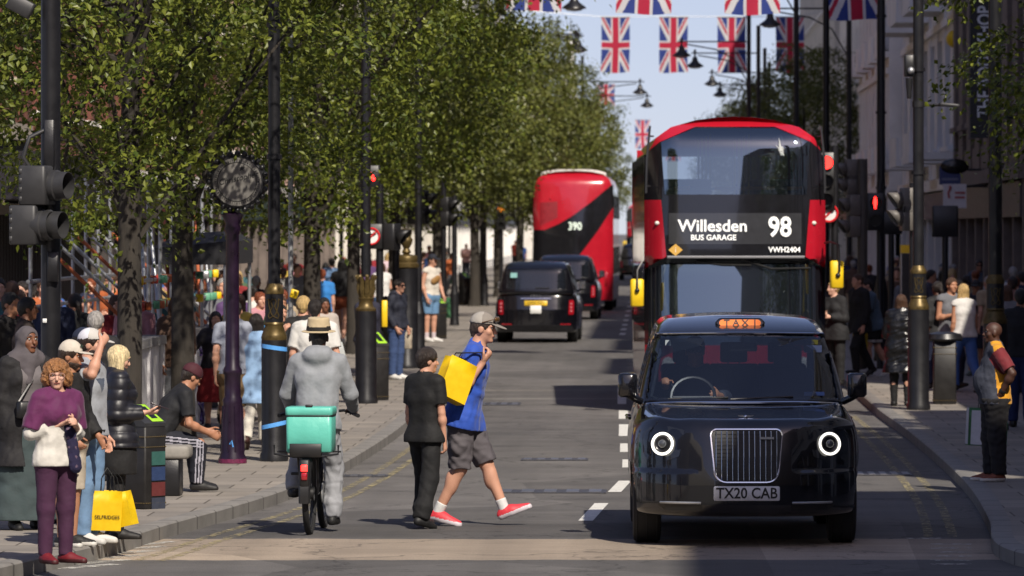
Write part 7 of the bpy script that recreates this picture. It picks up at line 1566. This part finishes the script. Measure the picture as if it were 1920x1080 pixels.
b, J, w = person('striding man in blue t-shirt, grey cargo shorts and red trainers', mloc, R(82), H=1.86, skin='fair', h=HFINE, face=True, head=(0, -6), lean=13, seed=19,
    arms={'R': ((.20, .22, -1), (-.16, -.62, .88)), 'L': ((.1, .35, -1), (-.1, -.1, -1))}, hands={'R': {'curl': .95, 'n': (-.2, .9, .2)}},
    legs={'L': ((0, -.46, -1), (0, -.40, -1), 4, 22), 'R': ((0, .02, -1), (0, .52, -1), 4, -12)},
    top=dict(cols=[(40, 84, 190)], sleeve=.80, t=.022, hem=-.07, wr=.009, wl=.12), bottom=dict(cols=[(92, 87, 92)], len=1.0, t=.030, fl=1.1, cargo=1, wr=.010, wl=.08), shoes=((228, 62, 74), (222, 214, 222)), socks=((226, 226, 226), .22), hair=('crop', (62, 50, 44)), hat=('cap', (146, 138, 130), (176, 170, 162)))
H = J['H']; hc, hf, hl, hu = J['hc'], J['hf'], J['hl'], J['hu']
m = MB(); 
for q in (-1, 1): m.sphere(hc + (hl * q * .022 + hf * .060 + hu * .050) * H, np.array((.020, .010, .014)) * H, 10, 6); m.tube([hc + (hl * q * .04 + hf * .055 + hu * .05) * H, hc + (hl * q * .055 - hf * .0 + hu * .03) * H], .004, 5)
m.build('sunglasses', mat('amber_lens', (.10, .05, .015), .1, var=0, coat=1), b)
hand = w(J['palmR']); bagc = hand + np.array((-.37, -.10, -.24))
t = shopping_bag('yellow paper bag slung over the shoulder of the man in blue', tuple(bagc + np.array((.05, -.05, -.14))), .27, .15, .36, (246, 204, 0), R(30), R(-4), roll=R(24), handle=.02)
m = MB(); top_ = bagc + np.array((.12, -.0, .2)); 
for d_ in (0, .05): m.tube([top_ - np.array((.07 - d_, .0, .05)), top_ + np.array((.0 + d_, -.06, .06)), hand + np.array((.01, -.02, .02))], .006, 6)
cd = m.build('cord_handle', M_BLACKPLASTIC, t); cd.matrix_parent_inverse = (Matrix.Translation(t.location) @ t.rotation_euler.to_matrix().to_4x4()).inverted()
# ------------------------------------------------------------------ man in polo on the right
def polo(C, c):
    q = C - c['waist']; o = np.zeros(len(C), int); v = q[:, 1] 
    o[(C[:, 0] > .05) & (v > -.01 * c['H'] - .10 * (q[:, 2])) & (v < .16)] = 1
    sh = c['J']['shL']; el = c['J']['elL']; ax = unit(el - sh); t = (C - sh) @ ax; o[(t > .0) & (C[:, 0] > sh[0] - .02) & (np.linalg.norm(C - sh - t[:, None] * ax, axis=1) < .11) & (C[:, 2] > el[2] - .05)] = 2
    return o
b, J, w = person('bald man in grey polo with yellow panel and maroon sleeve, hand on hip', footpos(1866, 902), R(-86), H=1.545, skin='dark', h=HFINE, fat=1.24, head=(2, 0), seed=20, face=True,
    arms={'L': ((.50, .62, -1), (-.35, -.50, -1)), 'R': ((.2, .1, -1), (0, -.3, -1))}, hands={'L': {'curl': .7}}, legs={'L': ((.0, .02, -1), (0, .06, -1), 10, 0), 'R': ((.02, -.10, -1), (0, .0, -1), 10, 0)},
    top=dict(cols=[(58, 62, 76), (226, 158, 26), (120, 26, 36)], sleeve=.82, t=.02, hem=-.05, wr=.005, fn=polo, collar=.25), bottom=dict(cols=[(30, 28, 31)], t=.028, wr=.008, wl=.09, fl=1.2), shoes=((128, 66, 42), (222, 218, 212)), hair=('crop', (30, 20, 16)))
for k in list(b.children):
    if k.name.startswith('hair'): bpy.data.objects.remove(k)
m = MB(); p, q = J['wrL'], J['elL']; ax = Vector(q - p).normalized(); Mr = ax.to_track_quat('Z', 'X').to_matrix(); m.lathe([(.034, -.012), (.037, 0), (.034, .012)], n=14); m.v = [tuple(Vector(p) + ax * .03 + Mr @ Vector(v)) for v in m.v]; m.build('watch', M_BLACKPLASTIC, b)
v = at(1856, 862, PAV); wb_ = shopping_bag('white and green paper shopping bag behind the legs of the polo man', (v.x - .03, v.y + .24, PAV + .14), .42, .16, .40, (52, 110, 66), R(8), 0, None, (205, 208, 222), roll=.05)
MB().quad((-.185, -.086, .01), (-.06, -.088, .01), (-.09, -.086, .375), (-.185, -.078, .375)).build('front_panel', cmat((215, 218, 228), .5), wb_)
# ------------------------------------------------------------------ the crowd on both pavements
NAVY, BLACK, WHITE_, GREY, DENIM = (30, 36, 60), (24, 24, 27), (222, 220, 216), (120, 122, 128), (70, 100, 145)
HAIRC = {'dark': (30, 23, 20), 'brown': (70, 46, 30), 'blond': (186, 156, 104), 'grey': (150, 146, 142), 'red': (120, 58, 28), 'black': (16, 14, 14)}
def walker(lab, px, hy, H, rz, skin='fair', fem=False, hair=('short', 'dark'), top=None, bottom=None, shoes=(36, 34, 34), fy=None, hat=None, pose=None, arms=None, group=None, hres=None, over=None, seed=0, socks=None, fat=1.0, lean=2, head=(0, 0), extras=None, hands=None, z0=PAV):
    s = (hy - VY) / (CAMH - z0 - H * .995) if fy is None else (fy - VY) / (CAMH - z0)
    if fy is not None and H is None: H = (fy - hy) / s
    loc = ((px - VX) / s, F / s, z0)
    hres = hres or (.010 if s > 150 else .013 if s > 108 else .018 if s > 70 else .026)
    hr = (hair[0], HAIRC[hair[1]]) + tuple(hair[2:])
    legs = {'stand': STAND, 'w1': WALK1, 'w2': WALK2}[pose or ('stand', 'w1', 'w2')[seed % 3]]
    arms = arms or [{'L': ((.14, .05, -1), (0, -.25, -1)), 'R': ((.12, .1, -1), (0, -.2, -1))}, {'L': ((.14, .25, -1), (0, -.2, -1)), 'R': ((.14, -.3, -1), (0, -.6, -1))}, {'L': ((.15, 0, -1), (-.4, -.8, .25)), 'R': ((.14, .1, -1), (0, -.2, -1))}, {'L': ((.15, 0, -1), (-.6, -.8, .1)), 'R': ((.15, 0, -1), (-.6, -.75, .2))}][seed % 4]
    return person(lab, loc, R(rz), H=H, skin=skin, fat=fat, fem=fem, lean=lean, head=head, arms=arms, legs=legs, hands=hands, top=top, bottom=bottom, over=over, shoes=(shoes, None) if not isinstance(shoes[0], tuple) else shoes, hair=hr, hat=hat, socks=socks, h=hres, group=group, seed=seed + 40, extras=extras)
def T(c, sl=.65, hem=-.03, t=.018, **k): return dict(cols=[c], sleeve=sl, hem=hem, t=t, **k)
def B_(c, ln=2.0, t=.016, **k): return dict(cols=[c], len=ln, t=t, **k)
GL, GR = 'people on the left pavement', 'people on the right pavement'
# --- left, named figures
walker('man in grey polo and khaki shorts walking away behind the purple post', 441, 577, 1.64, 184, top=T((158, 164, 180), collar=.2), bottom=B_((122, 98, 66), .98, .024), shoes=(190, 184, 172), fy=842, hair=('crop', 'dark'), pose='w1', group=GL, seed=1)
walker('dark haired woman in red patterned dress reaching out an arm with a red bracelet', 404, 585, None, 8, fem=True, top=T((38, 34, 40), .9), bottom=dict(kind='skirt', cols=[(150, 34, 38)], len=.3, flare=.03), fy=806, hair=('long', 'dark', .14), arms={'R': ((.60, -.25, -.85), (.50, -.25, -.95)), 'L': ((.1, 0, -1), (0, -.2, -1))}, pose='stand', group=GL, seed=2)
walker('woman in pale blue dress with white trousers beyond the purple post', 480, 590, None, 178, fem=True, top=T((150, 185, 225), .5, -.2, .025), bottom=B_((226, 220, 208), 2, .024), fy=842, hair=('long', 'dark', .12), pose='w2', group=GL, seed=3, shoes=(70, 40, 34))
walker('man in white t-shirt with short hair and a black strap seen over the straw hat', 590, 566, 1.68, 182, top=T((226, 224, 220), .75, -.04, .024), bottom=B_(NAVY), fy=852, hair=('crop', 'dark'), pose='stand', group=GL, seed=4, arms={'L': ((.2, .05, -1), (0, -.2, -1)), 'R': ((.2, .1, -1), (0, -.2, -1))})
walker('woman in rust coloured shorts with long dark hair and black top', 641, 486, None, 168, fem=True, top=T(BLACK, .35, .03, .012), bottom=B_((150, 74, 42), .34, .018), fy=650, hair=('long', 'black', .26), pose='w1', group=GL, seed=5, shoes=(220, 216, 210), arms={'L': ((.25, 0, -1), (0, -.4, -1)), 'R': ((.3, .1, -1), (-.2, -.8, -.2))})
b, J, w = walker('man in dark sunglasses, navy hooded top and blue jeans by the gold finial stub', 744, 525, None, 62, top=T((38, 42, 58), 1.9, -.02, .024, hood=1, name='hoodie'), bottom=B_((54, 76, 120), 2, .016), shoes=((224, 222, 218), (214, 212, 208)), fy=711, hair=('short', 'dark'), pose='stand', group=GL, arms={'L': ((.15, .15, -1), (-.15, -.5, -.9)), 'R': ((.18, .15, -1), (-.2, -.5, -.9))}, extras=['shades'], hres=.010)
t = thing('tote_bag', 'cream cloth bag hanging behind the man in dark sunglasses', 'bag', tuple(w(J['wrL'] + np.array((.02, .08, -.33)))), R(62)); MB().rbox((0, .0, .15), (.08, .30, .34), .03).build('bag_body', cmat((205, 192, 170), .85), t); MB().tube([(0, -.08, .3), (0, -.03, .55), (0, .05, .55), (0, .1, .3)], .008, 5).build('strap', cmat((205, 192, 170), .85), t)
walker('child in long olive coat standing beside the yellow button box', 722, 553, 1.30, 35, 'dark', top=T((72, 70, 50), 1.9, -.14, .034, wr=.007, name='coat', hood=1), bottom=B_((30, 30, 36)), fy=698, hair=('crop', 'black'), pose='stand', group=GL, hres=.011)
walker('woman with long brown hair and navy jacket between the posts', 688, 540, 1.6, 40, fem=True, top=T((44, 44, 62), 1.9, -.04, .026, name='jacket'), bottom=B_((40, 50, 80)), hair=('long', 'brown', .2), pose='stand', group=GL, seed=9)
b, J, w = walker('man in white vest, navy cap and denim shorts carrying a green bag', 808, 478, None, 52, top=T((226, 218, 206), .12, .0, .014), bottom=B_((110, 150, 190), .80, .026), fy=641, shoes=((232, 228, 224), (220, 218, 214)), socks=((215, 200, 205), .3), hair=('short', 'dark'), hat=('cap', (28, 32, 46)), pose='stand', group=GL, arms={'R': ((.2, .1, -1), (-.1, -.35, -1)), 'L': ((.2, -.05, -1), (-.2, -.5, -.8))}, hres=.012)
S = Sdf(.03); S.cap(J['chest'] + J['fs'] * .13 - J['sx'] * .08 - J['u'] * .08, J['chest'] + J['fs'] * .13 + J['sx'] * .06 - J['u'] * .02, .075, flat=(J['fs'], 1.6)); add(b, 'sling_bag', S, cmat((158, 118, 66), .7), .012)
v = at(826, 618, PAV); shopping_bag('green paper shopping bag carried beside the man in white vest', (v.x, v.y + .1, PAV + .28), .46, .16, .50, (62, 116, 78), R(20), 0, None, (210, 210, 212))
walker('woman in lilac t-shirt and light jeans wearing sunglasses', 789, 486, None, 12, fem=True, top=T((150, 122, 145), .7, -.01, .016), bottom=B_((92, 132, 180)), fy=629, hair=('tail', 'brown'), pose='stand', group=GL, extras=['shades'], shoes=(60, 70, 110), hres=.013)
walker('man in bright blue t-shirt with a dark backpack under the tree', 604, 507, 1.66, 186, top=T((42, 128, 205)), bottom=B_(NAVY), hair=('short', 'red'), group=GL, seed=12)
walker('person in faded denim shirt behind the bright blue t-shirt', 622, 486, 1.72, 176, top=T((110, 145, 190), 1.9), bottom=B_(BLACK), hair=('short', 'dark'), group=GL, seed=13)
walker('older man with pink face in profile looking right beside the leaf capital', 660, 490, 1.72, 82, top=T((40, 44, 58), 1.9), bottom=B_(NAVY), hair=('crop', 'grey'), group=GL, seed=14)
walker('woman in white vest with a bun of dark hair and a black bag', 472, 538, 1.62, 172, fem=True, top=T((226, 222, 214), .1, .0, .012), bottom=B_(BLACK), hair=('bun', 'dark'), group=GL, seed=15)
walker('person in navy jacket and cap walking behind the emblem column', 510, 525, 1.7, 170, top=T((34, 44, 78), 1.9, -.05, .03, name='jacket'), bottom=B_(BLACK), hair=('short', 'dark'), hat=('cap', (32, 34, 44)), group=GL, seed=16)
walker('woman with crossed arms in black top below the clock sign', 482, 470, 1.72, 0, fem=True, top=T((28, 28, 31), 1.0), bottom=B_((40, 40, 46)), hair=('tail', 'dark'), pose='stand', group=GL, seed=19, arms={'L': ((.2, -.1, -1), (-.95, -.5, .2)), 'R': ((.2, -.1, -1), (-.95, -.5, .15))})
walker('woman in white top with ponytail just left of the thin steel pole', 531, 504, 1.64, 184, fem=True, top=T((226, 224, 218), .2, -.02, .012), bottom=dict(kind='skirt', cols=[(214, 212, 206)], len=.2), hair=('tail', 'brown'), group=GL, seed=17)
walker('grey haired man in navy top right of the emblem column', 541, 583, None, 150, top=T((40, 42, 66), 1.0), bottom=B_((52, 66, 120)), hair=('short', 'grey'), group=GL, seed=18, fy=808)
walker('blond older man in black behind the white t-shirt', 568, 559, 1.68, 175, top=T(BLACK, 1.9), bottom=B_(BLACK), hair=('short', 'blond'), group=GL, seed=21)
b, J, w = walker('child with cream top and a green and white shopping bag', 607, 560, 1.5, 20, 'brown', fem=True, top=T((190, 178, 168), 1.7), bottom=B_((34, 34, 44)), hair=('bob', 'black', .07), group=GL, pose='stand', seed=22)
t = shopping_bag('white and green paper bag held by the child in cream', tuple(w(J['wrL'] + np.array((.02, -.04, -.48)))), .30, .12, .32, (196, 200, 198), R(20), 0, None, (60, 120, 80), roll=-.25)
walker('woman in white top with long brown hair left of the gold finial', 716, 494, 1.66, 188, fem=True, top=T((228, 226, 224), .3), bottom=B_(DENIM), hair=('long', 'brown', .24), group=GL, seed=23)
walker('person in red jumper near the no right turn sign', 692, 475, 1.7, 178, top=T((150, 24, 40), 1.9), bottom=B_(NAVY), hair=('short', 'dark'), group=GL, seed=24)
walker('person in pale pink shirt behind the signal poles', 728, 476, 1.72, 186, top=T((222, 196, 206), 1.5), bottom=B_((170, 150, 120)), hair=('bob', 'blond'), fem=True, group=GL, seed=25)
walker('person with beige jacket and blond hair left of the finial', 737, 462, 1.74, 180, top=T((190, 165, 125), 1.9, -.1, .03, name='jacket'), bottom=B_(GREY), hair=('long', 'blond', .12), fem=True, group=GL, seed=26)
walker('bare armed man in pale grey top right of the finial', 797, 447, 1.8, 5, top=T((190, 186, 196), .6), bottom=B_(NAVY), hair=('crop', 'dark'), group=GL, seed=27)
walker('woman in magenta top beside the man in pale grey', 806, 450, 1.76, 350, fem=True, top=T((196, 50, 120), .5), bottom=B_(BLACK), hair=('tail', 'brown'), group=GL, seed=28)
walker('woman with long blond hair in white by the white banded column', 826, 452, 1.74, 182, fem=True, top=T((215, 205, 190), .6), bottom=B_((60, 90, 70)), hair=('long', 'blond', .2), group=GL, seed=29)
walker('person in long green skirt behind the white banded column', 838, 466, 1.66, 176, fem=True, top=T((205, 196, 180), 1.5), bottom=dict(kind='skirt', cols=[(70, 110, 80)], len=.42, flare=.03), hair=('short', 'grey'), group=GL, seed=30)
walker('man in pale pink shirt by the far tree trunks', 874, 458, 1.74, 10, top=T((214, 168, 160), .7), bottom=B_((60, 60, 70)), hair=('crop', 'brown'), group=GL, seed=31)
walker('person in bright blue top left of the rear bus', 978, 456, 1.72, 178, top=T((42, 88, 170), .8), bottom=B_(NAVY), hair=('short', 'dark'), group=GL, seed=32)
walker('person in orange red top at the left edge of the rear bus', 966, 452, 1.74, 20, top=T((190, 70, 50), .5), bottom=B_(BLACK), hair=('short', 'brown'), group=GL, seed=33)
walker('grey haired person standing in shade behind the white mesh cap', 178, 588, 1.64, 176, top=T((26, 26, 30), 1.9), bottom=B_(BLACK), hair=('short', 'grey'), group=GL, seed=34, pose='stand')
walker('man in navy cap half hidden behind the mesh cap', 150, 628, 1.62, 70, top=T((32, 36, 52), 1.9), bottom=B_(BLACK), hair=('short', 'dark'), hat=('cap', (34, 42, 66)), group=GL, seed=35, pose='stand', fy=985)
walker('dark figure at the far left edge behind the signal post', 14, 553, 1.76, 60, 'tan', top=T((30, 27, 28), 1.9), bottom=B_(BLACK), hair=('short', 'black'), group=GL, seed=36, pose='stand')
walker('second dark figure near the left edge with short black hair', 44, 562, 1.72, 100, 'brown', top=T((46, 34, 30), 1.9), bottom=B_(BLACK), hair=('short', 'black'), group=GL, seed=37, pose='stand')
walker('woman with long dark hair and bare shoulders under the canopy', 402, 508, 1.66, 10, fem=True, top=T((40, 32, 36), .0, .02, .010), bottom=B_(BLACK), hair=('long', 'black', .2), group=GL, seed=38, pose='stand')
walker('woman with brown hair beside the canopy leg', 384, 512, 1.64, 340, fem=True, top=T((150, 110, 96), .3), bottom=B_(DENIM), hair=('long', 'brown', .2), group=GL, seed=39)
walker('person in grey jacket with phone raised beyond the purple post', 520, 572, 1.6, 40, fem=True, top=T((60, 150, 215), .9), over=None, bottom=B_((60, 60, 66)), hair=('long', 'black', .18), group=GL, seed=42, arms={'R': ((.2, -.5, -.8), (-.3, -.5, .8)), 'L': ((.1, 0, -1), (0, -.2, -1))}, pose='stand')
# --- right, named figures
walker('woman with long brown hair in a shiny black leather coat', 1689, 553, None, 168, fem=True, top=T((20, 20, 22), 1.95, -.24, .034, wr=.010, rough=.32, name='leather_coat', flare=.03), bottom=B_((22, 21, 23), 2, .006), fy=761, shoes=(16, 15, 16), hair=('long', 'brown', .22), group=GR, hres=.010, arms={'L': ((.2, -.1, -1), (-.5, -.8, -.2)), 'R': ((.15, .05, -1), (-.2, -.6, -.6))}, pose='stand')
b, J, w = walker('man in teal t-shirt and black shorts walking left with a yellow bag', 1640, 522, None, -74, top=T((70, 92, 112), .8, -.06, .022), bottom=dict(cols=[BLACK, (205, 205, 205)], len=.75, t=.028, fn=lambda C, c: (np.abs(C[:, 2] - (c['J']['hipL'][2] * .32 + c['J']['knL'][2] * .68 + .0)) < .022).astype(int)), fy=706, shoes=((230, 228, 226), (222, 222, 222)), socks=((226, 226, 226), .45), hair=('crop', 'dark'), pose='w1', group=GR, lean=12, head=(0, -14), arms={'L': ((.1, -.3, -1), (0, -.5, -1)), 'R': ((.1, .2, -1), (0, -.2, -1))}, hres=.011)
h_ = w(J['palmL']); t = shopping_bag('yellow bag with a dark round emblem held by the man in teal', (h_[0], h_[1], h_[2] - .32), .24, .10, .26, (214, 180, 20), R(6), handle=.06); MB().lathe([(.055, 0), (.055, -.004), (.01, -.005)], (0, -.062, .13), axis='Y', n=20).build('emblem', M_INK, t); MB().lathe([(.03, 0), (.03, -.004)], (0.005, -.067, .135), axis='Y', n=14).build('emblem', M_WHITE, t)
walker('blond woman in black coat beside the yellow bus mirror', 1566, 530, 1.62, -40, 'pale', True, ('short', 'blond'), T((26, 26, 30), 1.95, -.1, .03, name='coat'), B_(BLACK), group=GR, pose='stand', head=(-20, 0), seed=51)
walker('bald man in dark jacket behind the woman in black coat', 1612, 516, 1.7, -60, 'fair', False, ('crop', 'brown'), T((22, 22, 26), 1.95, -.1, .03, name='jacket'), B_(BLACK), group=GR, seed=52)
walker('man in dark t-shirt and shorts holding a phone to his face', 1830, 527, None, -8, 'tan', top=T((50, 50, 58), .8, -.05, .022), bottom=B_((44, 48, 62), .95, .026), fy=704, hair=('short', 'dark'), hat=('cap', (38, 38, 42)), pose='stand', group=GR, arms={'R': ((.5, -.45, -.6), (-.35, -.35, .9)), 'L': ((.25, -.2, -1), (-.35, -.9, .15))}, hres=.012, shoes=(110, 120, 110))
walker('bald man in grey t-shirt right behind the emblem column', 1742, 508, 1.72, 78, 'tan', top=T((66, 64, 76), .75), bottom=B_((40, 40, 48)), hair=('crop', 'dark'), group=GR, seed=53)
walker('man in white polo and grey cap with dark trousers', 1766, 496, 1.72, 100, top=T((206, 210, 222), .75), bottom=B_((48, 58, 90)), hair=('short', 'grey'), hat=('cap', (96, 110, 124)), group=GR, seed=54)
walker('grey haired woman in blue beside the man in white polo', 1784, 497, 1.64, 80, fem=True, top=T((92, 104, 140), 1.6), bottom=B_((40, 40, 56)), hair=('bob', 'grey'), group=GR, seed=55)
walker('blond man in navy suit looking right among the right hand crowd', 1796, 474, 1.8, 70, 'pale', top=T((44, 52, 80), 1.95, -.06, .026, collar=.3, name='suit_jacket'), bottom=B_(NAVY), hair=('short', 'blond'), group=GR, seed=56)
walker('man in dark glasses and grey sweater facing the camera', 1836, 490, 1.74, 0, 'tan', top=T((78, 88, 104), 1.95, -.02, .026), bottom=B_((40, 44, 60)), hair=('short', 'dark'), group=GR, seed=57, extras=['shades'])
walker('red haired man behind the grey sweater', 1834, 476, 1.8, 10, 'pale', top=T((60, 60, 70), 1.9), bottom=B_(BLACK), hair=('short', 'red'), group=GR, seed=58)
walker('man in dusty brown t-shirt seen from behind at the right edge', 1899, 520, 1.74, 178, 'brown', top=T((142, 112, 104), .8, -.05, .026), bottom=B_((40, 52, 96)), hair=('crop', 'black'), group=GR, seed=60, pose='stand')
walker('woman with long dark hair and an orange and blue scarf facing us', 1675, 497, 1.6, 0, 'fair', True, ('long', 'dark', .16), T((110, 112, 124), 1.2), B_(DENIM), group=GR, seed=61, pose='stand')
walker('bald old man in white behind the woman with a scarf', 1681, 481, 1.76, 5, 'pale', False, ('crop', 'grey'), T((150, 150, 190), .8), B_(GREY), group=GR, seed=62)
walker('woman in pink cardigan close to the bus side', 1600, 486, 1.62, 10, 'fair', True, ('bob', 'dark', .06), T((160, 132, 142), 1.8), B_((60, 50, 60)), group=GR, seed=63)
walker('person at the right edge in black with arms down', 1914, 545, 1.7, 170, 'tan', False, ('short', 'black'), T((24, 24, 30), 1.9), B_((36, 50, 100)), group=GR, seed=64, pose='stand')
walker('woman with dark braided hair left of the brown t-shirt', 1886, 500, 1.68, 200, 'dark', True, ('bun', 'black'), T((60, 56, 66), .6), B_(BLACK), group=GR, seed=65)
# --- the rest of both crowds
CN = {'black': (26, 26, 29), 'white': (220, 218, 214), 'navy': (34, 42, 72), 'grey': (112, 114, 120), 'red': (150, 34, 40), 'teal': (50, 100, 110), 'beige': (180, 160, 130), 'pink': (200, 140, 150), 'green': (70, 100, 66), 'blue': (60, 100, 170), 'yellow': (200, 170, 70), 'purple': (90, 60, 110), 'orange': (190, 100, 50), 'brown': (96, 70, 54)}
GN = [('t-shirt', .7), ('jumper', 1.9), ('vest', .1), ('shirt', 1.4)]; HN = [('short', 'dark'), ('short', 'brown'), ('long', 'black'), ('long', 'brown'), ('bob', 'blond'), ('crop', 'grey'), ('tail', 'dark'), ('bun', 'red')]
rg_ = random.Random(21); used = set(); i = 0; CN0 = dict(CN)
def fill(n, place, xf, Y0, Y1, grp):
    global i
    k = 0
    while k < n:
        Y = rg_.uniform(Y0, Y1); X = xf(Y)
        if grp == GL and Y < 97 and VX + X * F / Y > 556: continue
        c = rg_.choice(list(CN)); g = rg_.choice(GN); h = rg_.choice(HN)
        key = (c, g[0], h, place)
        if key in used: continue
        used.add(key); fem = h[0] in ('long', 'bob', 'tail', 'bun'); H = rg_.uniform(1.56, 1.70) if fem else rg_.uniform(1.66, 1.84); lo = rg_.choice(['black', 'navy', 'blue', 'beige', 'grey'])
        away = rg_.random() < .55; hd = {'short': 'short', 'long': 'long', 'bob': 'bobbed', 'crop': 'cropped', 'tail': 'tied back', 'bun': 'bunned'}[h[0]]
        lab = '%s in %s %s with %s %s hair %s' % ('woman' if fem else 'man', c, g[0], hd, h[1], place)
        s = F / Y; hy = VY + (CAMH - PAV - H) * s
        walker(lab, VX + X * s, hy, H, rg_.choice([0, 15, -20, 30]) + (180 if away else 0), rg_.choice(['fair', 'pale', 'tan', 'brown', 'dark']), fem, h, T(CN[c], g[1]), B_(CN0[lo], rg_.choice([2, 2, 2, .9])), fy=VY + (CAMH - PAV) * s, group=grp, seed=100 + i); i += 1; k += 1
fill(22, 'in the left crowd beyond the trees', lambda Y: rg_.uniform(-10.2, -7.0), 84, 130, GL)
fill(14, 'far along the left pavement', lambda Y: rg_.uniform(-9.5, -6.6), 130, 215, GL)
fill(34, 'among the trees on the left pavement', lambda Y: rg_.uniform(-8.6, -4.7), 66, 104, GL)
fill(16, 'behind the white hoarding', lambda Y: rg_.uniform(-9.8, -6.9), 66, 92, GL)
CN = {k: CN[k] for k in ('black', 'navy', 'grey', 'beige', 'brown', 'white')}
fill(8, 'near the right hand columns', lambda Y: rg_.uniform(4.6, 6.9), 66, 90, GR)
fill(24, 'in the right crowd past the columns', lambda Y: rg_.uniform(4.3, 7.0), 84, 118, GR)
fill(14, 'far along the right pavement', lambda Y: rg_.uniform(3.9, 6.6), 118, 190, GR)
# --- drivers
cp = Vector((CABX, 46.0, 0))
b, J, w = person('driver in cap and sunglasses at the wheel of the front cab', (cp.x - .40, 46 + 2.50, .05), R(0), H=1.72, skin='tan', h=.011, sit=.80, arms={'R': ((.18, -.80, -.42), (.04, -.92, .30)), 'L': ((.2, -.7, -.6), (-.2, -.9, .1))}, hands={'R': {'curl': .9, 'n': (-.2, -.3, -.9)}}, legs={'L': ((.1, -1, -.15), (0, -.4, -1), 5, 0), 'R': ((.1, -1, -.15), (0, -.4, -1), 5, 0)}, top=T((52, 58, 72), 1.6), bottom=B_(BLACK), hair=('short', (30, 24, 20)), hat=('cap', (24, 24, 26)), extras=['shades'], lean=-6)
bp = Vector((BUSX, 79.6, 0)); person('bus driver in high visibility vest behind the lower windscreen', (bp.x - .66, 79.6 + 1.55, .35), R(0), H=1.72, skin='brown', h=.016, sit=.78, legs={'L': ((.1, -1, -.15), (0, -.2, -1), 5, 0), 'R': ((.1, -1, -.15), (0, -.2, -1), 5, 0)}, arms={'R': ((.3, -.6, -.8), (-.1, -1, .1)), 'L': ((.3, -.6, -.8), (-.1, -1, .1))}, top=T((150, 170, 60), .9), bottom=B_(BLACK), hair=('short', (20, 18, 18)))
